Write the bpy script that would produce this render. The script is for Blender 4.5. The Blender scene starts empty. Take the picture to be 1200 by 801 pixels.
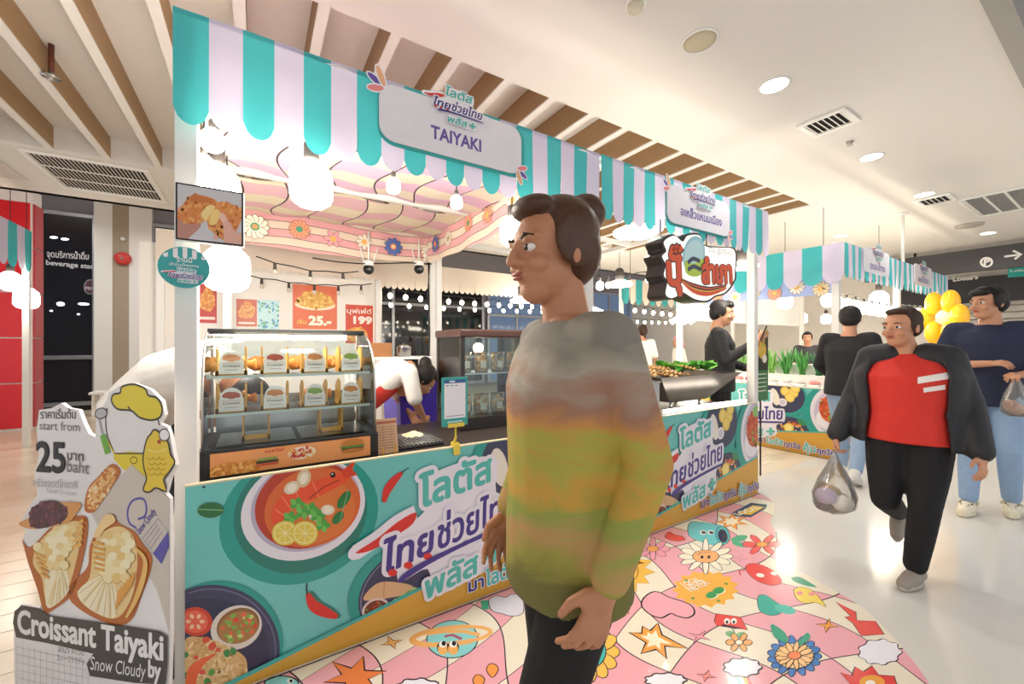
import bpy, bmesh, math, random
from mathutils import Vector, Matrix
from mathutils.geometry import tessellate_polygon
R = random.Random(11)
SC = bpy.context.scene
COL = SC.collection

# ---------------------------------------------------------------- camera
F, EYE, HZ, CX = 474.0, 1.32, 404.0, 600.0          # focal length in px, eye height, horizon row
AZ = math.radians(57.7)                              # stall front runs 57.7 deg right of the view axis
CA, SA = math.cos(AZ), math.sin(AZ)
cam_d = bpy.data.cameras.new('camera')
cam = bpy.data.objects.new('camera', cam_d)
COL.objects.link(cam)
cam.location = (0, 0, EYE)
cam.rotation_euler = (math.pi / 2, 0, AZ - math.pi / 2)
cam_d.sensor_fit = 'HORIZONTAL'
cam_d.sensor_width = 36.0
cam_d.lens = 36.0 * F / 1200.0
cam_d.shift_y = (HZ - 400.5) / 1200.0
cam_d.clip_start = 0.02
SC.camera = cam

# ---------------------------------------------------------------- world, light, exposure
w = bpy.data.worlds.new('mall_light')
SC.world = w
w.use_nodes = True
w.node_tree.nodes['Background'].inputs[0].default_value = (0.98, 0.99, 1.0, 1)
w.node_tree.nodes['Background'].inputs[1].default_value = 1.0
vs = SC.view_settings
vs.view_transform = 'Standard'
vs.look = 'None'
vs.gamma = 1.0
vs.use_curve_mapping = False
vs.exposure = 0.12

# ---------------------------------------------------------------- pixels to points on known planes
def ray(x, y):
    a = (x - CX) / F
    return Vector((CA + a * SA, SA - a * CA, (HZ - y) / F))
EYEV = Vector((0, 0, EYE))
def onY(x, y, Y):
    d = ray(x, y); return EYEV + d * (Y / d.y)
def onX(x, y, X):
    d = ray(x, y); return EYEV + d * (X / d.x)
def onZ(x, y, Z):
    d = ray(x, y); return EYEV + d * ((Z - EYE) / d.z)
def onP(x, y, o, n):
    d = ray(x, y); return EYEV + d * ((o - EYEV).dot(n) / d.dot(n))

# ---------------------------------------------------------------- materials
def lin(h):
    if not isinstance(h, str): return tuple(h)[:3]
    h = h.lstrip('#')
    return tuple((c / 12.92 if c <= 0.04045 else ((c + 0.055) / 1.055) ** 2.4)
                 for c in (int(h[i:i + 2], 16) / 255 for i in (0, 2, 4)))
MATS = {}
def mat(name, col='#cccccc', rough=0.5, metal=0.0, emit=None, es=0.0, amt=0.06, scale=8.0, trans=0.0, alpha=1.0, bump=0.0, coat=0.0, ior=1.45, stretch=None, sss=0.0):
    if name in MATS: return MATS[name]
    m = bpy.data.materials.new(name); MATS[name] = m
    m.use_nodes = True
    nt = m.node_tree; b = nt.nodes['Principled BSDF']
    c = lin(col)
    b.inputs['Roughness'].default_value = rough
    b.inputs['Metallic'].default_value = metal
    b.inputs['IOR'].default_value = ior
    b.inputs['Transmission Weight'].default_value = trans
    b.inputs['Alpha'].default_value = alpha
    b.inputs['Coat Weight'].default_value = coat
    if sss:
        b.inputs['Subsurface Weight'].default_value = sss
        b.inputs['Subsurface Radius'].default_value = (0.01, 0.004, 0.002)
    if emit:
        b.inputs['Emission Color'].default_value = (*lin(emit), 1)
        b.inputs['Emission Strength'].default_value = es
    tc = nt.nodes.new('ShaderNodeTexCoord')
    nz = nt.nodes.new('ShaderNodeTexNoise')
    nz.inputs['Scale'].default_value = scale
    nz.inputs['Detail'].default_value = 4
    src = tc.outputs['Object']
    if stretch:
        mp = nt.nodes.new('ShaderNodeMapping')
        mp.inputs['Scale'].default_value = stretch
        nt.links.new(src, mp.inputs[0]); src = mp.outputs[0]
    nt.links.new(src, nz.inputs['Vector'])
    mx = nt.nodes.new('ShaderNodeMix'); mx.data_type = 'RGBA'
    mx.inputs[6].default_value = (*[x * (1 - amt) for x in c], 1)
    mx.inputs[7].default_value = (*[min(1, x * (1 + amt)) for x in c], 1)
    nt.links.new(nz.outputs['Fac'], mx.inputs[0])
    nt.links.new(mx.outputs[2], b.inputs['Base Color'])
    if bump:
        bp = nt.nodes.new('ShaderNodeBump')
        bp.inputs['Strength'].default_value = bump
        bp.inputs['Distance'].default_value = 0.01
        nt.links.new(nz.outputs['Fac'], bp.inputs['Height'])
        nt.links.new(bp.outputs[0], b.inputs['Normal'])
    return m
def glow(name, col, es):
    return mat(name, col, 0.4, emit=col, es=es, amt=0.0)
def thin_glass(name, tint='#f4fbfb', refl=0.06, haze=0.0):
    if name in MATS: return MATS[name]
    m = bpy.data.materials.new(name); MATS[name] = m
    m.use_nodes = True; nt = m.node_tree; nt.nodes.clear()
    out = nt.nodes.new('ShaderNodeOutputMaterial')
    tr = nt.nodes.new('ShaderNodeBsdfTransparent'); tr.inputs[0].default_value = (*lin(tint), 1)
    gl = nt.nodes.new('ShaderNodeBsdfGlossy'); gl.inputs['Roughness'].default_value = 0.04
    lw = nt.nodes.new('ShaderNodeFresnel'); lw.inputs[0].default_value = 1.45
    nz = nt.nodes.new('ShaderNodeTexNoise'); nz.inputs['Scale'].default_value = 3
    mxv = nt.nodes.new('ShaderNodeMath'); mxv.operation = 'MULTIPLY_ADD'
    mxv.inputs[1].default_value = 0.02; nt.links.new(nz.outputs['Fac'], mxv.inputs[0]); nt.links.new(lw.outputs[0], mxv.inputs[2])
    mix = nt.nodes.new('ShaderNodeMixShader')
    nt.links.new(mxv.outputs[0], mix.inputs[0]); nt.links.new(tr.outputs[0], mix.inputs[1]); nt.links.new(gl.outputs[0], mix.inputs[2])
    last = mix.outputs[0]
    if haze:
        df = nt.nodes.new('ShaderNodeBsdfDiffuse'); df.inputs[0].default_value = (.85, .85, .85, 1)
        m2 = nt.nodes.new('ShaderNodeMixShader'); m2.inputs[0].default_value = haze
        nt.links.new(last, m2.inputs[1]); nt.links.new(df.outputs[0], m2.inputs[2]); last = m2.outputs[0]
    nt.links.new(last, out.inputs[0])
    return m
def print_mat(name, rough=0.35, attr='Col'):
    if name in MATS: return MATS[name]
    m = bpy.data.materials.new(name); MATS[name] = m
    m.use_nodes = True; nt = m.node_tree; b = nt.nodes['Principled BSDF']
    a = nt.nodes.new('ShaderNodeAttribute'); a.attribute_name = attr
    nt.links.new(a.outputs['Color'], b.inputs['Base Color'])
    b.inputs['Roughness'].default_value = rough
    return m
def N(nt, t, **kw):
    n = nt.nodes.new(t)
    for k, v in kw.items(): setattr(n, k, v)
    return n
def mth(nt, op, a, b=None, c=None):
    n = N(nt, 'ShaderNodeMath', operation=op)
    for i, v in enumerate((a, b, c)):
        if v is None: continue
        if isinstance(v, (int, float)): n.inputs[i].default_value = v
        else: nt.links.new(v, n.inputs[i])
    return n.outputs[0]
def wavy_checker(name, colA, colB, line, ax, ay, warp=0.25,  wf=3.0, lw=0.018, rough=0.3, axes='XY', grow=0.0, lines_x_only=False, coat=0.0, trans=0.0, bands=False):
    """cream and pink warped checks with thin drawn lines, in the object's own coordinates"""
    if name in MATS: return MATS[name]
    m = bpy.data.materials.new(name); MATS[name] = m
    m.use_nodes = True; nt = m.node_tree; b = nt.nodes['Principled BSDF']
    tc = N(nt, 'ShaderNodeTexCoord'); sp = N(nt, 'ShaderNodeSeparateXYZ')
    nt.links.new(tc.outputs['Object'], sp.inputs[0])
    X = sp.outputs[axes[0]]; Y = sp.outputs[axes[1]]
    sx = mth(nt, 'SINE', mth(nt, 'MULTIPLY', Y, wf * 2))
    sy = mth(nt, 'SINE', mth(nt, 'MULTIPLY', X, wf))
    if grow:
        g = mth(nt, 'MULTIPLY_ADD', X, grow, 1.0)
        g = mth(nt, 'MAXIMUM', g, 0.55)
        vy = mth(nt, 'DIVIDE', mth(nt, 'DIVIDE', Y, ay), g)
    else:
        vy = mth(nt, 'DIVIDE', Y, ay)
    a = mth(nt, 'MULTIPLY_ADD', sx, 0.0 if bands else warp, mth(nt, 'ADD', mth(nt, 'DIVIDE', X, ax), .5 if bands else 0.0))
    v = mth(nt, 'MULTIPLY_ADD', sy, warp, vy)
    fa = mth(nt, 'FLOOR', a); fv = mth(nt, 'FLOOR', v)
    par = mth(nt, 'ABSOLUTE', mth(nt, 'MODULO', mth(nt, 'ADD', fa, fv), 2.0))
    mx = N(nt, 'ShaderNodeMix', data_type='RGBA')
    mx.inputs[6].default_value = (*lin(colA), 1); mx.inputs[7].default_value = (*lin(colB), 1)
    nt.links.new(par, mx.inputs[0])
    ra = mth(nt, 'ABSOLUTE', mth(nt, 'SUBTRACT', mth(nt, 'SUBTRACT', a, fa), 0.5))
    rv = mth(nt, 'ABSOLUTE', mth(nt, 'SUBTRACT', mth(nt, 'SUBTRACT', v, fv), 0.5))
    la = mth(nt, 'GREATER_THAN', ra, 0.5 - lw)
    if lines_x_only: ln = la
    else: ln = mth(nt, 'MAXIMUM', la, mth(nt, 'GREATER_THAN', rv, 0.5 - lw * 0.7))
    m2 = N(nt, 'ShaderNodeMix', data_type='RGBA')
    m2.inputs[7].default_value = (*lin(line), 1)
    nt.links.new(ln, m2.inputs[0]); nt.links.new(mx.outputs[2], m2.inputs[6])
    nt.links.new(m2.outputs[2], b.inputs['Base Color'])
    b.inputs['Roughness'].default_value = rough
    b.inputs['Coat Weight'].default_value = coat
    if trans:
        out = nt.nodes['Material Output']
        tl = N(nt, 'ShaderNodeBsdfTranslucent'); nt.links.new(m2.outputs[2], tl.inputs[0])
        ms = N(nt, 'ShaderNodeMixShader'); ms.inputs[0].default_value = trans
        nt.links.new(b.outputs[0], ms.inputs[1]); nt.links.new(tl.outputs[0], ms.inputs[2])
        nt.links.new(ms.outputs[0], out.inputs[0])
    return m

# ---------------------------------------------------------------- mesh building
WL = {}                                    # world location of each thing's origin
def frame(z):                              # any two axes square to z
    z = Vector(z).normalized()
    x = Vector((0, 0, 1)).cross(z)
    if x.length < 1e-4: x = Vector((1, 0, 0))
    x.normalize(); return x, z.cross(x), z
class MB:
    def __init__(s): s.bm = bmesh.new(); s.mi = 0
    def _mark(s, fs):
        for f in fs: f.material_index = s.mi
    def box(s, c, d, rot=None, bev=0.0):
        t = bmesh.new(); bmesh.ops.create_cube(t, size=1.0)
        bmesh.ops.scale(t, vec=Vector(d), verts=t.verts)
        if bev: bmesh.ops.bevel(t, geom=list(t.edges), offset=min(bev, min(d) * .45), segments=2, affect='EDGES', profile=0.5)
        M = Matrix.Translation(Vector(c))
        if rot is not None: M = M @ (rot.to_4x4() if isinstance(rot, Matrix) else Matrix.Rotation(rot, 4, 'Z'))
        bmesh.ops.transform(t, matrix=M, verts=t.verts)
        s.merge(t); return s
    def lohi(s, lo, hi, bev=0.0):
        lo, hi = Vector(lo), Vector(hi)
        return s.box((lo + hi) / 2, hi - lo, None, bev)
    def merge(s, t):
        vm = {v: s.bm.verts.new(v.co) for v in t.verts}
        for f in t.faces:
            try:
                g = s.bm.faces.new([vm[v] for v in f.verts]); g.material_index = s.mi; g.smooth = f.smooth
            except ValueError: pass
        t.free()
    def rings(s, rings, cap=True, smooth=True, closed=True):
        vs = [[s.bm.verts.new(p) for p in r] for r in rings]
        n = len(vs[0])
        for a, b in zip(vs, vs[1:]):
            for i in range(n if closed else n - 1):
                j = (i + 1) % n
                f = s.bm.faces.new((a[i], a[j], b[j], b[i])); f.material_index = s.mi; f.smooth = smooth
        if cap and closed:
            for r, rev in ((vs[0], True), (vs[-1], False)):
                f = s.bm.faces.new(r[::-1] if rev else r); f.material_index = s.mi
        return s
    def cyl(s, p0, p1, r0, r1=None, n=12, smooth=True):
        r1 = r0 if r1 is None else r1
        p0, p1 = Vector(p0), Vector(p1); x, y, z = frame(p1 - p0)
        cs = [(math.cos(2 * math.pi * i / n), math.sin(2 * math.pi * i / n)) for i in range(n)]
        return s.rings([[p + x * (a * r) + y * (b * r) for a, b in cs] for p, r in ((p0, r0), (p1, r1))], True, smooth)
    def tube(s, pts, r, n=6, taper=None):
        pts = [Vector(p) for p in pts]; rs = []; 
        for i, p in enumerate(pts):
            d = pts[min(i + 1, len(pts) - 1)] - pts[max(i - 1, 0)]
            x, y, z = frame(d); rr = r if taper is None else r * taper[i]
            rs.append([p + x * (math.cos(2 * math.pi * k / n) * rr) + y * (math.sin(2 * math.pi * k / n) * rr) for k in range(n)])
        return s.rings(rs)
    def lathe(s, c, prof, n=16, axis=(0, 0, 1), cap=True):
        c = Vector(c); x, y, z = frame(axis)
        return s.rings(cap=cap, rings=[[c + z * h + x * (r * math.cos(2 * math.pi * k / n)) + y * (r * math.sin(2 * math.pi * k / n)) for k in range(n)] for r, h in prof])
    def ball(s, c, r, u=12, v=8, M=None):
        r = Vector((r, r, r)) if isinstance(r, (int, float)) else Vector(r)
        t = bmesh.new(); bmesh.ops.create_uvsphere(t, u_segments=u, v_segments=v, radius=1)
        for f in t.faces: f.smooth = True
        T = Matrix.Translation(Vector(c)) @ (M.to_4x4() if M is not None else Matrix.Identity(4)) @ Matrix.Diagonal((*r, 1))
        bmesh.ops.transform(t, matrix=T, verts=t.verts); s.merge(t); return s
    def prism(s, poly, fr, th):
        """poly: 2-D outline, fr=(O,U,V,N): extruded from 0 to -th along N"""
        O, U, V, Nn = fr
        P = [O + U * a + V * b for a, b in poly]
        tris = tessellate_polygon([[Vector((a, b, 0)) for a, b in poly]])
        f0 = [s.bm.verts.new(p) for p in P]; f1 = [s.bm.verts.new(p - Nn * th) for p in P]
        for t in tris:
            for q in (f0, f1):
                try: s.bm.faces.new([q[i] for i in t]).material_index = s.mi
                except ValueError: pass
        n = len(P)
        for i in range(n):
            j = (i + 1) % n
            try: s.bm.faces.new((f0[i], f0[j], f1[j], f1[i])).material_index = s.mi
            except ValueError: pass
        return s
    def face(s, pts, smooth=False):
        f = s.bm.faces.new([s.bm.verts.new(Vector(p)) for p in pts]); f.material_index = s.mi; f.smooth = smooth; return s
    def grid(s, P, smooth=True):
        vs = [[s.bm.verts.new(p) for p in r] for r in P]
        for a, b in zip(vs, vs[1:]):
            for i in range(len(a) - 1):
                f = s.bm.faces.new((a[i], a[i + 1], b[i + 1], b[i])); f.material_index = s.mi; f.smooth = smooth
        return s
    def build(s, name, mats, parent=None, fix=True, origin=None):
        if fix: bmesh.ops.recalc_face_normals(s.bm, faces=s.bm.faces)
        vs = s.bm.verts
        if origin is None:
            lo = Vector((min(v.co.x for v in vs), min(v.co.y for v in vs), min(v.co.z for v in vs)))
            hi = Vector((max(v.co.x for v in vs), max(v.co.y for v in vs), max(v.co.z for v in vs)))
            origin = (lo + hi) / 2
            if parent is None: origin.z = lo.z
        for v in vs: v.co -= origin
        me = bpy.data.meshes.new(name); s.bm.to_mesh(me); s.bm.free()
        for m in (mats if isinstance(mats, (list, tuple)) else [mats]): me.materials.append(m)
        return put(name, me, origin, parent)
def put(name, me, loc, parent=None):
    o = bpy.data.objects.new(name, me); COL.objects.link(o)
    WL[o] = Vector(loc)
    if parent is not None:
        o.parent = parent; o.location = Vector(loc) - WL[parent]
    else: o.location = loc
    return o
def tag(o, label, cat, group=None, kind=None):
    o['label'] = label; o['category'] = cat
    if group: o['group'] = group
    if kind: o['kind'] = kind
    return o
def struct(o, label=None, cat=None):
    o['kind'] = 'structure'
    if label: o['label'] = label
    if cat: o['category'] = cat
    return o
def thing(name, label, cat, loc=(0, 0, 0), group=None):
    o = bpy.data.objects.new(name, None); COL.objects.link(o)
    o.location = loc; o.empty_display_size = 0.1; WL[o] = Vector(loc)
    return tag(o, label, cat, group)
def copy_tree(src, parent=None, loc=None, rz=None, label=None):
    c = src.copy(); COL.objects.link(c); c.parent = parent
    if parent is not None: c.matrix_parent_inverse = src.matrix_parent_inverse
    if loc is not None: c.location = loc; WL[c] = Vector(loc)
    if rz is not None: c.rotation_euler = (0, 0, rz)
    if label: c['label'] = label
    for ch in list(src.children): copy_tree(ch, c)
    return c

# ---------------------------------------------------------------- flat print: coloured shapes laid on a sheet
TXT = {}
def text2d(s, shear=0.0):
    """closed outlines of a line of lettering and its fill, in units of the type size"""
    k = (s, shear)
    if k in TXT: return TXT[k]
    cu = bpy.data.curves.new('lettering', 'FONT'); cu.body = s; cu.size = 1.0; cu.shear = shear; cu.resolution_u = 3
    cu.fill_mode = 'NONE'
    o = bpy.data.objects.new('lettering', cu)
    COL.objects.link(o)
    me = bpy.data.meshes.new_from_object(o.evaluated_get(bpy.context.evaluated_depsgraph_get()))
    co = [(v.co.x, v.co.y) for v in me.vertices]; nb = {}
    for e in me.edges:
        a, b = e.vertices; nb.setdefault(a, []).append(b); nb.setdefault(b, []).append(a)
    bpy.data.objects.remove(o); bpy.data.curves.remove(cu); bpy.data.meshes.remove(me)
    loops, seen = [], set()
    for st in range(len(co)):
        if st in seen or st not in nb: continue
        lp, prev, cur = [st], None, st; seen.add(st)
        while True:
            nx = [q for q in nb[cur] if q != prev and q not in seen]
            if not nx: break
            q = min(nx) if len(lp) == 1 else nx[0]
            lp.append(q); seen.add(q); prev, cur = cur, q
        if len(lp) > 2: loops.append([co[q] for q in lp])
    area = lambda p: sum(p[i - 1][0] * p[i][1] - p[i][0] * p[i - 1][1] for i in range(len(p)))
    big = max(loops, key=lambda p: abs(area(p))); sg = area(big) > 0
    outs = [p for p in loops if (area(p) > 0) == sg]; holes = [p for p in loops if (area(p) > 0) != sg]
    parts = []
    for p in outs:
        vs, fs = [], []
        hs = [h for h in holes if inside(*h[0], p)]
        grp = [p] + hs; flat = [q for g in grp for q in g]; b = len(vs)
        vs += flat
        fs += [tuple(b + q for q in t) for t in tessellate_polygon([[Vector((*q, 0)) for q in g] for g in grp])]
        parts.append((vs, fs))
    TXT[k] = (parts, loops); return TXT[k]
def ellpts(cx, cy, rx, ry, rot=0.0, n=28, a0=0, a1=360):
    c, s = math.cos(math.radians(rot)), math.sin(math.radians(rot))
    full = abs(a1 - a0) >= 359.9
    out = []
    for i in range(n if full else n + 1):
        t = math.radians(a0 + (a1 - a0) * i / n)
        x, y = rx * math.cos(t), ry * math.sin(t)
        out.append((cx + x * c - y * s, cy + x * s + y * c))
    return out
def starpts(cx, cy, ro, ri, n, rot=0.0, sx=1.0, sy=1.0):
    return [(cx + sx * (ro if i % 2 == 0 else ri) * math.cos(math.radians(rot) + math.pi * i / n),
             cy + sy * (ro if i % 2 == 0 else ri) * math.sin(math.radians(rot) + math.pi * i / n)) for i in range(2 * n)]
def smooth_poly(pts, n=5, closed=True):
    out = []; L = len(pts)
    for i in range(L if closed else L - 1):
        g = (lambda k: pts[k % L]) if closed else (lambda k: pts[max(0, min(L - 1, k))])
        p0, p1, p2, p3 = g(i - 1), g(i), g(i + 1), g(i + 2)
        for k in range(n):
            t = k / n
            out.append(tuple(0.5 * (2 * p1[j] + (p2[j] - p0[j]) * t + (2 * p0[j] - 5 * p1[j] + 4 * p2[j] - p3[j]) * t * t + (3 * p1[j] - p0[j] - 3 * p2[j] + p3[j]) * t ** 3) for j in (0, 1)))
    if not closed: out.append(tuple(pts[-1]))
    return out
class Art:
    """print in sheet coordinates (u,v); mp turns the given points (photo pixels or sheet metres) into (u,v)"""
    EPS = 0.00005
    def __init__(s, mp=None, clip=None):
        s.mp = mp or (lambda x, y: (x, y)); s.clip = clip; s.V = []; s.Fc = []; s.C = []; s.n = 1
    def raw(s, uv, faces, col):
        b = len(s.V); h = s.n * s.EPS; s.n += 1
        s.V += [(u, v, h) for u, v in uv]
        c = lin(col)
        for f in faces: s.Fc.append(tuple(b + i for i in f)); s.C.append(c)
    def poly(s, pts, col):
        uv = [s.mp(*p) for p in pts]
        if s.clip:
            (x0, y0), (x1, y1) = s.clip
            for ax, lim, sg in ((0, x0, 1), (0, x1, -1), (1, y0, 1), (1, y1, -1)):
                out = []
                for i, p in enumerate(uv):
                    q = uv[i - 1]; ip = (p[ax] - lim) * sg >= 0; iq = (q[ax] - lim) * sg >= 0
                    if ip != iq:
                        t = (lim - q[ax]) / (p[ax] - q[ax])
                        out.append((q[0] + (p[0] - q[0]) * t, q[1] + (p[1] - q[1]) * t))
                    if ip: out.append(p)
                uv = out
                if len(uv) < 3: return
        if len(uv) < 3: return
        s.raw(uv, tessellate_polygon([[Vector((a, b, 0)) for a, b in uv]]), col)
    def ell(s, cx, cy, rx, ry, col, rot=0.0, n=28, a0=0, a1=360): s.poly(ellpts(cx, cy, rx, ry, rot, n, a0, a1), col)
    def line(s, pts, wd, col, closed=False, taper=False):
        uv = [Vector(s.mp(*p)) for p in pts]
        if closed: uv.append(uv[0])
        L, Rr = [], []
        for i, p in enumerate(uv):
            a = uv[max(0, i - 1)]; b = uv[min(len(uv) - 1, i + 1)]
            if closed and i in (0, len(uv) - 1): a, b = uv[-2], uv[1]
            d = (b - a)
            if d.length < 1e-9: d = Vector((1, 0))
            d.normalize(); k = wd / 2
            if taper: k *= 0.25 + 0.75 * math.sin(math.pi * min(1, (i + .3) / len(uv)))
            nn = Vector((-d.y, d.x)) * k
            L.append(p + nn); Rr.append(p - nn)
        n = len(uv)
        if s.clip:
            for i in range(n - 1):
                q = [L[i], Rr[i], Rr[i + 1], L[i + 1]]
                if all(s.clip[0][0] <= a.x <= s.clip[1][0] and s.clip[0][1] <= a.y <= s.clip[1][1] for a in q):
                    s.raw([tuple(a) for a in q], [(0, 1, 2, 3)], col); s.n -= 1
            s.n += 1; return
        s.raw([tuple(p) for p in L + Rr], [(i, i + 1, n + i + 1, n + i) for i in range(n - 1)], col)
    def stroke(s, loops, wd, col, lay=19):
        n0 = s.n; q = 0
        for lp in loops:
            for i, p in enumerate(lp):
                a = Vector(lp[i - 1]); b = Vector(p); d = b - a
                if d.length < 1e-7: continue
                d.normalize(); e = d * (wd * .32); nn = Vector((-d.y, d.x)) * (wd / 2)
                s.n = n0 + (q % 127) * .15; q += 1
                c, f = a - e, b + e
                s.raw([tuple(c + nn * .7), tuple(c - nn * .7), tuple(a - nn), tuple(b - nn), tuple(f - nn * .7), tuple(f + nn * .7), tuple(b + nn), tuple(a + nn)], [(0, 1, 2, 3, 4, 5, 6, 7)], col)
        s.n = n0 + lay
    def oline(s, pts, fill, wd, col='#2b2230', smooth=0):
        if smooth: pts = smooth_poly(pts, smooth)
        s.poly(pts, fill); s.line(pts, wd, col, True)
    def text(s, t, p0, p1, hgt, col, bold=0.0, shear=0.0, outline=None, ow=0.06):
        """baseline from p0 to p1 (mapped points), letter height hgt in sheet metres"""
        a = Vector(s.mp(*p0)); b = Vector(s.mp(*p1)); parts, loops = text2d(t, shear)
        x0 = min(v[0] for l in loops for v in l); x1 = max(v[0] for l in loops for v in l)
        d = b - a; up = Vector((-d.y, d.x)).normalized() * hgt / 0.72; k = hgt / 0.72
        T = lambda v: tuple(a + d * ((v[0] - x0) / (x1 - x0)) + up * v[1])
        sv, s.mp, sc, s.clip = s.mp, (lambda x, y: (x, y)), s.clip, None
        L = [[T(q) for q in lp] for lp in loops]
        if outline:
            s.stroke(L, 2 * (bold + ow) * k, outline)
        if bold: s.stroke(L, 2 * bold * k, col)
        n0 = s.n
        for i, (vs, fs) in enumerate(parts): s.n = n0 + (i % 9) * .5; s.raw([T(v) for v in vs], fs, col)
        s.n = n0 + 5
        s.mp, s.clip = sv, sc
    def scatter(s, pts, n, r, cols, rnd, asp=0.5):
        xs = [p[0] for p in pts]; ys = [p[1] for p in pts]; k = 0; t = 0; n0 = s.n
        while k < n and t < n * 20:
            t += 1
            x = rnd.uniform(min(xs), max(xs)); y = rnd.uniform(min(ys), max(ys))
            if inside(x, y, pts):
                q = r * rnd.uniform(.6, 1.2)
                s.n = n0 + k % 14; s.ell(x, y, q, q * asp, rnd.choice(cols), rnd.uniform(0, 180), 8); k += 1
        s.n = n0 + 14
    def mesh(s, name, m):
        me = bpy.data.meshes.new(name); me.from_pydata(s.V, [], s.Fc)
        ca = me.color_attributes.new('Col', 'FLOAT_COLOR', 'CORNER'); i = 0
        buf = []
        for f, c in zip(s.Fc, s.C): buf += [*c, 1.0] * len(f)
        ca.data.foreach_set('color', buf)
        me.materials.append(m)
        # all print faces the sheet's front
        flip = [p.index for p in me.polygons if p.normal.z < 0]
        if flip:
            bm = bmesh.new(); bm.from_mesh(me); bm.faces.ensure_lookup_table()
            bmesh.ops.reverse_faces(bm, faces=[bm.faces[k] for k in flip]); bm.to_mesh(me); bm.free()
        return me
    def build(s, name, fr, parent=None, m=None):
        me = s.mesh(name, m or print_mat('printed_sheet'))
        return lay(name, me, fr, parent)
def lay(name, me, fr, parent=None):
    O, U, V, Nn = fr
    o = put(name, me, O, parent)
    M = Matrix((U, V, Nn)).transposed()
    o.rotation_euler = M.to_euler()
    return o
def inside(x, y, p):
    r = False; j = len(p) - 1
    for i in range(len(p)):
        if (p[i][1] > y) != (p[j][1] > y) and x < (p[j][0] - p[i][0]) * (y - p[i][1]) / (p[j][1] - p[i][1]) + p[i][0]: r = not r
        j = i
    return r
XA, YA, ZA = Vector((1, 0, 0)), Vector((0, 1, 0)), Vector((0, 0, 1))
def front(X, Y, Z): return (Vector((X, Y, Z)), XA, ZA, -YA)      # a sheet facing the aisle
def rrect(x0, y0, x1, y1, r, n=5):
    out = []
    for cx, cy, a in ((x1 - r, y1 - r, 0), (x0 + r, y1 - r, 90), (x0 + r, y0 + r, 180), (x1 - r, y0 + r, 270)):
        out += [(cx + r * math.cos(math.radians(a + 90 * i / n)), cy + r * math.sin(math.radians(a + 90 * i / n))) for i in range(n + 1)]
    return out
# ================================================================ the hall
m_ceil = mat('ceiling_paint', '#e6e3e0', 0.7, amt=0.015, scale=1.2)
m_wood = mat('beam_wood', '#a98a66', 0.55, amt=0.14, scale=6, stretch=(6, .5, 6))
m_white = mat('white_paint', '#eceae6', 0.45, amt=0.02)
m_wht2 = mat('white_gloss', '#f3f2ef', 0.3, amt=0.02)
m_black = mat('black_plastic', '#17181a', 0.4, amt=0.1)
m_steel = mat('steel', '#b9b9b8', 0.28, 1.0, amt=0.08, scale=20)
m_alu = mat('aluminium', '#a9adb5', 0.35, 0.8)
m_dark = mat('duct_shade', '#2a2725', 0.8)
m_teal = mat('teal_vinyl', '#35a9ad', 0.25, amt=0.04, scale=3)
m_lilac = mat('lilac_vinyl', '#cfc6da', 0.25, amt=0.03, scale=3)

def terrazzo():
    m = bpy.data.materials.new('terrazzo'); m.use_nodes = True; nt = m.node_tree; b = nt.nodes['Principled BSDF']
    tc = N(nt, 'ShaderNodeTexCoord')
    n1 = N(nt, 'ShaderNodeTexNoise'); n1.inputs['Scale'].default_value = 1.1; n1.inputs['Detail'].default_value = 6
    vo = N(nt, 'ShaderNodeTexVoronoi'); vo.inputs['Scale'].default_value = 70
    for n in (n1, vo): nt.links.new(tc.outputs['Object'], n.inputs['Vector'])
    r1 = N(nt, 'ShaderNodeValToRGB'); r1.color_ramp.elements[0].color = (*lin('#d2cec8'), 1); r1.color_ramp.elements[1].color = (*lin('#e0dcd6'), 1)
    nt.links.new(n1.outputs['Fac'], r1.inputs[0])
    sp = mth(nt, 'LESS_THAN', vo.outputs['Distance'], 0.16)
    mx = N(nt, 'ShaderNodeMix', data_type='RGBA'); mx.inputs[7].default_value = (*lin('#bdb4a8'), 1)
    nt.links.new(mth(nt, 'MULTIPLY', sp, 0.45), mx.inputs[0]); nt.links.new(r1.outputs[0], mx.inputs[6])
    nt.links.new(mx.outputs[2], b.inputs['Base Color'])
    b.inputs['Roughness'].default_value = 0.17
    return m
struct(MB().lohi((-9, -7, -.12), (18, 2.1, 0)).build('floor', terrazzo()), 'polished cream terrazzo floor of the mall aisle', 'floor')
m_pl = [mat('plank_%d' % i, c, 0.22, amt=0.1, scale=5, stretch=(1, 9, 1)) for i, c in enumerate(('#dccdb6', '#e4d6c1', '#d6c5ab', '#e0d1ba'))]
fl2 = struct(MB().lohi((-9, 2.1, -.12), (18, 13, -.003)).build('floor_planks', mat('plank_bed', '#cdbda5', 0.3, amt=0.08, scale=4, stretch=(1, 9, 1))), 'pale wood plank floor under and behind the stalls', 'floor')
pm = []
for i in range(4):
    b = MB().box((0, 0, 0), (1.196, .176, .006), None, .0015); me = bpy.data.meshes.new('plank'); b.bm.to_mesh(me); b.bm.free(); me.materials.append(m_pl[i]); pm.append(me)
for r_ in range(34):
    y = 2.19 + r_ * .18
    for x0, x1 in ((-4.6, -.2), (3.9, 5.5)):
        x = x0 + (r_ * .47) % 1.2
        while x < x1:
            put('plank', R.choice(pm), (x, y, -.003), fl2); x += 1.2

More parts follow.
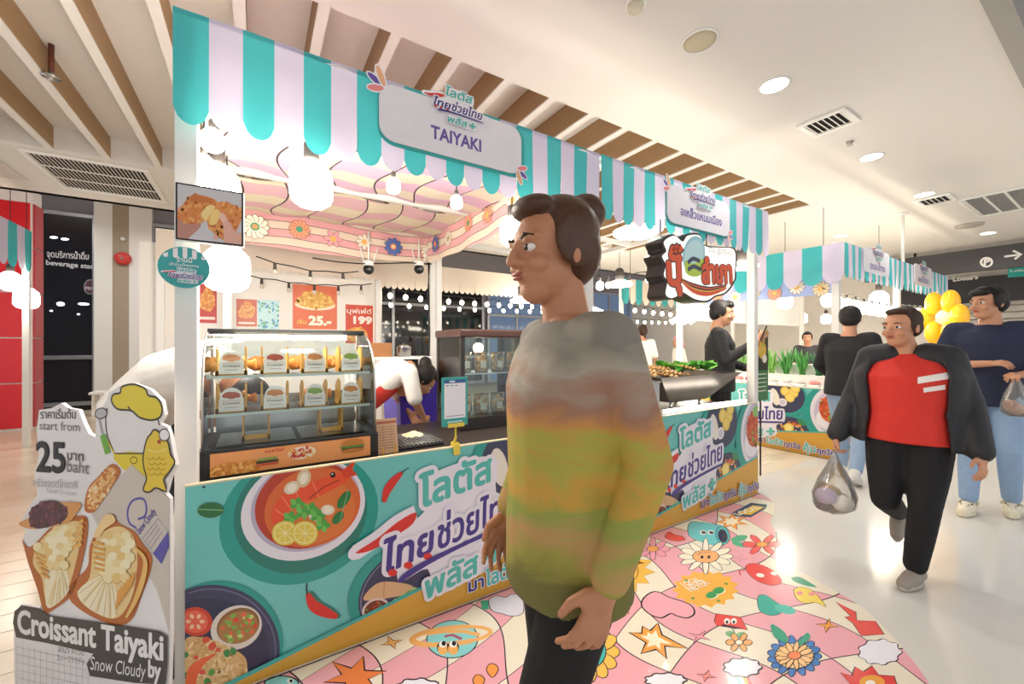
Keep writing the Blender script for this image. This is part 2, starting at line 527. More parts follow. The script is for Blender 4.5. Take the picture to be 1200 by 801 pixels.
# ceiling with its recess of timber fins
c = MB()
c.lohi((-9, .49, 3.2), (18, 2.45, 3.5)); c.lohi((6.36, 2.45, 3.2), (18, 7.4, 3.5)); c.lohi((-9, 5.65, 3.2), (6.36, 7.4, 3.5))
c.lohi((-9, 2.45, 3.42), (6.36, 5.65, 3.5)); c.lohi((-9, 7.4, 4.4), (18, 13, 4.5)); c.lohi((-9, 7.3, 3.2), (18, 7.4, 4.5))
ceil = struct(c.build('ceiling', m_ceil), 'cream plaster ceiling with a recess of timber fins', 'ceiling')
m_soff = mat('grey_soffit', '#8a8784', 0.7, amt=.03)
struct(MB().lohi((-9, -1.6, 3.42), (18, .40, 3.5)).build('ceiling_soffit', m_soff), 'dark grey raised ceiling above the aisle edge', 'ceiling')
struct(MB().lohi((-9, .40, 3.17), (18, .495, 3.5)).build('trim_1', mat('grey_trim', '#a8a5a1', .6)), 'grey edge trim along the aisle ceiling', 'trim')
fin = MB(); fin.mi = 0; fin.lohi((-.03, 2.45, 3.212), (.03, 5.65, 3.42)); fin.mi = 1; fin.lohi((-.03, 2.45, 3.2), (.03, 5.65, 3.212))
f0 = fin.build('beam', [m_wood, m_ceil], ceil, origin=Vector((0, 4.05, 3.2)))
f0.location = Vector((.72 - .4 * 8, 4.05, 3.2)) - WL[ceil]
for i in range(-7, 15):
    put('beam', f0.data, (.72 + .4 * i, 4.05, 3.2), ceil)

# ceiling fittings -------------------------------------------------
def downlight(p, label, watts=7):
    t = thing('downlight', label, 'ceiling light', p, 'round downlights in the cream ceiling')
    MB().lathe(p, [(.1, .03), (.105, -.004), (.088, -.006), (.084, .0), (.083, .03)], 24, cap=False).build('trim_ring', m_wht2, t)
    MB().lathe(Vector(p) + Vector((0, 0, -.005)), [(.084, .0), (.084, .004)], 24).build('lens', glow('downlight_lens', '#fff8ee', 30), t)
    L = bpy.data.lights.new('downlight_lamp', 'AREA'); L.shape = 'DISK'; L.size = .15; L.energy = watts; L.color = (1, .99, .98); L.spread = math.radians(150)
    o = bpy.data.objects.new('lamp', L); COL.objects.link(o); o.parent = t; o.location = (0, 0, -.012)
for p, lb in (((3.17, 1.46, 3.2), 'round ceiling downlight nearest the camera, beside the square air vent'),
              ((5.2, 1.5, 3.2), 'round ceiling downlight just past the square air vent'),
              ((7.06, 1.52, 3.2), 'small far downlight beside the slim far air vent'),
              ((10.4, 1.47, 3.2), 'farthest small downlight, right of the wide dark grille'),
              ((8.5, 2.86, 3.2), 'small downlight above the striped awning of the far stall'),
              ((1.2, 1.0, 3.2), 'round downlight out of view above the aisle sticker'),):
    if 'out of view' in lb: continue
    downlight(p, lb)
downlight((-.32, 2.62, 3.2), 'round downlight glowing above the left end of the striped awning', 6)
for k in range(3): downlight((-3.4 + 2.4 * k, 9.6, 4.4), ('unseen high downlight added before the lettered shop window', 'unseen high downlight added before the second shop window', 'unseen high downlight added before the wide shop window')[k], 30)  # out-of-view lamps added to brighten the far piers and shop fronts
t = thing('ceiling_speaker', 'round beige flush speaker grille in the cream ceiling', 'speaker', (2.32, 1.495, 3.2))
MB().lathe((2.32, 1.495, 3.2), [(.105, .01), (.11, -.004), (.096, -.007), (.094, .01)], 28, cap=False).build('rim', m_wht2, t)
MB().lathe((2.32, 1.495, 3.2), [(.095, .01), (.095, -.003), (.05, -.006)], 28).build('grille', mat('speaker_mesh', '#cfc6ac', .8, amt=.15, scale=200), t)
t = thing('smoke_detector', 'small round smoke detector at the top edge', 'smoke detector', (1.762, 1.515, 3.2))
MB().lathe((1.762, 1.515, 3.2), [(.06, .0), (.058, -.012), (.05, -.02)], 20).build('base', m_wht2, t)
MB().lathe((1.762, 1.515, 3.18), [(.045, 0), (.04, -.02), (.02, -.028)], 20).build('sensor_cap', mat('sensor_cream', '#d7d0bd', .5), t)
def vent(p, sx, sy, n, label, thick=.02, wide=False):
    t = thing('air_vent', label, 'air vent', p)
    p = Vector(p); b = MB()
    for s in (-1, 1):
        b.box(p + Vector((s * (sx / 2 - .02), 0, -.011)), (.04, sy, .02), None, .003); b.box(p + Vector((0, s * (sy / 2 - .02), -.011)), (sx - .08, .04, .02), None, .003)
    b.build('vent_frame', m_wht2, t)
    MB().box(p + Vector((0, 0, -.003)), (sx - .06, sy - .06, .004)).build('duct_shade_sheet', m_dark, t)  # dark sheet below the ceiling stands for the shade inside the duct
    for i in range(n):
        y = -sy / 2 + .05 + (sy - .1) * i / (n - 1)
        if wide: MB().box(p + Vector((0, y, -.0075)), (sx - .08, .026 if sy < .9 else .03, .003)).build('slat', m_wht2, t)
        else: MB().box(p + Vector((0, y, -.013)), (sx - .08, .022, .003), Matrix.Rotation(.6, 3, 'X')).build('slat', m_wht2, t)
    return t
vent((4.08, 1.46, 3.2), .34, .34, 7, 'square white air vent between the two nearest downlights')
vent((7.43, 1.5, 3.2), .4, .34, 6, 'slim white air vent past the third downlight')
def grille(p, sx, sy, nx, ny, label):
    t = vent(p, sx, sy, ny, label, wide=True); p = Vector(p)
    for i in range(nx):
        x = -sx / 2 + .05 + (sx - .1) * i / (nx - 1)
        MB().box(p + Vector((x, 0, -.0065)), (.007, sy - .08, .002)).build('vane', m_wht2, t)
grille((8.3, 1.05, 3.2), 1.25, .62, 24, 4, 'wide dark return-air grille by the right edge of the ceiling')
grille((-1.46, 6.35, 3.2), .95, 1.15, 26, 4, 'large dark return-air grille above the store window')
t = thing('perforated_panel', 'pale perforated ceiling access panel left of the dark grille', 'ceiling panel', (-3.0, 6.3, 3.2))
MB().lohi((-4.3, 5.85, 3.185), (-2.2, 6.85, 3.199), .004).build('panel_sheet', mat('perforated', '#d8d2cc', .8, amt=.12, scale=120), t)
t = thing('sprinkler', 'brown hanging fire sprinkler pipe with a metal head at upper left', 'sprinkler', onZ(60, 52, 3.42))
p = onZ(60, 52, 3.42)
MB().cyl(p, p - Vector((0, 0, .2)), .016).build('drop_pipe', mat('rust_pipe', '#6b3a2c', .6), t)
MB().lathe(p - Vector((0, 0, .245)), [(.012, 0), (.012, .01), (.05, .012), (.05, .02), (.018, .025), (.018, .05)], 14).build('sprinkler_head', m_steel, t)
p = onZ(996, 166, 3.2)
tag(MB().lathe(p, [(.02, 0), (.03, -.006), (.01, -.02), (.025, -.03), (.025, -.034)], 12).build('sprinkler', m_steel), 'tiny metal sprinkler head beyond the square vent', 'sprinkler')
p = onZ(1136, 263, 3.2)
t = tag(MB().lathe(p, [(.16, 0), (.15, -.03), (.02, -.035)], 20).build('ceiling_sensor', mat('sensor_grey', '#b9b3ab', .6)), 'flat grey disc on the ceiling below the wide grille', 'sensor')
p = onZ(1058, 250, 3.2)
t = thing('conduit', 'thin white vertical drop pipe above the far striped awning', 'pipe', (p.x, p.y, 2.45))
MB().cyl(p, (p.x, p.y, 2.5), .02).build('pipe', m_wht2, t); MB().lathe(p, [(.06, 0), (.05, -.02), (.02, -.03)], 12).build('flange', m_wht2, t)
# curved glowing cove fitting between fins at the upper left
pts = [onZ(172 + 4 * i, 0 + 19 * i, 3.3) for i in range(6)]

# far store front ---------------------------------------------------
WY = 11.6
struct(MB().lohi((-9, WY + .05, 0), (18, WY + .25, 4.4)).build('wall_back', mat('store_wall', '#8d8b93', .6)), 'grey far wall of the shop fronts', 'wall')
m_pane = mat('night_glass', '#181a22', 0.06, amt=.3, scale=1.5, coat=.3)
m_paneb = mat('blue_glass_glow', '#5f7492', 0.1, amt=.3, scale=1.2, emit='#7f9cc8', es=.25)  # panes emit a little to stand for the lit interior behind them
def shopwin(n, x0, x1, z0, z1, zs, pane, label, xs=()):
    t = thing('window_%d' % n, label, 'window', ((x0 + x1) / 2, WY, z0)); t['kind'] = 'structure'
    b = MB()
    for x in (x0, *xs, x1): b.lohi((x - .04, WY - .06, z0), (x + .04, WY + .04, z1), .006)
    for z in (z0 + .04, *zs, z1 - .04): b.lohi((x0, WY - .055, z - .04), (x1, WY + .035, z + .04), .006)
    b.build('window_frame', m_alu, t)
    xx = [x0, *xs, x1]; zz = [z0, *zs, z1]
    for a, bb in zip(xx, xx[1:]):
        for d, e in zip(zz, zz[1:]):
            MB().lohi((a + .03, WY - .01, d + .03), (bb - .03, WY + .01, e - .03)).build('pane', pane, t)
    return t
w1 = shopwin(1, -3.56, -2.79, .1, 3.97, (1.07, ), m_pane, 'tall dark shop window with white lettering at the left')
A = Art(lambda x, y: ((lambda p: (p.x + 3.56, p.z - .1))(onY(x, y, WY - .015))))
A.text('จุดบริการน้ำดื่ม', (55, 301), (104, 304), .13, '#d9d9dc', .012)
A.text('beverage station', (54, 310), (121, 316), .1, '#c9cad0', .03)
A.ell(106, 336, 8, 9, '#8a8f9c'); A.ell(106, 336, 6.8, 7.8, '#5b3a44'); A.text('PEPSI', (100, 339), (112, 340), .06, '#c9c9d0', .03)
o = A.build('lettering', front(-3.56, WY - .015, .1), w1)
for k, (x, y, rx, ry, cc) in enumerate(((63, 278, 5, 1.4, 8), (76, 280, 5, 1.4, 8), (71, 356, 5, 2.5, 10), (98, 356, 7, 1.5, 6), (60, 364, 2, 1, 4), (92, 368, 2, 1, 4))):
    A = Art(lambda x, y: ((lambda p: (p.x + 3.56, p.z - .1))(onY(x, y, WY - .012)))); A.ell(x, y, rx, ry, '#ffffff', 3, 12)
    A.build('glowing_oval', front(-3.56, WY - .012, .1), w1, glow('oval_glow', '#dfe6ff', 3.0))  # glowing ovals laid flat on the pane
for k in range(26):
    x = R.uniform(58, 110); y = R.uniform(382, 398)
    p = onY(x, y, WY - .06)
shopwin(2, -1.9, -.9, .1, 3.97, (1.07,), m_pane, 'dark shop window half hidden behind the stall post')
shopwin(3, -.9, 6.2, .1, 3.4, (.95, 2.5), m_pane, 'wide dark shop window behind the stalls', (.5, 1.9, 3.3, 4.7))
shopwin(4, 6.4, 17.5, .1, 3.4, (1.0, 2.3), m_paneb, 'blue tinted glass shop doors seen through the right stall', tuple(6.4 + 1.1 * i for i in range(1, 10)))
col_b = mat('beige_stone', '#a99a86', .6, amt=.08)
for x0, x1, m_, nm, lb in ((-2.79, -2.515, m_white, 'trim_2', 'white pier beside the lettered shop window'), (-2.515, -2.26, col_b, 'trim_3', 'beige stone strip in the white pier'), (-2.26, -1.9, m_white, 'trim_4', 'white pier behind the bending seller')):
    struct(MB().lohi((x0, WY - .12, 0), (x1, WY + .06, 4.4)).build(nm, m_), lb, 'column')
struct(MB().lohi((-3.6, WY - .05, 0), (-2.79, WY + .05, .12)).build('baseboard_back', m_black), 'black plinth below the shop window', 'baseboard')
p = onY(144, 303, WY - .13)
t = thing('fire_bell', 'round red fire bell on the beige column strip', 'alarm', p)
MB().lathe(p, [(.02, .0), (.14, .0), (.13, .05), (.05, .07)], 20, (0, -1, 0)).build('gong', mat('alarm_red', '#d2453c', .35), t)
MB().lathe(p + Vector((0, -.07, 0)), [(.03, 0), (.02, .015)], 12, (0, -1, 0)).build('bolt', m_steel, t)
p = onY(144, 280, WY - .13)
tag(MB().lathe(p, [(.04, .0), (.035, .03), (.01, .04)], 14, (0, -1, 0)).build('sensor_knob', m_wht2), 'small white round sensor above the red bell', 'sensor')
t = thing('red_notice', 'small red notice board low behind the stall post', 'sign', onY(194, 395, 10.5))
p0 = onY(186, 397, 10.5); p1 = onY(202, 378, 10.5)
MB().lohi((p0.x, 10.49, p0.z), (p1.x, 10.51, p1.z)).build('board', mat('notice_red', '#d6403a', .4), t)
MB().lohi((p0.x + .1, 10.48, p0.z + .15), (p1.x - .1, 10.49, p1.z - .08)).build('emblem', m_wht2, t)
MB().cyl((p0.x + .15, 10.5, 0), (p0.x + .15, 10.5, p0.z), .02).build('pole', m_alu, t)

# red tiled kiosk wall at the far left ------------------------------
RY = 9.3
xr = onY(37, 300, RY).x
t = struct(MB().lohi((-8, RY + .02, 0), (xr, RY + .35, 3.75)).build('wall_left', mat('white_grout', '#e9e4e2', .5)), 'red tiled kiosk wall at the far left', 'wall')
tile = MB().box((0, 0, 0), (.68, .03, .68), None, .006); tm = bpy.data.meshes.new('tile'); tile.bm.to_mesh(tm); tile.bm.free(); tm.materials.append(mat('red_tile', '#d6232e', .2, amt=.06))
for i in range(4):
    for j in range(5): put('tile', tm, (xr - .36 - .7 * i, RY + .01, .38 + .7 * j), t)
tile = MB().box((0, 0, 0), (.03, .3, .68), None, .006); tm2 = bpy.data.meshes.new('tile'); tile.bm.to_mesh(tm2); tile.bm.free(); tm2.materials.append(mat('red_tile_shaded', '#b23a44', .3))  # side tiles get a darker red, shade put into the colour
for j in range(5): put('tile', tm2, (xr + .01, RY + .19, .38 + .7 * j), t)

# right end: hanging direction signs and a shuttered front ------------
struct(MB().lohi((13.2, -7, 0), (13.4, 13, 3.2)).build('wall_right', mat('end_wall', '#efeae4', .6)), 'pale end wall with a roller shutter', 'wall')
t = thing('roller_shutter', 'white slatted roller shutter behind the man in navy', 'shutter', (13.15, 1.0, 0)); 
for i in range(18):
    MB().lohi((13.08, -3.2, .05 + i * .14), (13.16, 2.6, .175 + i * .14), .02).build('slat', mat('shutter_white', '#d5d0c8', .45), t)
m_sign = mat('sign_grey', '#4b4a4c', .5)
t = thing('direction_sign', 'dark grey hanging direction sign with a parking mark and arrow', 'sign', (11.4, .5, 2.7))
MB().lohi((11.38, -2.2, 2.7), (11.5, 3.4, 3.12), .01).build('sign_box', m_sign, t)
for y in (-1, 2.6, .72): MB().cyl((11.44, y, 3.1), (11.44, y, 3.2), .02).build('hanger', m_black, t)
SX = 11.37
frX = (Vector((SX, 3.4, 2.7)), -YA, ZA, -XA)
A = Art(lambda x, y: ((lambda p: (3.4 - p.y, p.z - 2.7))(onX(x, y, SX))))
A.line(ellpts(1156, 307, 6.4, 5.2, 0, 24), .03, '#f4f2ee', True); A.text('P', (1153.2, 310.6), (1159, 310.2), .13, '#f4f2ee', .05)
A.build('parking_mark', frX, t)
A = Art(lambda x, y: ((lambda p: (3.4 - p.y, p.z - 2.7))(onX(x, y, SX))))
A.line([(1177, 300.5), (1196, 298)], .035, '#f4f2ee'); A.line([(1187, 293.5), (1196.5, 298), (1189, 303.5)], .035, '#f4f2ee')
A.build('arrow_mark', frX, t)
t = thing('shop_sign', 'dark fascia sign with white store lettering under the direction sign', 'sign', (12.6, .8, 2.35))
MB().lohi((12.6, -3.2, 2.2), (12.75, 3.2, 2.72), .01).build('fascia', mat('fascia_dark', '#37363b', .5), t)
SX2 = 12.59
A = Art(lambda x, y: ((lambda p: (3.2 - p.y, p.z - 2.2))(onX(x, y, SX2))))
A.text('ทางเข้า', (1112, 322.5), (1154, 317.5), .12, '#e9e7e4', .03); A.build('lettering', (Vector((SX2, 3.2, 2.2)), -YA, ZA, -XA), t)
A = Art(lambda x, y: ((lambda p: (3.2 - p.y, p.z - 2.2))(onX(x, y, SX2))))
A.text("Lotus's", (1117, 329.5), (1146, 326.5), .085, '#f2f0ec', .04)
A.build('lettering', (Vector((SX2, 3.2, 2.2)), -YA, ZA, -XA), t)
A = Art(lambda x, y: ((lambda p: (3.2 - p.y, p.z - 2.2))(onX(x, y, SX2))))
A.poly([(1181, 314), (1215, 311), (1215, 323), (1181, 325)], '#2fb3ac'); A.text("Lotus's", (1184, 318.5), (1212, 316.5), .05, '#f2f0ec', .03)
A.build('teal_plate', (Vector((SX2, 3.2, 2.2)), -YA, ZA, -XA), t)
# ================================================================ the market stalls
X0, XM, X1, FY = -.22, 1.785, 3.80, 1.89
BY = 4.45
def vinyl(name, col, tr=.22):
    m = bpy.data.materials.new(name); MATS[name] = m; m.use_nodes = True; nt = m.node_tree; b = nt.nodes['Principled BSDF']
    nz = N(nt, 'ShaderNodeTexNoise'); nz.inputs['Scale'].default_value = 5; tc = N(nt, 'ShaderNodeTexCoord'); nt.links.new(tc.outputs['Object'], nz.inputs['Vector'])
    bp = N(nt, 'ShaderNodeBump'); bp.inputs['Strength'].default_value = .25; bp.inputs['Distance'].default_value = .02
    nt.links.new(nz.outputs['Fac'], bp.inputs['Height']); nt.links.new(bp.outputs[0], b.inputs['Normal'])
    b.inputs['Base Color'].default_value = (*lin(col), 1); b.inputs['Roughness'].default_value = .22
    tl = N(nt, 'ShaderNodeBsdfTranslucent'); tl.inputs[0].default_value = (*lin(col), 1)
    ms = N(nt, 'ShaderNodeMixShader'); ms.inputs[0].default_value = tr
    nt.links.new(b.outputs[0], ms.inputs[1]); nt.links.new(tl.outputs[0], ms.inputs[2]); nt.links.new(ms.outputs[0], nt.nodes['Material Output'].inputs[0])
    return m
v_teal = vinyl('awning_teal', '#48b4b9'); v_lil = vinyl('awning_lilac', '#cfc8de'); v_cream = vinyl('awning_cream', '#f3e6d8', .35)
m_frame = mat('frame_white', '#e8e6e2', .4, amt=.03)

def scallop_strip(fr, n, wd, ztop, zs, zb, mats, name, parent, first=0, wave=.006, phase=0.0):
    """a hanging valance: n stripes, each ending in a round tongue"""
    O, U, V, Nn = fr; b = MB()
    for i in range(n):
        b.mi = (i + first) % len(mats); k = 8; top = []; bot = []
        for j in range(k + 1):
            u = (i + j / k) * wd; a = math.pi * j / k
            dy = wave * math.sin(u * 9 + phase)
            zz = zs - (zs - zb) * math.sin(a) ** .55
            lo = O + U * u + V * zz + Nn * (dy * 1.6 + .004 * math.sin(i * 2.3)); hi = O + U * u + V * ztop + Nn * dy * .3
            mid = O + U * u + V * ((ztop + zs) / 2) + Nn * dy
            top.append((hi, mid, lo))
        b.grid([[t[r] for t in top] for r in range(3)])
    bmesh.ops.remove_doubles(b.bm, verts=b.bm.verts, dist=1e-5)
    return b.build(name, mats, parent, fix=False)

def stall_frame(x0, x1, label, yf=FY, yb=BY, zt=2.5):
    t = thing('market_stall', label, 'market stall', ((x0 + x1) / 2, (yf + yb) / 2, 0))
    for x in (x0 + .035, x1 - .035):
        for y in (yf + .056, yb):
            MB().lohi((x - .034, y - .034, 0), (x + .034, y + .034, zt), .004).build('post', m_frame, t)
    for y in (yf + .056, yb, ):
        MB().lohi((x0, y - .025, zt), (x1, y + .025, zt + .05), .004).build('beam', m_frame, t)
    for x in (x0 + .035, x1 - .035):
        MB().lohi((x - .025, yf + .085, zt), (x + .025, yb - .025, zt + .05), .004).build('beam', m_frame, t)
    MB().lohi((x0 + .06, 3.33, zt + .002), (x1 - .06, 3.38, zt + .05), .004).build('beam', m_frame, t)
    return t
sf1 = stall_frame(X0 - .035, XM - .03, 'taiyaki stall: white post frame, striped awning and teal tom yum front')
sf2 = stall_frame(XM - .028, X1 + .06, 'right-hand stall: white post frame, striped awning and teal front with mustard band')
for x0, n, sf in ((-.25, 20, sf1), (-.25 + .104 * 20, 20, sf2)):
    v = scallop_strip(front(x0, 1.85, 0), n, .1035, 2.52, 2.17, 2.112, [v_teal, v_lil], 'awning', sf, 0, phase=x0)
    MB().lohi((x0, 1.852, 2.5), (x0 + n * .1035, 1.88, 2.515)).build('hem_rail', m_frame, v)

# pink floral drapes inside ------------------------------------------
mk_sky = wavy_checker('drape_checks', '#f4ead0', '#f0c6cf', '#4a3a40', .30, .2, .18, 3.2, .02, .6, lines_x_only=True, trans=.35)
mk_skyl = wavy_checker('drape_checks_lilac', '#f4e8d6', '#e9c3dc', '#4a3a40', .30, .2, .18, 3.2, .02, .6, lines_x_only=True, trans=.35)
mk_val = wavy_checker('valance_bands', '#f3e1cd', '#f0b3b6', '#5a2f38', 60.0, .075, .32, 3.0, .05, .6, axes='XZ', trans=.25, bands=True)
mk_valY = wavy_checker('valance_bands_side', '#f3e1cd', '#f0b3b6', '#5a2f38', 60.0, .075, .32, 3.0, .05, .6, axes='YZ', trans=.25, bands=True)
def drape(x0, x1, y0, y1, z, sag, m_, label, n=20):
    b = MB(); P = []
    for j in range(13):
        v = j / 12; row = []
        for i in range(n + 1):
            u = i / n
            row.append(Vector((x0 + (x1 - x0) * u, y0 + (y1 - y0) * v, z - sag * (1 - (2 * v - 1) ** 2) - .012 * math.sin(u * 25 + v * 3))))
        P.append(row)
    b.grid(P)
    return tag(b.build('ceiling_drape', m_, fix=False), label, 'drape')
drape(X0 + .06, XM - .1, 2.02, 3.28, 2.51, .05, mk_skyl, 'pink and cream checked ceiling drape nearest the awning')
drape(X0 + .06, XM - .1, 3.5, 4.36, 2.535, .04, mk_sky, 'pink and cream checked ceiling drape at the back of the taiyaki stall')
def flower(A, x, y, r, pet, ctr, n=8, ctr2=None, sy=1.0, line='#5a3040'):
    for i in range(n):
        a = 2 * math.pi * i / n
        pp = ellpts(x + math.cos(a) * r * .62, y + math.sin(a) * r * .62 * sy, r * .42, r * .26 * (.6 + .4 * sy), math.degrees(a), 12)
        A.poly(pp, pet)
        if line: A.line(pp, r * .035, line, True)
    A.ell(x, y, r * .42, r * .42 * sy, pet, 0, 18)
    A.ell(x, y, r * .34, r * .34 * sy, ctr, 0, 18)
    if ctr2: A.ell(x, y, r * .2, r * .2 * sy, ctr2, 0, 14)
def floral_valance(fr, L, z0, z1, m_, label, fl, side):
    O, U, V, Nn = fr; b = MB(); P = []
    for j in range(5):
        P.append([O + U * (L * i / 40) + V * (z1 + (z0 - z1) * j / 4 - (.03 * math.sin(i / 40 * math.pi) if j == 4 else 0)) + Nn * (.012 * math.sin(i * .7 + j * .4)) for i in range(41)])
    b.grid(P)
    t = thing('floral_valance', label, 'valance', O + U * (L / 2) + V * z0)
    b.build('cloth', m_, t, fix=False)
    for (u, v, r, pet, ctr, n, c2) in fl:
        A = Art(); flower(A, u, v, r, pet, ctr, n, c2); A.build('printed_flower', (O + Nn * .018, U, V, Nn), t)
PK, CR, OR, BL = '#f2a3ab', '#f5ead6', '#f2a27e', '#4f6fb0'
fl = [(.16, 2.4, .11, CR, '#5e9b78', 12, '#f0a35c'), (.52, 2.43, .09, OR, '#4f9a7a', 12, None), (.82, 2.38, .085, PK, '#f3b35e', 6, None), (1.12, 2.39, .08, CR, '#f3b35e', 8, None), (1.42, 2.38, .095, BL, '#f08a4b', 9, '#f6dfb2'), (1.8, 2.36, .07, CR, '#5e9b78', 8, '#f0a35c')]
floral_valance((Vector((X0 + .05, BY - .06, 0)), XA, ZA, -YA), XM - X0 - .2, 2.25, 2.56, mk_val, 'pink floral valance across the back of the taiyaki stall', fl, 0)
fl = [(.25, 2.4, .09, BL, '#f08a4b', 9, None), (.6, 2.38, .08, CR, '#5e9b78', 10, '#f0a35c'), (1.05, 2.42, .075, OR, '#4f9a7a', 10, None), (1.4, 2.4, .08, OR, '#f3b35e', 6, None), (1.8, 2.4, .09, CR, '#f3b35e', 8, None), (2.15, 2.42, .08, BL, '#f08a4b', 8, None)]
floral_valance((Vector((XM - .15, BY - .1, 0)), -YA, ZA, -XA), BY - FY - .2, 2.24, 2.55, mk_valY, 'pink floral valance dividing the two stalls', fl, 1)

# ---------------------------------------------------------------- printed counter panels
TEAL, DGRN, NAVY, MUST, PURP, RED = '#70c4bf', '#2b9c90', '#3d3f5c', '#d9a441', '#443a8c', '#d8362e'
def logo(A, ox, oy, W, H, sl=0.0, back='#e9e6f0', teal='#57bdb4', solid=True):
    """the three-line programme logo; sl is its climb to the right"""
    q = lambda a, b: (ox + a * W, oy + b * H + sl * a * W)
    blob = [(.1, .34), (.12, .2), (.3, .2), (.34, -.02), (.5, -.06), (.86, -.02), (.88, .2), (1.0, .26), (1.0, .5), (.82, .58), (.8, .9), (.3, .92), (.28, .66), (.1, .58)]
    if solid: A.poly([q(*p) for p in smooth_poly(blob, 4)], back)
    def row(t, x0, x1, y, h, c, sh=.15, bold=.035, ow=.11):
        A.text(t, q(x0, y), q(x1, y), h * H, c, bold, sh, back, ow)
    row('โลตัส', .28, .8, .70, .22, teal)
    A.line([q(*p) for p in smooth_poly([(-.15, .56), (-.02, .6), (.1, .66), (.22, .68)], 3, False)], .115 * H, back); A.ell(*q(-.15, .56), .05 * H, .05 * H, back, 0, 14)
    A.poly([q(*p) for p in smooth_poly([(-.15, .56), (-.02, .6), (.1, .66), (.22, .68), (.2, .6), (.08, .56), (-.05, .53)], 3)], RED)
    row('ไทย', .04, .36, .32, .21, PURP, .25, .03)
    for x in (.07, .17, .3): A.ell(*q(x, .30), .022 * W, .038 * H, RED, 60, 12)
    row('ช่วยไทย', .38, 1.0, .32, .23, PURP, .25, .02)
    A.poly([q(*p) for p in smooth_poly([(.12, .2), (.3, .235), (.6, .25), (1.0, .24), (.97, .27), (.6, .285), (.3, .28), (.13, .25)], 3)], PURP)
    row('พลัส', .3, .68, -.02, .17, teal); 
    A.poly([q(*p) for p in [(.72, .05), (.77, .05), (.77, -.01), (.81, -.01), (.81, .05), (.86, .05), (.86, .09), (.81, .09), (.81, .15), (.77, .15), (.77, .09), (.72, .09)]], teal)
def chili(A, pts, wd, col=RED):
    A.line(smooth_poly(pts, 6, False), wd, '#2c6d55', taper=True)
def panel_art():
    m1 = lambda x, y: ((lambda p: (p.x + .22, p.z))(onY(x, y, FY)))
    m2 = lambda x, y: ((lambda p: (p.x - XM, p.z))(onY(x, y, FY)))
    A = Art(m1, ((0.0, 0.0), (2.0, .80))); rd = random.Random(4)
    idm = lambda x, y: (x, y)
    A.mp = idm; A.poly([(0, 0), (2, 0), (2, .8), (0, .8)], TEAL)
    A.mp = m1
    # tom yum bowl
    A.ell(350, 606, 96, 76, DGRN, -22, 40); A.ell(352, 602, 80, 68, '#2c7d70', -22, 40)
    A.ell(355, 596, 75, 58, '#e6e1ea', -22, 44); A.ell(358, 592, 66, 52, '#b9b0c6', -22, 44); A.ell(359, 591, 62, 50, '#b8402a', -22, 40)
    A.ell(366, 594, 58, 45, '#d96a35', -22, 40); A.ell(372, 600, 46, 34, '#de7a3d', -22, 36)
    prawn = smooth_poly([(318, 612), (320, 596), (330, 580), (350, 570), (372, 562), (392, 556), (408, 548), (416, 541), (412, 552), (408, 561), (396, 570), (380, 578), (364, 586), (348, 590), (338, 600), (330, 612)], 4)
    A.poly(prawn, '#e8542f')
    for a, b_ in (((345, 571), (352, 589)), ((366, 564), (374, 583)), ((330, 581), (342, 597)), ((322, 596), (336, 606))): A.line([a, b_], .004, '#f2855c')
    A.poly([(400, 552), (416, 538), (412, 549), (419, 556), (404, 560)], '#d8452a')
    A.line([(398, 562), (380, 570), (362, 584)], .006, '#a93a22'); A.ell(390, 556, 3.2, 3.4, '#1d1a1c', 0, 14); A.ell(389.4, 555, 1, 1, '#f4f4f4', 0, 8)
    for (x, y, rx, ry, ro, cc) in ((342, 571, 10, 7, -30, '#dccfb2'), (356, 560, 8, 11, 20, '#d9c39a'), (384, 597, 8, 6, 0, '#e4dac4'), (368, 604, 7, 6, 30, '#ded2ba')):
        A.ell(x, y, rx, ry, cc, ro, 18); A.ell(x, y, rx * .6, ry * .65, '#efe6d3', ro, 14)
    for x, y in ((348, 590), (340, 606), (364, 596), (372, 604), (355, 600), (378, 615)):
        for k in range(5): A.ell(x + 5 * math.cos(k * 1.26), y + 4 * math.sin(k * 1.26), 4.2, 3.2, '#6fc158' if k % 2 else '#4fa548', k * 72, 10)
    A.ell(403, 585, 12, 5.5, '#2f7a44', -55, 16); A.ell(396, 606, 9, 5, '#2f7a44', -50, 16); A.line([(398, 612), (408, 572)], .003, '#8cc08a')
    for x, y in ((334, 624), (357, 624)):
        A.ell(x, y, 15.5, 14.5, '#e0c94e', -10, 28); A.ell(x, y, 13.5, 12.5, '#efe39a', -10, 26); A.ell(x, y, 12, 11, '#e3cd54', -10, 24)
        for k in range(8): A.line([(x, y), (x + 12 * math.cos(k * .785), y + 11 * math.sin(k * .785))], .0025, '#f2e9b4')
    A.ell(247, 597, 15.5, 9, '#2f6e3f', -3, 24); A.line([(233, 596), (262, 597)], .003, '#8cc08a'); A.ell(239, 570, 1.8, 1.4, '#1a2a2a', 0, 10)
    # chillies
    A.line(smooth_poly([(448, 588), (452, 577), (460, 566), (470, 554)], 5, False), .03, '#2f7a6a', taper=True)
    A.line(smooth_poly([(450, 588), (453, 575), (461, 563), (471, 553)], 5, False), .042, RED, taper=True); A.line([(470, 554), (476, 549), (479, 548)], .005, '#1f4a34')
    A.line(smooth_poly([(364, 692), (374, 708), (388, 716), (398, 722)], 5, False), .034, '#2f7a6a', taper=True)
    A.line(smooth_poly([(360, 694), (367, 708), (380, 716), (395, 722)], 5, False), .042, RED, taper=True); A.line([(360, 696), (359, 688), (360, 682)], .006, '#1f4a34')
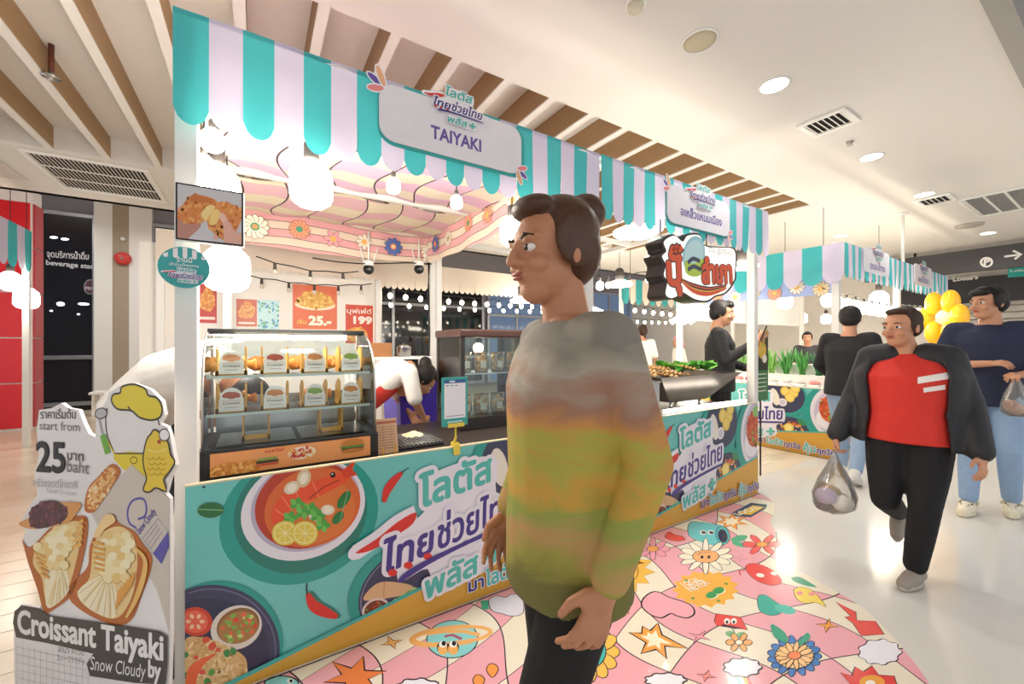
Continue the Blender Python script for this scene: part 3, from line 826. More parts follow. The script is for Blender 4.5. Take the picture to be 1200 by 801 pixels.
    # rice platter
    A.ell(258, 752, 74, 72, DGRN, 10, 40); A.ell(250, 758, 78, 74, NAVY, 10, 44); A.line(ellpts(250, 758, 73, 69, 10, 44), .004, '#6d7090', True); A.ell(248, 762, 68, 62, '#31334f', 10, 40)
    A.ell(230, 727, 19, 17, '#d4432f', 10, 24); A.ell(229, 727, 15, 13, '#e8674c', 10, 22)
    for k in range(6): A.ell(229 + 8 * math.cos(k * 1.05), 727 + 7 * math.sin(k * 1.05), 3.2, 2.2, '#f4c7a2', k * 60, 10)
    A.ell(277, 734, 31, 25, '#ddd3c8', -25, 30); A.ell(279, 732, 26, 20, '#8a6038', -25, 28); A.ell(279, 734, 24, 18, '#a97a44', -25, 28)
    A.scatter(ellpts(279, 734, 21, 15, -25, 20), 34, 3.2, ['#d8432f', '#e8674c', '#7fae4a', '#c7d27a'], rd, .75)
    rice = smooth_poly([(216, 750), (240, 746), (268, 756), (288, 770), (286, 792), (262, 806), (216, 806)], 4)
    A.poly(rice, '#d9b278'); A.scatter(rice, 150, 4.5, ['#e6c48e', '#cfa468', '#f0d6a8', '#c99a5c'], rd, .35); A.scatter(rice, 14, 5, ['#5f9a45', '#d8543a', '#3f8a4a'], rd, .8)
    A.poly(smooth_poly([(218, 800), (222, 780), (236, 770), (254, 764), (240, 776), (232, 790), (228, 806)], 4), '#e8663a')
    # dipping plate under the logo
    A.ell(470, 690, 68, 50, DGRN, -35, 36); A.ell(478, 690, 64, 46, NAVY, -35, 36); A.line(ellpts(478, 690, 61, 43, -35, 40), .004, '#8d8fae', True)
    A.poly(smooth_poly([(426, 702), (436, 686), (452, 680), (480, 684), (484, 692), (462, 698)], 4), '#d9b184'); A.line([(450, 681), (449, 698)], .003, '#a9794a')
    A.ell(440, 713, 17, 13, '#d9c9c0', -25, 26); A.ell(440, 713, 14, 10.5, '#7a3a26', -25, 24); A.scatter(ellpts(440, 713, 12, 9, -25, 18), 24, 1.8, ['#c9492f', '#6fa04a', '#a85a36'], rd, .8)
    for k in range(5): A.ell(462 + 5.5 * k, 707 - 3.2 * k, 5, 8, '#8fc06a' if k % 2 else '#b5d88c', 20, 14)
    # right half, read off the second stall
    A.mp = idm
    A.ell(1.42, .66, .27, .25, DGRN, 0, 36); A.ell(1.44, .68, .225, .21, NAVY, 0, 36)
    A.ell(1.33, .66, .05, .11, '#e9e2d4', 15, 18); A.ell(1.42, .60, .05, .05, '#efe8ea', 0, 18); A.ell(1.42, .60, .035, .035, '#cfc8d6', 0, 16)
    for a, b_ in ((1.45, .74), (1.54, .73), (1.5, .67), (1.56, .79)): A.ell(a, b_, .055, .06, '#e7c24f', 20, 18); A.ell(a, b_, .04, .045, '#f0d676', 20, 16)
    A.ell(1.5, .26, .3, .22, DGRN, 0, 34); A.ell(1.5, .25, .245, .18, NAVY, 0, 34)
    A.scatter(ellpts(1.52, .26, .16, .11, 0, 18), 60, .028, ['#e0a05a', '#d8663a', '#efcf8a', '#c94a34'], rd, .3); A.ell(1.49, .29, .055, .06, '#efd35c', 0, 20); A.ell(1.49, .29, .04, .045, '#f6e48f', 0, 18)
    A.ell(1.72, .45, .075, .035, '#2f7a4a', 10, 16); A.ell(1.63, .38, .05, .03, '#3f8a55', -30, 14)
    A.ell(2.0, .52, .36, .38, DGRN, 0, 40); A.ell(2.02, .54, .30, .33, '#e6e1ea', 0, 44); A.ell(2.02, .54, .26, .28, '#c9c0d2', 0, 40); A.ell(1.9, .46, .12, .12, '#efeaf0', 0, 26)
    red = ellpts(1.94, .58, .13, .16, 0, 24); A.poly(red, '#c9512f'); A.scatter(red, 60, .02, ['#e07a4a', '#a93a22', '#d8643a', '#7fae4a'], rd, .6); A.ell(1.97, .73, .06, .05, '#8fc06a', 0, 18)
    A.ell(1.2, .66, .02, .02, TEAL, 0, 6)
    # mustard wedge, logo and slogan
    A.poly([(0, 0), (2, .0), (2, .335), (0, .018)], '#4fb0a6'); A.poly([(0, 0), (2, 0), (2, .318), (0, .0)], MUST)
    logo(A, .70, .075, .74, .62, .16)
    A.text('มา', (1.14, .055), (1.225, .057), .062, PURP, .03, 0, '#efe9ee', .05); A.text('โลตัส', (1.24, .056), (1.43, .06), .075, '#58bdb8', .03, 0, '#efe9ee', .05)
    A.text('ทุกวัน', (1.45, .058), (1.62, .06), .062, PURP, .03, 0, '#efe9ee', .05); A.text('คุ้ม', (1.66, .05), (1.78, .052), .085, '#58bdb8', .03, 0, '#efe9ee', .05); A.text('ทุกวัน', (1.80, .052), (1.97, .054), .062, PURP, .03, 0, '#efe9ee', .05)
    A.line([(0, .004), (2, .004)], .006, '#2a2420')
    return A
PA = panel_art(); pa_me = PA.mesh('printed_artwork', print_mat('panel_print', .3))
m_board = mat('board_edge', '#d9d2c6', .5)
def counter_panel(fr, stall, L=2.0):
    O, U, V, Nn = fr
    t = MB().prism([(0, 0), (L, 0), (L, .80), (0, .80)], (O, U, V, Nn), .018).build('front_panel', m_board, stall)
    lay('printed_artwork', pa_me, (O + Nn * .0003, U, V, Nn), t)
    MB().prism([(0, .80), (L, .80), (L, .806), (0, .806)], (O + Nn * .002, U, V, Nn), .022).build('edge_strip', mat('edge_cream', '#e6d3b0', .4), t)
    return t
counter_panel(front(X0, FY, 0), sf1)
counter_panel(front(XM, FY, 0), sf2)

# ---------------------------------------------------------------- stall name boards
def petals(A, x, y, s, flip=1):
    for a, c, l in ((150, '#6a55a8', 1.0), (112, '#f0b48a', 1.1), (195, '#ee8f90', .9)):
        a = a if flip > 0 else a + 180; r = math.radians(a)
        for q, cc in ((1.5, '#f1eef4'), (1.0, c)):
            A.ell(x + math.cos(r) * s * .6 * l, y + math.sin(r) * s * .6 * l, s * .5 * l * (1.15 if q > 1 else 1), s * .17 * q, cc, a, 18)
def name_board(x0, x1, z0, z1, txt, tx0, tx1, tz, th, label, lx, lw, lz, lh):
    t = thing('name_board', label, 'sign', ((x0 + x1) / 2, 1.81, z0))
    yb = 1.832
    MB().prism(rrect(x0, z0 - .014, x1 + .012, z1 + .004, .075), front(0, yb, 0), .006).build('backing_board', mat('sign_teal', '#3aa8a6', .35), t)
    MB().prism(rrect(x0 + .004, z0, x1 - .012, z1, .07), front(0, yb - .008, 0), .007).build('face_board', mat('sign_white', '#ebe8ee', .35), t)
    A = Art()
    A.text(txt, (tx0, tz), (tx1, tz), th, '#6a5aa5', .025)
    A.build('lettering', front(0, yb - .0083, 0), t)
    A = Art(); logo(A, lx, lz, lw, lh, 0, '#f2eff4'); A.build('logo_plate', front(0, yb - .012, 0), t)
    A = Art(); petals(A, x0 + .03, z1 - .03, .08); A.build('petal_cutout', front(0, yb - .011, 0), t)
    A = Art(); petals(A, x1 - .045, z0 + .03, .07, -1); A.build('petal_cutout', front(0, yb - .011, 0), t)
name_board(.455, 1.225, 2.235, 2.49, 'TAIYAKI', .70, .965, 2.302, .062, 'white rounded name board lettered TAIYAKI on the awning', .70, .27, 2.40, .18)
name_board(2.445, 3.25, 2.19, 2.46, 'อเหล็วแหนมเนือง', 2.6, 3.12, 2.262, .06, 'white rounded name board in Thai script on the right awning', 2.70, .32, 2.36, .18)

# glowing lightbox sign hung at the right stall
def crab_sign():
    t = thing('lightbox_sign', 'thick black-edged lightbox sign with red Thai lettering and a spring roll', 'sign', (2.72, 1.75, 1.68))
    Y = 1.72
    mp = lambda x, y: ((lambda p: (p.x, p.z))(onY(x, y, Y)))
    out = [(778, 283), (790, 276), (800, 283), (806, 276), (820, 276), (826, 288), (842, 290), (858, 291), (862, 300), (861, 318), (860, 328), (850, 342), (838, 346), (828, 352), (814, 350), (800, 342), (795, 346), (786, 349), (780, 344), (782, 330), (778, 322), (780, 310), (776, 300), (781, 294)]
    P = [mp(*p) for p in smooth_poly(out, 4)]
    cx = sum(p[0] for p in P) / len(P); cz = sum(p[1] for p in P) / len(P)
    grow = lambda k: [(cx + (a - cx) * k, cz + (b - cz) * k) for a, b in P]
    MB().prism(grow(1.06), (Vector((0, Y + .005, 0)), XA, ZA, -YA), .13).build('casing', mat('casing_black', '#35302e', .3, .3), t)
    A = Art(lambda a, b: (a, b)); A.poly(grow(1.0), '#f3f4f2'); A.build('lit_face', front(0, Y, 0), t, mat('lit_acrylic', '#f6f4ee', .3, emit='#fff8ee', es=.55))
    A = Art(mp)
    A.ell(813, 298, 13, 22, '#9fd0dd', 8, 26); A.ell(813, 300, 11, 19, '#bfe2e6', 8, 24); A.poly(smooth_poly([(803, 305), (812, 309), (824, 303), (826, 316), (816, 324), (804, 320)], 4), '#b8d24a')
    A.line(smooth_poly([(806, 308), (812, 303), (820, 306)], 4, False), .03, '#37445c'); A.line(smooth_poly([(806, 316), (813, 312), (821, 316)], 4, False), .03, '#37445c')
    A.text('ปุ๊', (783, 333), (799, 333), .19, '#e4572e', .05, 0, '#2c2420', .03)
    mk = smooth_poly([(786, 296), (788, 290), (791, 294), (793, 289), (796, 293), (799, 289)], 4, False); A.line(mk, .06, '#2c2420'); A.line(mk, .038, '#e4572e')
    A.text('ลำเภา', (823, 331), (857, 331), .16, '#e4572e', .05, 0, '#2c2420', .03)
    A.text('ต้น.สูตรแม่', (830, 295), (857, 299), .045, '#b9c0c4', .01)
    for k, cc in enumerate(('#2c2420', '#e4572e', '#2c2420', '#f0b049', '#e4572e')):
        A.line(smooth_poly([(798, 327 + k * .8), (812, 334 + k * 1.8), (830, 338 + k * 1.6), (850, 334 + k)], 5, False), .03, cc, taper=True)
    A.build('lettering', front(0, Y - .001, 0), t)
    for x in (2.4, 2.95): MB().cyl((x, 1.845, 1.98), (x, 1.845, 2.2), .004, n=6).build('hanging_wire', m_black, t)
crab_sign()

# picture sign and round badge on the left post -----------------------
def photo_sign():
    t = thing('picture_sign', 'framed photo sign of hands pulling apart a fried pie on the post', 'sign', (-.14, 1.8, 1.68))
    Y = 1.80
    MB().lohi((-.238, Y, 1.682), (-.038, Y + .018, 1.884), .002).build('panel_board', m_wht2, t)
    MB().lohi((-.23, Y + .018, 1.75), (-.2, FY + .0215, 1.8)).build('bracket', m_black, t)
    MB().lohi((-.235, Y - .004, 1.685), (-.041, Y, 1.881)).build('frame', m_black, t)
    mp = lambda x, y: ((lambda p: (p.x, p.z))(onY(x, y, Y - .004)))
    A = Art(mp, ((-.230, 1.690), (-.046, 1.876))); rd = random.Random(2)
    A.poly([(205, 210), (288, 222), (288, 295), (203, 286)], '#c9c7cb')
    A.poly(smooth_poly([(208, 290), (206, 262), (216, 250), (236, 262), (222, 278)], 4), '#b98272')
    A.poly(smooth_poly([(207, 244), (222, 238), (232, 240), (228, 248), (212, 254), (206, 252)], 4), '#d99f8a')
    pie = smooth_poly([(209, 256), (213, 242), (226, 228), (248, 232), (255, 238), (252, 248), (240, 258), (224, 262)], 4); A.poly(pie, '#d9843a'); A.scatter(pie, 90, 2.6, ['#e39a4c', '#c46a2a', '#eaa85c', '#d57c34'], rd, .6)
    A.poly([(226, 228), (249, 233), (247, 238), (224, 236)], '#c8702e')
    A.poly(smooth_poly([(236, 250), (246, 240), (256, 246), (250, 260), (240, 258)], 4), '#f2d58a')
    pie = smooth_poly([(243, 262), (250, 246), (260, 236), (283, 246), (281, 262), (268, 282), (252, 274)], 4); A.poly(pie, '#dd8a40'); A.scatter(pie, 90, 2.6, ['#e39a4c', '#c46a2a', '#eaa85c', '#d57c34'], rd, .6)
    A.poly(smooth_poly([(250, 246), (258, 248), (254, 262), (245, 262)], 4), '#f0cc7c')
    A.poly(smooth_poly([(258, 250), (264, 252), (276, 272), (284, 274), (284, 296), (264, 292), (262, 268)], 4), '#e0ab98'); A.ell(261, 255, 3.5, 6, '#eabbaa', -20, 14); A.ell(253, 278, 3, 2.6, '#e0a594', 0, 12)
    A.build('photo_print', front(0, Y - .0045, 0), t)
photo_sign()
def badge():
    Y = 1.80
    t = thing('round_badge', 'round teal badge sign with scalloped top on the left post', 'sign', (-.21, Y, 1.515))
    cx, cz, r = -.212, 1.59, .0715
    MB().prism(ellpts(cx, cz, r, r, 0, 48), front(0, Y, 0), .012).build('disc', mat('badge_teal', '#36a5a5', .35), t)
    MB().lohi((cx - .015, Y + .012, cz - .02), (cx + .015, FY + .0215, cz + .02)).build('bracket', m_black, t)
    A = Art()
    for k in range(5):
        x = cx - .05 + k * .026
        zt = cz + math.sqrt(max(0, (r - .002) ** 2 - (x - cx) ** 2)); zb = cz + .037
        if zt > zb: A.poly([(x - .0065, min(zt, cz + math.sqrt(max(0, (r - .002) ** 2 - (x - .0065 - cx) ** 2)))), (x + .0065, min(zt, cz + math.sqrt(max(0, (r - .002) ** 2 - (x + .0065 - cx) ** 2)))), (x + .0065, zb), (x + .004, zb - .006), (x - .004, zb - .006), (x - .0065, zb)], '#efe9ec')
    A.text('ร้านนี้', (cx - .02, cz + .018), (cx + .022, cz + .018), .016, '#f4f4f4', .015); A.text('เข้าร่วมโครงการ', (cx - .04, cz + .004), (cx + .04, cz + .003), .009, '#f4f4f4', .01)
    logo(A, cx - .045, cz - .05, .095, .052, -.04)
    A.build('lettering', front(0, Y - .0005, 0), t)
badge()
# ================================================================ floor sticker with doodles
def floor_sticker():
    rim = [(890, 577.5), (905, 587), (908, 598), (903, 611), (912, 627), (924, 639), (926, 651), (914, 661), (940, 671), (964, 684), (1012, 713), (1047, 747), (1081, 789), (1100, 822)]
    P = [(onZ(x, y, 0).x, onZ(x, y, 0).y) for x, y in smooth_poly(rim, 4, False)] + smooth_poly([(2.02, .36), (1.5, .3), (.95, .5), (.4, .95), (.0, 1.45), (-.1, 1.868)], 4, False)
    P = [(a, min(b, 1.868)) for a, b in P]
    t = thing('floor_sticker', 'pink and cream checked floor sticker with cartoon doodles in front of the stall', 'floor sticker', (1.6, 1.2, 0))
    m_ = wavy_checker('sticker_checks', '#efe5d0', '#eeabb4', '#46323a', .27, .17, .3, 3.4, .012, .16, grow=.55, coat=.4)
    MB().prism(P, (Vector((0, 0, .0016)), XA, YA, ZA), .0015).build('vinyl_sheet', m_, t, origin=Vector((.35, 1.0, 0)))
    fr = (Vector((0, 0, .0018)), XA, YA, ZA); mp = lambda x, y: ((lambda p: (p.x, p.y))(onZ(x, y, 0)))
    K = '#33222c'; pm = print_mat('sticker_print', .16)
    def D(name):
        A = Art(mp); return A
    def fin(A, name): A.build(name, fr, t, pm)
    def star(x, y, r, c, n=4, ri=.3, rot=20, sy=.6, w=.004):
        A = D(0); A.oline(starpts(x, y, r, r * ri, n, rot, 1, sy), c, w, K); fin(A, 'star_doodle')
    def cloud(x, y, w, h, lwd=.007, n0=1):
        pts = []
        for k in range(9):
            a = 2 * math.pi * k / 9
            for q in (-.26, -.1, .08, .24):
                rr = 1.0 + .16 * math.cos(q * 6)
                pts.append((x + w * math.cos(a + q) * rr * .85, y + h * math.sin(a + q) * rr * .85))
        A = D(0); A.n = n0; A.oline(pts, '#efecf3', lwd, K); fin(A, 'cloud_doodle')
    def petflower(x, y, rx, ry, pet, ctr, n, face=0, w=.004, rc=.5, n0=1):
        A = D(0); A.n = n0
        for k in range(n):
            a = 2 * math.pi * k / n
            A.oline(ellpts(x + rx * .68 * math.cos(a), y + ry * .68 * math.sin(a), rx * .36, ry * .34 if n < 9 else ry * .24, math.degrees(math.atan2(ry * math.sin(a), rx * math.cos(a))), 14), pet, w, K)
        A.oline(ellpts(x, y, rx * rc, ry * rc, 0, 24), ctr, w, K)
        if face:
            for s_ in (-.14, .12): A.ell(x + rx * s_, y + ry * .06, rx * .06, ry * .13, K, 10, 12)
            A.line([(x - rx * .3, y - ry * .12), (x - rx * .2, y - ry * .28), (x, y - ry * .33), (x + rx * .2, y - ry * .3)], w, K)
        fin(A, 'flower_doodle')
    # ringed planet
    A = D(0); A.oline(ellpts(530, 749, 30, 22, -4, 36), '#8cd3d2', .005, K)
    A.line(ellpts(529, 745, 46, 9.5, -6, 40, 60, 300), .03, '#efb36a'); A.line(ellpts(529, 745, 46, 9.5, -6, 40, -65, 70), .022, '#efb36a'); A.line([(500, 743), (520, 740), (545, 740), (562, 744)], .022, '#efb36a')
    for x in (519, 531): A.ell(x, 759, 7, 8, K, 0, 18); A.ell(x, 761, 6, 6.5, '#f1b060', 0, 18); A.ell(x, 755, 4.6, 4, '#f4efe6', 0, 14); A.ell(x + 1, 754, 2.6, 3, K, 0, 12)
    A.line([(521, 746), (530, 744), (541, 749)], .016, '#b05a6e'); fin(A, 'planet_doodle')
    A = D(0); A.oline(starpts(416, 793, 33, 14, 6, -75, 1.15, .75), '#ef8446', .008, K); fin(A, 'star_doodle')
    star(459, 753, 14, '#efb36a', 4, .32, -20)
    cloud(490, 808, 30, 14)
    for x, y in ((577, 785), (561, 798)):
        A = D(0); A.oline(smooth_poly([(x, y + 9), (x - 7, y), (x - 3, y - 7), (x + 4, y - 6), (x + 7, y)], 3), '#ee9a4a', .004, K); fin(A, 'drop_doodle')
    A = D(0); A.oline(ellpts(330, 801, 20, 9, 0, 26), '#8cd3d2', .005, K); A.ell(340, 798, 4, 3, '#f4efe6', 0, 10); A.ell(341, 798, 2, 2, K, 0, 8); fin(A, 'planet_doodle')
    A = D(0); A.poly([(563, 704), (572, 703), (573, 714), (565, 714)], '#3fae8a'); A.oline(smooth_poly([(573, 703), (582, 698), (592, 700), (600, 696), (612, 700), (613, 718), (600, 722), (588, 719), (576, 715)], 4), '#dcd9e2', .004, K); fin(A, 'bottle_doodle')
    # sleepy sun with a cloud
    A = D(0); A.oline(starpts(724, 668, 44, 32, 13, 5, 1, .66), '#efb94e', .003, '#b5832a'); A.line(ellpts(724, 668, 24, 17, 8, 32), .005, '#8a6424', True)
    A.ell(726, 666, 3, 2.4, '#e88e8e', 0, 12); A.line([(711, 668), (715, 670), (719, 669)], .003, '#8a6424'); A.line([(733, 666), (737, 667), (740, 665)], .003, '#8a6424'); A.line([(716, 673), (724, 676), (731, 673)], .003, '#8a6424'); fin(A, 'sun_doodle')
    cloud(727, 653, 18, 9, .004, 30)
    A = D(0); A.oline([(655, 693), (673, 689), (681, 699), (702, 700), (711, 706), (733, 707), (737, 719), (715, 714), (714, 716), (690, 710), (682, 709), (680, 711), (659, 701)], '#efa04e', .004, K); fin(A, 'lightning_doodle')
    A = D(0); A.oline(smooth_poly([(768, 693), (785, 700), (808, 708), (814, 718), (806, 724), (794, 722), (786, 719), (775, 724), (762, 720), (752, 710), (755, 700)], 4), '#efaab4', .008, K); fin(A, 'heart_doodle')
    A = D(0); pts = [(737, 741), (752, 742), (753, 734), (762, 739), (771, 730), (776, 744), (806, 760), (779, 757), (781, 772), (769, 761), (751, 766), (757, 753)]
    A.oline(pts, '#f0a650', .009, K); A.poly([(758 + (x - 766) * .0 + (x - 766) * .55 + 8, 749 + (y - 749) * .55) for x, y in pts], '#f6ecd0'); fin(A, 'burst_doodle')
    petflower(688, 764, 37, 34, '#f0bf58', '#4fb9b4', 13, 0, .004, .6)
    A = D(0); A.n = 50; A.ell(686, 755, 5, 3, '#f4efe6', 20, 12); A.ell(687, 755, 2.4, 2.2, K, 0, 10); A.ell(678, 766, 4.5, 3, '#f4efe6', 20, 12); A.ell(677, 766, 2.2, 2, K, 0, 10); A.ell(680, 758, 2.4, 2, '#d87a9a', 0, 10); fin(A, 'face_doodle')
    petflower(827, 652, 31, 15, '#f3ead2', '#f2b173', 12, 1)
    petflower(765, 643, 19, 10, '#efa0b0', '#f2a65a', 8, 0, .003, .35)
    A = D(0); A.oline(smooth_poly([(779, 629), (784, 623), (790, 626), (799, 628), (803, 632), (796, 634), (786, 633)], 4), '#e4524e', .003, K); fin(A, 'heart_doodle')
    A = D(0); A.oline(smooth_poly([(808, 613), (816, 611), (846, 616), (853, 622), (850, 636), (842, 640), (812, 631), (806, 622)], 3), '#6fc6c8', .004, K); A.oline(ellpts(847, 627, 8, 11, -15, 20), '#58b4bb', .004, K); A.ell(847, 628, 5.5, 8, '#2d3556', -15, 18)
    for x in (824, 833): A.ell(x, 624, 4, 2.6, '#f4efe6', 10, 12); A.ell(x + .5, 624, 3, 1.6, K, 10, 10)
    fin(A, 'can_doodle')
    A = D(0); A.poly(smooth_poly([(856, 632), (866, 627), (876, 628), (872, 633), (862, 635)], 3), '#5fb08a'); A.poly(smooth_poly([(858, 634), (870, 636), (880, 641), (868, 641), (860, 638)], 3), '#5fb08a'); fin(A, 'leaf_doodle')
    petflower(893, 638, 22, 10, '#e8605c', '#f0a34e', 6, 0, .003, .3, 10)
    A = D(0); A.poly(starpts(827, 690, 40, 33, 15, 8, 1, .56), '#efb24c')
    for x, y in ((804, 680), (851, 684), (812, 701), (842, 704)): A.ell(x, y, 2.2, 1.4, '#6a9a4a', 0, 10)
    for x, y in ((834, 697), (842, 692)): A.ell(x + 1.4, y + .6, 7, 4, '#f2ecd8', -12, 16); A.ell(x, y, 7, 4, '#3f9a55', -12, 16)
    A.text('LOCAL', (802, 687), (822, 680), .035, '#f6efdd', .02); A.text('NEVER', (811, 694), (832, 684), .05, '#f6efdd', .02); fin(A, 'badge_doodle')
    A = D(0); A.oline([(839, 719), (868, 723), (876, 738), (840, 733), (837, 728)], '#e4524e', .004, K)
    A.poly([(845, 731), (870, 736), (862, 737), (847, 734)], '#3d2238')
    for x in (852, 860): A.ell(x, 728, 3.6, 3.6, '#f4efe6', 0, 12); A.ell(x, 729, 1.6, 2, K, 0, 8)
    fin(A, 'pot_doodle'); A = D(0); A.n = 16; A.line([(858, 736), (862, 744), (866, 752)], .006, '#5f9a6a'); A.ell(856, 743, 6, 3.4, '#7fb68a', 10, 12); A.ell(868, 744, 6, 3.4, '#7fb68a', -10, 12); fin(A, 'leaf_doodle'); petflower(866, 753, 15, 10, '#f0ae6a', '#f3ead2', 6, 0, .003, .3, 20)
    A = D(0); A.oline(smooth_poly([(874, 663), (884, 660), (900, 665), (912, 674), (916, 683), (904, 686), (888, 681), (877, 672)], 4), '#e4524e', .003, K); A.ell(891, 674, 5, 2.4, '#f4efe6', 10, 12); A.ell(907, 672, 4, 2, '#f4efe6', 10, 12); A.line([(874, 668), (866, 669), (868, 674)], .008, '#c9443e'); fin(A, 'berry_doodle')
    A = D(0); A.oline(smooth_poly([(888, 700), (896, 697), (906, 703), (916, 711), (914, 719), (902, 721), (890, 715)], 4), '#3fae9c', .003, K); A.ell(920, 714, 13, 5, '#58c0ae', 14, 16); fin(A, 'whale_doodle')
    A = D(0); A.poly(smooth_poly([(927, 677), (937, 676), (950, 683), (957, 688), (944, 686), (932, 682)], 3), '#3f9a7a'); fin(A, 'leaf_doodle')
    A = D(0); A.oline(smooth_poly([(930, 692), (936, 688), (946, 689), (954, 694), (960, 700), (968, 711), (956, 706), (944, 707), (934, 702)], 4), '#efd460', .003, K); A.ell(937, 695, 4, 2.4, '#e8938e', 0, 12); A.ell(951, 696, 4, 2.4, '#e8938e', 0, 12); fin(A, 'blob_doodle')
    A = D(0); A.n = 60
    for a, b_ in (((922, 754), (904, 732)), ((938, 757), (946, 742))):
        A.poly(smooth_poly([a, ((a[0] + b_[0]) / 2 - 6, (a[1] + b_[1]) / 2 + 3), b_, ((a[0] + b_[0]) / 2 + 7, (a[1] + b_[1]) / 2 - 1)], 4), '#3f9f80')
    fin(A, 'leaf_doodle')
    petflower(931, 769, 31, 20, '#4a7fc0', '#f3d3a0', 15, 0, .003, .74); petflower(931, 769, 22, 13, '#f4c58a', '#ee8a58', 13, 0, .003, .36, 50)
    cloud(1031, 764, 27, 16, .004); cloud(870, 782, 24, 12); cloud(780, 797, 26, 9)
    A = D(0)
    for k, cc in enumerate(('#e8615a', '#f0b04e', '#f3ead2', '#6fc0c2')): A.line([(876 - 4 * k, 793), (884 - 4 * k, 815)], .012, cc)
    fin(A, 'rainbow_doodle')
    A = D(0); A.oline([(979, 705), (1003, 717), (1004, 727), (1026, 728), (1036, 743), (1009, 745), (1000, 731), (990, 723), (997, 722)], '#e85f58', .004, K); fin(A, 'lightning_doodle')
    A = D(0); A.oline([(985, 788), (998, 792), (1002, 781), (1012, 787), (1022, 780), (1030, 791), (1048, 792), (1052, 806), (1000, 806)], '#e4524e', .004, K); A.ell(1022, 800, 15, 9, '#efa84e', 0, 20); A.ell(1020, 801, 6, 4, '#f4efe6', 0, 12); fin(A, 'burst_doodle')
    star(747, 659, 9, '#e4604e', 4, .3, 10, .55); star(970, 733, 14, '#f0a650', 4, .28, 10, .6); star(820, 746, 15, '#efa0aa', 4, .25, 30, .55); star(828, 792, 12, '#ee8f86', 4, .3, 15, .6)
    star(868, 654, 8, '#efaab4', 4, .3, 10, .5, .002)
    A = D(0); A.oline(starpts(857, 611, 21, 9, 7, 20, 1, .5), '#ee9a4a', .004, K); A.poly(starpts(857, 611, 11, 6, 7, 20, 1, .5), '#f6ecd0'); fin(A, 'burst_doodle')
    A = D(0); A.poly([(857, 601), (880, 589), (899, 591), (897, 596), (880, 606), (862, 605)], '#394a66'); A.poly([(864, 602), (882, 592), (896, 594), (880, 603)], '#e3c04e'); A.text('LOCAL', (866, 604), (892, 595), .05, '#f6efdd', .03); fin(A, 'badge_doodle')
floor_sticker()

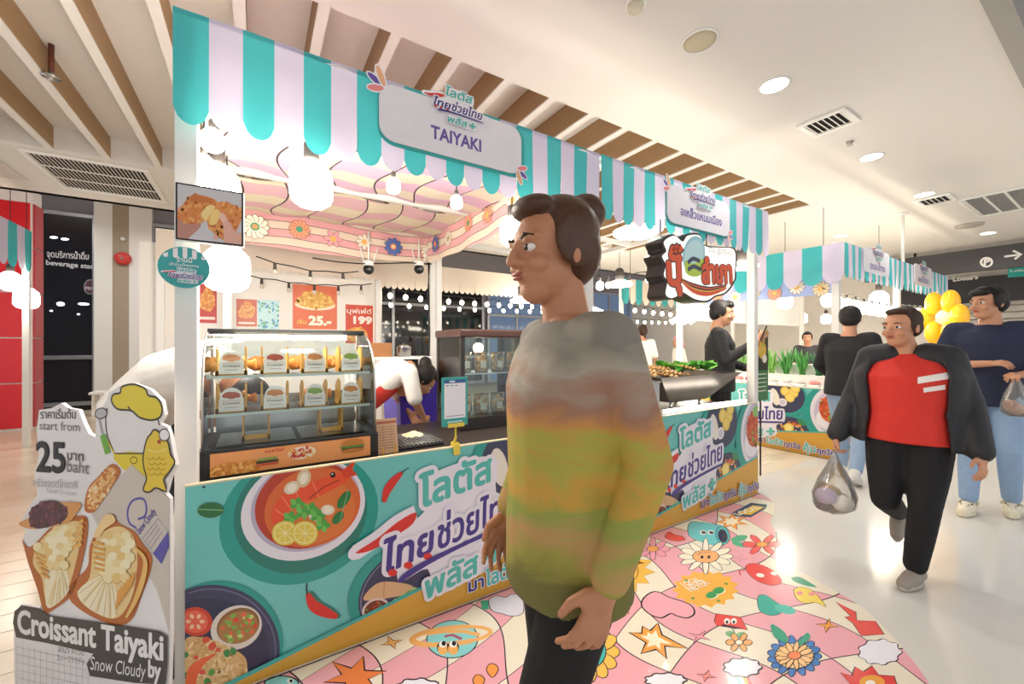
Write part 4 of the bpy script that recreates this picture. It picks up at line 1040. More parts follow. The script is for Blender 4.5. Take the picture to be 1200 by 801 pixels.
# ================================================================ cut-out advertising board at the left
def cutout_board():
    a = Vector((-.27, 1.826, 0)); b = Vector((-.755, 2.29, 0)); U = (a - b).normalized(); Nn = U.cross(ZA).normalized()
    if Nn.dot(-b) < 0: Nn = -Nn
    o = b.copy(); fr = (o, U, ZA, Nn)
    mp = lambda x, y: ((lambda p: ((p - o).dot(U), p.z))(onP(x, y, o, Nn)))
    t = thing('cutout_board', 'white cut-out advertising board for croissant taiyaki standing by the left post', 'sign', (a + b) / 2)
    out = [(16, 722), (24, 708), (46, 712), (52, 700), (34, 664), (26, 634), (30, 622), (24, 612), (36, 590), (44, 580), (40, 560), (45, 534), (43, 502), (46, 480), (60, 478), (72, 472), (80, 478), (92, 480), (98, 496), (104, 508), (112, 512), (112, 486), (122, 474), (128, 460), (140, 452), (158, 449), (176, 456), (190, 470), (193, 486), (187, 496), (196, 500), (200, 512), (203, 530), (206, 545), (199, 560), (194, 578), (199, 584), (200, 640), (200, 742), (198, 806)]
    P = [mp(*p) for p in out]
    P += [mp(196, 760)] if False else []
    P = P + [(mp(198, 806)[0], .0), (mp(17, 740)[0], .0)]
    P = [(u, max(0, v)) for u, v in P]
    MB().prism(P, fr, .012).build('board', mat('foam_board', '#e9e5e4', .45), t)
    MB().box(o + U * .35 - Nn * .16 + ZA * .006, (.3, .3, .012), math.atan2(U.y, U.x)).build('stand_foot', m_black, t)
    MB().tube([o + U * .35 - Nn * .27 + ZA * .012, o + U * .35 - Nn * .02 + ZA * .6], .008).build('strut', m_black, t)
    rd = random.Random(5); pm = print_mat('board_print', .4)
    fr2 = (o + Nn * .0004, U, ZA, Nn)
    A = Art(mp)
    for (tx, p0, p1, h, c, bd) in (('ราคาเริ่มต้น', (48, 490), (89, 490), .032, '#3a3a3e', .01), ('start from', (47, 503), (94, 505), .034, '#77777c', .0), ('25', (44, 551), (77, 553), .112, '#1f2023', .03), ('บาท', (80, 538), (99, 540), .034, '#3a3a3e', .01), ('baht', (80, 552), (106, 555), .046, '#6a6a6e', .0), ('ครัวซองต์ไทยากิ', (41, 569), (92, 572), .028, '#9a9aa0', .0), ('Taiyaki Croissant', (56, 576), (92, 580), .016, '#b0b0b4', .0)):
        A.text(tx, p0, p1, h, c, bd)
    A.build('price_lettering', fr2, t, pm)
    # yellow cap, apron, ladle and fish
    A = Art(mp); K = '#3a3428'
    A.oline(smooth_poly([(131, 470), (133, 462), (141, 460), (143, 453), (156, 450), (170, 455), (174, 463), (184, 466), (190, 477), (188, 488), (178, 492), (164, 489), (154, 481), (138, 479)], 4), '#e4cf35', .007, K)
    A.line([(154, 481), (150, 476)], .006, K); A.line(smooth_poly([(126, 478), (124, 492), (126, 510), (134, 530)], 4, False), .005, K); A.line([(185, 490), (187, 498)], .005, K)
    A.poly(smooth_poly([(134, 531), (172, 531), (176, 556), (160, 560), (140, 545)], 2), '#e2cc37'); A.line([(134, 531), (172, 531)], .005, K); A.line([(126, 516), (134, 531), (136, 540)], .006, '#e2cc37')
    A.line(ellpts(157, 539, 4, 4, 0, 12), .003, K, True)
    A.fin = None
    A.build('cap_and_apron', fr2, t, pm)
    A = Art(mp); A.n = 30; A.line([(116, 488), (121, 510), (123, 525)], .008, '#a9a9ae'); A.oline(ellpts(119, 484, 7, 6, -25, 20), '#b9b9be', .004, K)
    A.line(smooth_poly([(121, 509), (124, 520), (127, 531)], 3, False), .026, '#6fae3f'); A.build('ladle', fr2, t, pm)
    A = Art(mp); A.n = 60; A.oline(smooth_poly([(182, 503), (190, 508), (198, 518), (201, 532), (206, 540), (201, 550), (196, 557), (193, 562), (196, 575), (184, 571), (176, 576), (169, 573), (173, 560), (170, 548), (169, 534), (173, 515), (178, 508)], 4), '#e6c743', .006, K)
    for i in range(4):
        for j in range(3): A.line(ellpts(177 + j * 7 + (i % 2) * 2, 534 + i * 6, 3.6, 4, 0, 10, 20, 170), .004, '#c79f2c')
    A.ell(188, 517, 2.4, 2.6, '#b5482e', 0, 12); A.line(smooth_poly([(175, 526), (186, 529), (197, 525)], 4, False), .005, '#f1dd83'); A.oline(ellpts(194, 509, 6, 7, 0, 16), '#f2efee', .004, K)
    A.build('fish_print', fr2, t, pm)
    # paper bag and pastries
    A = Art(mp); A.n = 12; A.poly([(154, 544), (199, 584), (199, 742), (184, 690), (160, 650), (118, 622), (106, 598), (122, 580)], '#cfc4ba'); A.line([(154, 544), (199, 584)], .003, '#b5a89c')
    A.line(smooth_poly([(160, 618), (152, 612), (150, 598), (156, 586), (168, 584), (172, 594), (170, 604), (162, 608)], 4, False), .008, '#5a55a8')
    A.text('Snow Cloudy', (164, 626), (184, 600), .026, '#5a55a8', .01); A.poly([(180, 648), (198, 622), (199, 640), (190, 660)], '#5a55a8'); A.line([(168, 630), (186, 607), (198, 622), (180, 648)], .002, '#7a76b4', True)
    for k in range(3): A.line([(171 + 3 * k, 634 + 4 * k), (185 + 3 * k, 614 + 4 * k)], .002, '#8a86ba')
    A.build('paper_bag_print', fr2, t, pm)
    TN = ['#e6b878', '#d99a54', '#efcf9a', '#c8793a', '#f3dcb2']
    def tiles(A, zone, sx, sy, cols, lc):
        x0, x1 = min(q[0] for q in zone), max(q[0] for q in zone); y0, y1 = min(q[1] for q in zone), max(q[1] for q in zone); r_ = 0; y = y0
        while y < y1 + sy:
            x = x0 + (r_ % 2) * sx / 2
            while x < x1 + sx:
                if inside(x, y, zone): e_ = ellpts(x, y, sx * .62, sy * .8, -20, 12); A.poly(e_, rd.choice(cols)); A.line(e_[:7], .0022, lc)
                x += sx
            y += sy; r_ += 1
    def fan(A, zone, a, tips, cols):
        A.poly(smooth_poly(zone, 3), cols[0])
        for k, q in enumerate(tips): A.line([a, ((a[0] + q[0]) / 2 + 1, (a[1] + q[1]) / 2), q], .011, cols[k % len(cols)], taper=True); A.line([(a[0] + 1.5, a[1]), (q[0] + 2, q[1])], .002, '#c99a5a')
    def pastry(out, base, nm, scales=()):
        A = Art(mp); A.n = 45; p = smooth_poly(out, 4); A.poly(p, '#bd6a34'); cx = sum(q[0] for q in p) / len(p); cy = sum(q[1] for q in p) / len(p)
        p2 = [(cx + (x - cx) * .84, cy + (y - cy) * .86) for x, y in p]; A.poly(p2, base); A.scatter(p2, 80, 3.0, TN, rd, .55)
        for (x, y, rx, ry, ro, c) in scales: A.ell(x, y, rx, ry, c, ro, 14)
        A.build(nm, fr2, t, pm)
    pastry([(100, 596), (104, 572), (118, 556), (132, 543), (142, 552), (132, 570), (120, 588), (110, 600)], '#e9b878', 'pastry_print')
    SCL = ['#f2e3b4', '#ecd49a', '#e6c681', '#f5eac6']
    A = Art(mp); A.n = 45; A.poly(smooth_poly([(27, 632), (34, 641), (46, 632), (60, 618), (84, 606), (100, 604), (104, 616), (99, 650), (86, 694), (66, 712), (53, 716), (45, 690), (36, 664)], 4), '#b9682f')
    A.poly(smooth_poly([(44, 640), (62, 620), (86, 610), (97, 616), (92, 650), (80, 690), (62, 708), (54, 700), (50, 676), (40, 660)], 4), '#e9c98c'); fan(A, [(56, 668), (76, 664), (82, 690), (66, 708), (55, 708)], (70, 660), [(56, 706), (60, 708), (65, 708), (70, 704), (75, 698), (79, 690)], ['#f3e8c6', '#ead6a4'])
    tiles(A, [(46, 640), (62, 621), (84, 612), (90, 620), (88, 642), (78, 662), (60, 668), (48, 656)], 9, 7, SCL, '#c49a54')
    for k in range(5): A.line([(42 + 2 * k, 646 + 6 * k), (56 + 1 * k, 652 + 6 * k)], .012, '#e0a552', taper=True); A.line([(86 + 2 * k, 640 - 7 * k), (98 + k * .6, 636 - 7 * k)], .014, '#e8b25e', taper=True)
    A.build('pastry_print', fr2, t, pm)
    A = Art(mp); A.n = 105; bean = smooth_poly([(36, 608), (44, 592), (60, 585), (76, 590), (82, 600), (76, 610), (60, 616), (44, 618)], 4); A.poly(smooth_poly([(24, 612), (36, 606), (60, 590), (95, 588), (92, 600), (80, 612), (50, 618), (34, 618)], 3), '#d99a5c'); A.poly(bean, '#54303a'); A.scatter(bean, 70, 3.0, ['#6b3d48', '#45262e', '#7d4a55', '#5a3038'], rd, .8); A.build('bean_print', fr2, t, pm)
    A = Art(mp); A.n = 45; A.poly(smooth_poly([(81, 690), (92, 676), (104, 662), (106, 640), (114, 622), (124, 606), (134, 602), (140, 612), (158, 622), (168, 636), (179, 652), (176, 672), (168, 694), (156, 724), (140, 732), (118, 726), (96, 714), (83, 702)], 4), '#bb6a31')
    A.poly(smooth_poly([(110, 640), (120, 624), (140, 616), (156, 626), (162, 650), (158, 690), (146, 716), (132, 724), (112, 716), (92, 696), (106, 676)], 4), '#ebcd92'); fan(A, [(92, 692), (114, 676), (134, 682), (138, 720), (120, 720), (100, 708)], (128, 668), [(92, 694), (98, 704), (105, 711), (113, 716), (121, 720), (129, 722), (136, 720)], ['#f3e8c6', '#ead6a4'])
    tiles(A, [(114, 640), (124, 626), (142, 620), (156, 632), (158, 652), (150, 678), (132, 682), (116, 672)], 10, 8, SCL, '#c49a54')
    for k in range(6): A.line([(110 + .5 * k, 634 + 6 * k), (125, 637 + 6 * k)], .013, '#e0a552', taper=True); A.line([(138 + 3.4 * k, 712 - 5 * k), (142 + 3.4 * k, 690 - 4 * k)], .013, '#e0a04e', taper=True)
    A.line(smooth_poly([(160, 640), (172, 654), (170, 676), (160, 704), (150, 722)], 4, False), .022, '#e9bb6e', taper=True)
    A.build('pastry_print', fr2, t, pm)
    A = Art(mp); A.n = 110; A.poly(smooth_poly([(112, 626), (124, 604), (134, 602), (137, 610), (126, 618), (118, 628)], 4), '#f0cf96'); A.build('pastry_print', fr2, t, pm)
    # title band
    A = Art(mp); A.n = 125
    A.poly([(18, 728), (20, 714), (28, 708), (48, 712), (60, 720), (120, 728), (150, 732), (188, 738), (198, 744), (198, 776), (196, 800), (160, 798), (108, 790), (104, 776), (112, 764), (60, 752), (22, 745)], '#4a4642')
    A.text('Croissant Taiyaki', (24, 739), (193, 771), .088, '#efecea', .03); A.text('Snow Cloudy', (109, 782), (174, 792), .05, '#efecea', .0, .2); A.text('by', (177, 790), (191, 793), .06, '#efecea', .03)
    A.build('title_lettering', fr2, t, pm)
    A = Art(mp); A.n = 5; A.text('สโนว์ คาวดี้', (68, 763), (99, 768), .022, '#8a8886', 0); A.text('スノークラウディ', (67, 773), (99, 778), .02, '#8a8886', 0)
    for k in range(13): A.line([(20 + 7 * k, 754 + 1.4 * k), (20 + 7 * k, 803)], .0015, '#c4bfba')
    for k in range(6): A.line([(20, 757 + 9 * k), (104, 776 + 9 * k)], .0015, '#c4bfba')
    A.build('small_print', fr2, t, pm)
cutout_board()

# ================================================================ lamps
m_sock = mat('socket_dark', '#4a4442', .5)
BULBS = [0]
def bulb(p, r, label, es=22, cord=.0, shape='led', watts=0, group='bare bulbs hung from the stall frames'):
    p = Vector(p); t = thing('hanging_bulb', label, 'light bulb', p, group)
    if shape == 'led': prof = [(.25 * r, 1.25 * r), (.55 * r, 1.15 * r), (.95 * r, .7 * r), (r, .3 * r), (r, -.55 * r), (.88 * r, -.85 * r), (.6 * r, -1.05 * r), (.2 * r, -1.12 * r)]
    elif shape == 'ufo': prof = [(.3 * r, .3 * r), (.5 * r, .28 * r), (r, .05 * r), (r, -.08 * r), (.85 * r, -.16 * r)]
    else: prof = [(.35 * r, 1.4 * r), (.45 * r, 1.0 * r), (.85 * r, .55 * r), (r, .0), (.85 * r, -.55 * r), (.45 * r, -.9 * r), (.1 * r, -1.0 * r)]
    MB().lathe(p, prof, 18).build('bulb_globe', glow('bulb_glow_%d' % es, '#fff4e0', es), t)
    top = prof[0][1]
    MB().lathe(p + Vector((0, 0, top)), [(.3 * r, 0), (.36 * r, .1 * r), (.36 * r, .8 * r), (.2 * r, 1.0 * r)], 12).build('socket', m_sock, t)
    if cord: MB().cyl(p + Vector((0, 0, top + .9 * r)), p + Vector((0, 0, top + .9 * r + cord)), .004, n=6).build('cord', m_black, t)
    if watts:
        L = bpy.data.lights.new('bulb_lamp', 'POINT'); L.energy = watts; L.color = (1, .95, .88); L.shadow_soft_size = r
        o = bpy.data.objects.new('lamp', L); COL.objects.link(o); o.parent = t; o.location = (0, 0, -1.3 * r - .02)
    return t
def hang(px, py, Y, r, label, zt=2.5, **k):
    p = onY(px, py, Y); top = (1.2 if k.get('shape') == 'ufo' else 2.15) * r
    return bulb(p, r, label, cord=max(0, zt - p.z - top), **k)
hang(365, 217, 2.0, .088, 'largest glowing bulb hanging under the TAIYAKI awning', watts=24)
hang(249, 165, 2.0, .038, 'small glowing bulb highest beside the left post', es=30)
hang(239, 193, 2.12, .034, 'small glowing bulb lower beside the left post', es=30)
hang(254, 222, 2.5, .1, 'big bulb half hidden above the framed photo sign', watts=8)
hang(600, 272, 2.05, .073, 'large bulb hanging right of the awning name board', watts=20)
hang(461, 218, 2.25, .036, 'small bulb left of the TAIYAKI lettering', es=30)
hang(535, 237, 2.25, .034, 'small bulb below the TAIYAKI name board', es=30)
hang(266, 316, 3.0, .12, 'huge glowing lamp behind the round badge', watts=30)
hang(745, 272, 2.15, .17, 'flat wide disc lamp under the right awning', shape='ufo', watts=22)
hang(703, 335, 2.4, .03, 'small bulb beside the centre post', es=30)
hang(605, 256, 3.355, .03, 'small bulb behind the large right bulb', es=30)
hang(870, 312, 2.1, .14, 'flat disc lamp beside the right stall post', shape='ufo', watts=8)
hang(812, 362, 3.355, .2, 'flat disc lamp hanging over the seller in black', zt=3.41, shape='ufo', watts=18)
# ================================================================ counters and goods
def table(x0, x1, label, mtop):
    t = thing('counter_table', label, 'counter', ((x0 + x1) / 2, 2.3, 0))
    MB().lohi((x0, 2.0, .74), (x1, 2.72, .78), .004).build('table_top', mtop, t)
    for x in (x0 + .05, x1 - .05):
        for y in (2.05, 2.66): MB().lohi((x - .02, y - .02, 0), (x + .02, y + .02, .74)).build('leg', m_alu, t)
table(X0 + .1, XM - .15, 'dark counter table behind the taiyaki panel', mat('dark_top', '#3a322e', .35, amt=.3, scale=12))
table(XM + .08, X1 - .1, 'pale counter table under the steel tray', mat('pale_top', '#bfb8ae', .35))
g_glass = thin_glass('case_glass')
TN3 = [mat('crust_%d' % i, c_, .55, amt=.3, scale=30, bump=.3) for i, c_ in enumerate(('#c07a38', '#d2924c', '#b06a30'))]
def fish_pastry(loc, rz, s, m_, label, group='taiyaki pastries in the glass case', tilt=0):
    t = thing('taiyaki', label, 'pastry', loc, group)
    b = MB(); n = 14; prof = [(0, .05, .1), (.12, .55, .7), (.3, .95, 1), (.5, .85, .95), (.68, .5, .7), (.78, .38, .55), (.86, .45, .4), (.95, .6, .3), (1.0, .4, .15)]
    rings = []
    for u, h, w_ in prof:
        rings.append([Vector(((u - .5) * .12 * s, .017 * s * w_ * math.cos(2 * math.pi * k / n), .034 * s * (1 + h * math.sin(2 * math.pi * k / n)))) for k in range(n)])
    b.rings(rings); 
    M = Matrix.Rotation(rz, 4, 'Z')
    bmesh.ops.transform(b.bm, matrix=Matrix.Translation(Vector(loc)) @ M, verts=b.bm.verts)
    b.build('body', m_, t)
    f = MB(); 
    for k in range(3): f.ball((.0 + (k - 1) * .018 * s, 0, .05 * s), (.008 * s, .019 * s, .014 * s), 8, 6)
    bmesh.ops.transform(f.bm, matrix=Matrix.Translation(Vector(loc)) @ M, verts=f.bm.verts)
    f.build('scales', m_, t)
    return t
m_bam = mat('bamboo', '#d8a44c', .5, amt=.12)
def rack(loc, label, card, s=1.7, price=True):
    """wooden comb stand with an arched price card in front"""
    x, y, z = loc; o = Vector(loc); q = lambda a, b, c_: o + Vector((a, b, c_)) * s
    t = thing('card_rack', label, 'price stand', loc, 'bamboo price stands in the glass case')
    for k in (-1, 1): MB().lohi(q(k * .03 - .003, -.035, 0), q(k * .03 + .003, .035, .006)).build('rail', m_bam, t)
    MB().lohi(q(-.034, -.035, 0), q(.034, -.029, .012)).build('front_bar', m_bam, t)
    for k in (-1, 1):
        b = MB(); h = .07
        b.prism([(a * s, c_ * s) for a, c_ in [(-.035, .006), (.035, .006), (.035, h * .75), (.028, h * .75), (.028, h * .85), (.018, h * .85), (.018, h * .92), (.006, h * .92), (.006, h), (-.006, h), (-.006, h * 1.05), (-.02, h * 1.05), (-.02, h * .97), (-.035, h * .97)]], (q(k * .03 + .002, 0, 0), YA, ZA, XA), .004 * s)
        b.build('comb', m_bam, t)
    if price:
        A = Art(lambda a, b: (a * s, b * s)); P = [(-.026, .004), (.026, .004), (.026, .036)] + ellpts(0, .036, .024, .028, 0, 10, 0, 180) + [(-.026, .036)]
        A.poly(P, '#f3efe8'); A.ell(-.008, .046, .012, .007, card, 20, 12); A.ell(.008, .045, .012, .007, card, -20, 12); A.ell(0, .041, .01, .006, card, 0, 12); A.text('Croissant', (-.018, .022), (.018, .022), .006 * s, '#4a3a3a', .01); A.line([(-.014, .014), (.014, .014)], .002, '#9a8a84'); A.line([(-.02, .031), (.02, .031)], .002, '#d9a77a')
        A.build('price_card', (q(0, -.037, 0), XA, ZA, -YA), t)
    return t
def display_case():
    x0, x1, y0, y1, zb, zt = -.185, .49, 2.0, 2.42, .78, 1.375
    t = thing('display_case', 'curved glass hot display case with an orange food strip on the taiyaki counter', 'display case', ((x0 + x1) / 2, 2.2, zb))
    m_bk = mat('case_black', '#232426', .35)
    MB().lohi((x0 - .01, y0, zb), (x1 + .01, y1, .9), .006).build('base', m_bk, t)
    MB().lohi((x0 + .03, y0 - .006, .795), (x1 - .03, y0, .885)).build('front_strip', mat('orange_strip', '#e28a4e', .4), t)
    A = Art(None, ((x0 + .03, .795), (x1 - .03, .885))); rd = random.Random(9)
    A.poly([(x0, .78), (x1, .78), (x1, .89), (x0, .89)], '#eda062'); 
    for k in range(30): A.line([(.2, .95), (x0 + .7 * k / 29, .78)], .004, '#f0b47e' if k % 2 else '#e8935a')
    for cx, rx in ((-.11, .06), (-.03, .05)): A.ell(cx, .815, rx, .03, '#d98a3a', 10, 20); A.scatter(ellpts(cx, .815, rx * .9, .026, 10, 14), 30, .009, ['#e8a852', '#c9752e', '#f0bd6a'], rd, .6)
    A.ell(.17, .848, .055, .028, '#f2e2c8', 0, 24); A.scatter(ellpts(.17, .848, .05, .025, 0, 16), 40, .008, ['#d8543a', '#f6eee0', '#e8b05a', '#c8402e'], rd, .7)
    A.ell(.38, .862, .05, .022, '#c9803a', 0, 20); A.poly([(.33, .842), (.43, .842), (.435, .852), (.325, .852)], '#4f8a3a'); A.poly([(.33, .834), (.43, .834), (.425, .842), (.335, .842)], '#7a3f22'); A.ell(.38, .828, .05, .01, '#c9803a', 0, 16)
    A.line([(.0, .83), (.08, .83)], .012, '#4f3a22'); A.line([(.0, .818), (.08, .818)], .008, '#d8543a'); A.line([(.005, .842), (.075, .842)], .008, '#7fae4a')
    A.text('hot & fresh', (.03, .866), (.1, .868), .014, '#d8543a', .02, .3)
    A.build('food_print', front(0, y0 - .0064, 0), t)
    prof = [(y0 + .01, .9)] + [(y0 + .01 + .22 * (1 - math.cos(a)) ** 1.2, .9 + .3 + .17 * math.sin(a)) for a in [math.pi / 2 * k / 8 for k in range(9)]]
    prof = [(y0 + .01, .9), (y0 + .012, 1.1), (y0 + .03, 1.2), (y0 + .07, 1.28), (y0 + .13, 1.335), (y0 + .2, 1.365), (y0 + .26, zt)]
    b = MB(); b.grid([[Vector((x, p[0], p[1])) for x in (x0 + .006, x1 - .006)] for p in prof]); b.build('curved_glass', g_glass, t)
    for x in (x0 + .004, x1 - .004):
        MB().prism([(p[0], p[1]) for p in prof] + [(y1 - .01, zt), (y1 - .01, .9)], (Vector((x + .002, 0, 0)), YA, ZA, XA), .004).build('side_glass', g_glass, t)
        MB().tube([(x, p[0] - .002, p[1]) for p in prof], .005, 5).build('edge_trim', m_steel, t)
        MB().lohi((x - .008, y1 - .02, .9), (x + .008, y1, zt), .002).build('rear_post', m_steel, t)
    MB().lohi((x0, y0 + .25, zt - .002), (x1, y1, zt + .02), .005).build('top_plate', m_bk, t)
    MB().lohi((x0 + .02, y1 - .012, 1.2), (x1 - .02, y1 - .006, zt - .01)).build('rear_glass', g_glass, t)
    MB().lohi((x0 + .02, y1 - .012, .9), (x1 - .02, y1 - .006, 1.07)).build('rear_panel', m_steel, t)
    for z in (1.02, 1.18):
        MB().lohi((x0 + .01, y0 + .09, z), (x1 - .01, y1 - .03, z + .006)).build('shelf', g_glass, t)
        MB().lohi((x0 + .01, y0 + .086, z - .002), (x1 - .01, y0 + .092, z + .01)).build('shelf_edge', mat('shelf_edge', '#cfe0dc', .1), t)
    MB().lohi((x0 + .1, 2.2, zt - .03), (x1 - .1, 2.23, zt - .008)).build('lamp_tube', glow('case_tube', '#fff0d2', 26), t)
    # steel pans in the floor of the case
    for k in range(2):
        xa = x0 + .06 + k * .31; xb = xa + .26; b = MB()
        r = lambda x0_, x1_, y0_, y1_, z: [Vector((x0_, y0_, z)), Vector((x1_, y0_, z)), Vector((x1_, y1_, z)), Vector((x0_, y1_, z))]
        b.rings([r(xa - .015, xb + .015, 2.03, 2.33, .905), r(xa, xb, 2.045, 2.315, .906), r(xa + .008, xb - .008, 2.055, 2.305, .901), r(xa + .01, xb - .01, 2.06, 2.3, .9015)], smooth=False)
        b.build('pan', m_steel, t)
    for k in range(3):
        for j in range(2): MB().lohi((x0 + .018 + j * .014, 2.04 + k * .03, .9), (x0 + .026 + j * .014, 2.06 + k * .03, .903)).build('slot', m_black, t)
    return x0, x1, y0, y1
x0, x1, y0, y1 = display_case()
where = ('far left', 'second from left', 'third from left', 'far right')
cards = ['#d98a4a', '#b5523a', '#d98a4a', '#8fae4a']
for r_, z, nm in ((0, 1.189, 'upper'), (1, 1.029, 'lower')):
    for k in range(4):
        x = x0 + .095 + k * .162
        rack((x, 2.17 + .008 * (k % 2), z), 'bamboo price stand %s on the %s glass shelf' % (where[k], nm), cards[(k + r_) % 4])
        if r_ == 0 or k in (0, 2): fish_pastry((x + .02, 2.275, z), R.uniform(-.4, .4), 1.25, R.choice(TN3), 'golden brown taiyaki %s on the %s glass shelf' % (where[k], nm))
        if r_ == 0: fish_pastry((x - .05, 2.34, z), R.uniform(-.3, .3), 1.2, R.choice(TN3), 'golden brown taiyaki at the back, %s on the upper glass shelf' % where[k])
for k, x in enumerate((.0, .305)):
    rack((x, 2.16, .908), ('empty bamboo comb stand in the left steel pan', 'empty bamboo comb stand in the right steel pan')[k], cards[k], 1.6, price=False)

# menu easel, wire rack with towel, payment card and clip
def menu():
    p = onY(455, 517, 2.03); x, y = p.x, p.y
    t = thing('menu_easel', 'brown paper menu in a small bamboo easel beside the glass case', 'menu', (x, y, .78))
    Mx = Matrix.Rotation(-.25, 3, 'X'); b = MB().box((x, y + .02, .865), (.1, .006, .17), Mx); b.build('menu_card', mat('kraft', '#cba483', .7), t)
    up = Mx @ ZA; n = Mx @ -YA; A = Art()
    A.poly([(-.048, .145), (.048, .145), (.048, .158), (-.048, .158)], '#a5563f')
    for k in range(9): A.line([(-.04, .13 - k * .013), (.04, .13 - k * .013)], .003, '#9a6a4a')
    for x_ in (-.02, .02): A.line([(x_, .02), (x_, .14)], .0016, '#9a6a4a')
    A.build('menu_print', (Vector((x, y + .02, .865)) - up * .085 + n * .0035, XA, up, n), t)
    for s in (-.03, .03): MB().lohi((x + s - .004, y - .025, .78), (x + s + .004, y + .05, .788)).build('easel_foot', m_bam, t); MB().lohi((x + s - .004, y - .025, .788), (x + s + .004, y - .018, .82)).build('easel_peg', m_bam, t)
menu()
def cooling_rack():
    xa, xb, ya, yb = .60, .86, 2.05, 2.34
    t = thing('cooling_rack', 'black tray with a steel wire cooling rack on the taiyaki counter', 'rack', ((xa + xb) / 2, 2.2, .78))
    MB().lohi((xa, ya, .78), (xb, yb, .792), .004).build('tray', m_black, t)
    for k in range(12): MB().cyl((xa + .01 + k * .0215, ya, .8), (xa + .01 + k * .0215, yb, .8), .002, n=5).build('wire', m_steel, t)
    for k in range(9): MB().cyl((xa, ya + .015 + k * .0325, .804), (xb, ya + .015 + k * .0325, .804), .002, n=5).build('wire', m_steel, t)
    b = MB(); b.grid([[Vector((.70 + .11 * i / 8, 2.2 + .1 * j / 8, .807 + .022 * math.sin(math.pi * i / 8) * math.sin(math.pi * j / 8) + .004 * math.sin(i * 2 + j))) for i in range(9)] for j in range(9)])
    tag(b.build('hand_towel', mat('towel_cream', '#ebe0b8', .9, bump=.4, scale=60)), 'small folded cream towel lying on the wire rack', 'towel')
cooling_rack()
def pay_card():
    x, Y = onY(533, 490, 1.9).x, 1.93
    t = thing('card_clip', 'yellow plastic clip stand fixed on the panel edge', 'clip', (x, 1.9, .79)); m_y = mat('clip_yellow', '#e7cf4d', .35)
    MB().lohi((x - .016, 1.868, .765), (x + .016, 1.885, .815), .004).build('jaw', m_y, t); MB().lohi((x - .016, 1.909, .77), (x + .016, 1.92, .815), .004).build('jaw', m_y, t); MB().lohi((x - .016, 1.87, .807), (x + .016, 1.92, .825), .004).build('bridge', m_y, t)
    MB().tube([(x - .012, 1.89, .82), (x, 1.89, .85), (x, 1.89, .91)], .007, 6).build('stem', m_y, t); MB().lohi((x - .045, 1.878, .905), (x + .045, 1.884, .925), .003).build('grip', m_y, t); MB().lohi((x - .045, 1.896, .905), (x + .045, 1.902, .925), .003).build('grip', m_y, t)
    c_ = thing('payment_card', 'teal payment card with a blank white square held by the yellow clip', 'sign', (x, 1.89, .92))
    a = onY(518, 490, 1.886); b_ = onY(548, 441, 1.886)
    MB().lohi((a.x, 1.886, .91), (b_.x, 1.893, b_.z), .001).build('card', mat('card_teal', '#3aa39c', .4), c_)
    w_, h_ = b_.x - a.x, b_.z - .91; A = Art(None)
    A.poly([(.012, .04), (w_ - .012, .04), (w_ - .012, h_ - .012), (.012, h_ - .012)], '#eceaf0'); A.poly([(.012, h_ - .03), (w_ - .012, h_ - .03), (w_ - .012, h_ - .012), (.012, h_ - .012)], '#2f5d96'); A.line([(.04, h_ - .021), (.07, h_ - .021)], .008, '#dfe6f2')
    for k in range(3): A.line([(.02 + .025 * k, h_ - .042), (.035 + .025 * k, h_ - .042)], .005, '#6a8ab4')
    A.line([(.02, .052), (w_ - .02, .052)], .004, '#9a9aa4'); A.line([(.03, .022), (w_ - .03, .022)], .006, '#e2f0ee'); A.build('card_print', front(a.x, 1.8858, .91), c_)
pay_card()

# second heated cabinet with bagged snacks
def cabinet():
    xa, xb, ya, yb, zb, zt = 1.077, 1.60, 2.3, 2.7, .78, 1.42
    t = thing('heated_cabinet', 'black framed glass heated cabinet full of bagged snacks', 'display case', ((xa + xb) / 2, 2.5, zb)); m_bk = mat('cabinet_black', '#2a2523', .35)
    MB().lohi((xa, ya, zb), (xb, yb, .86), .005).build('base', m_bk, t); MB().lohi((xa - .01, ya - .01, zt - .05), (xb + .01, yb + .01, zt), .01).build('roof', mat('cabinet_brown', '#4a2f28', .3), t)
    for x in (xa + .014, xb - .014):
        for y in (ya + .014, yb - .014): MB().lohi((x - .014, y - .014, .86), (x + .014, y + .014, zt - .05)).build('post', m_bk, t)
    for x in (xa + .006, xb - .006): MB().lohi((x - .002, ya + .028, .86), (x + .002, yb - .028, zt - .05)).build('side_glass', g_glass, t)
    for y in (ya + .006, yb - .006): MB().lohi((xa + .028, y - .002, .86), (xb - .028, y + .002, zt - .05)).build('front_glass', g_glass, t)
    MB().lohi((xa + .03, ya + .03, 1.13), (xb - .03, yb - .03, 1.137)).build('shelf', m_steel, t)
    MB().ball((xa + .2, 2.45, 1.3), .035, 12, 8).build('warming_bulb', glow('warm_bulb', '#ffe9c0', 18), t); MB().cyl((xa + .2, 2.45, 1.33), (xa + .2, 2.45, 1.37), .015).build('bulb_socket', m_black, t)
cabinet()
m_bag = thin_glass('bag_film', '#fdfaf2', .1, .12)
m_chip = [mat('chip_%d' % i, c_, .6, amt=.35, scale=60, bump=.5) for i, c_ in enumerate(('#dca85a', '#e2b670', '#cf9648'))]
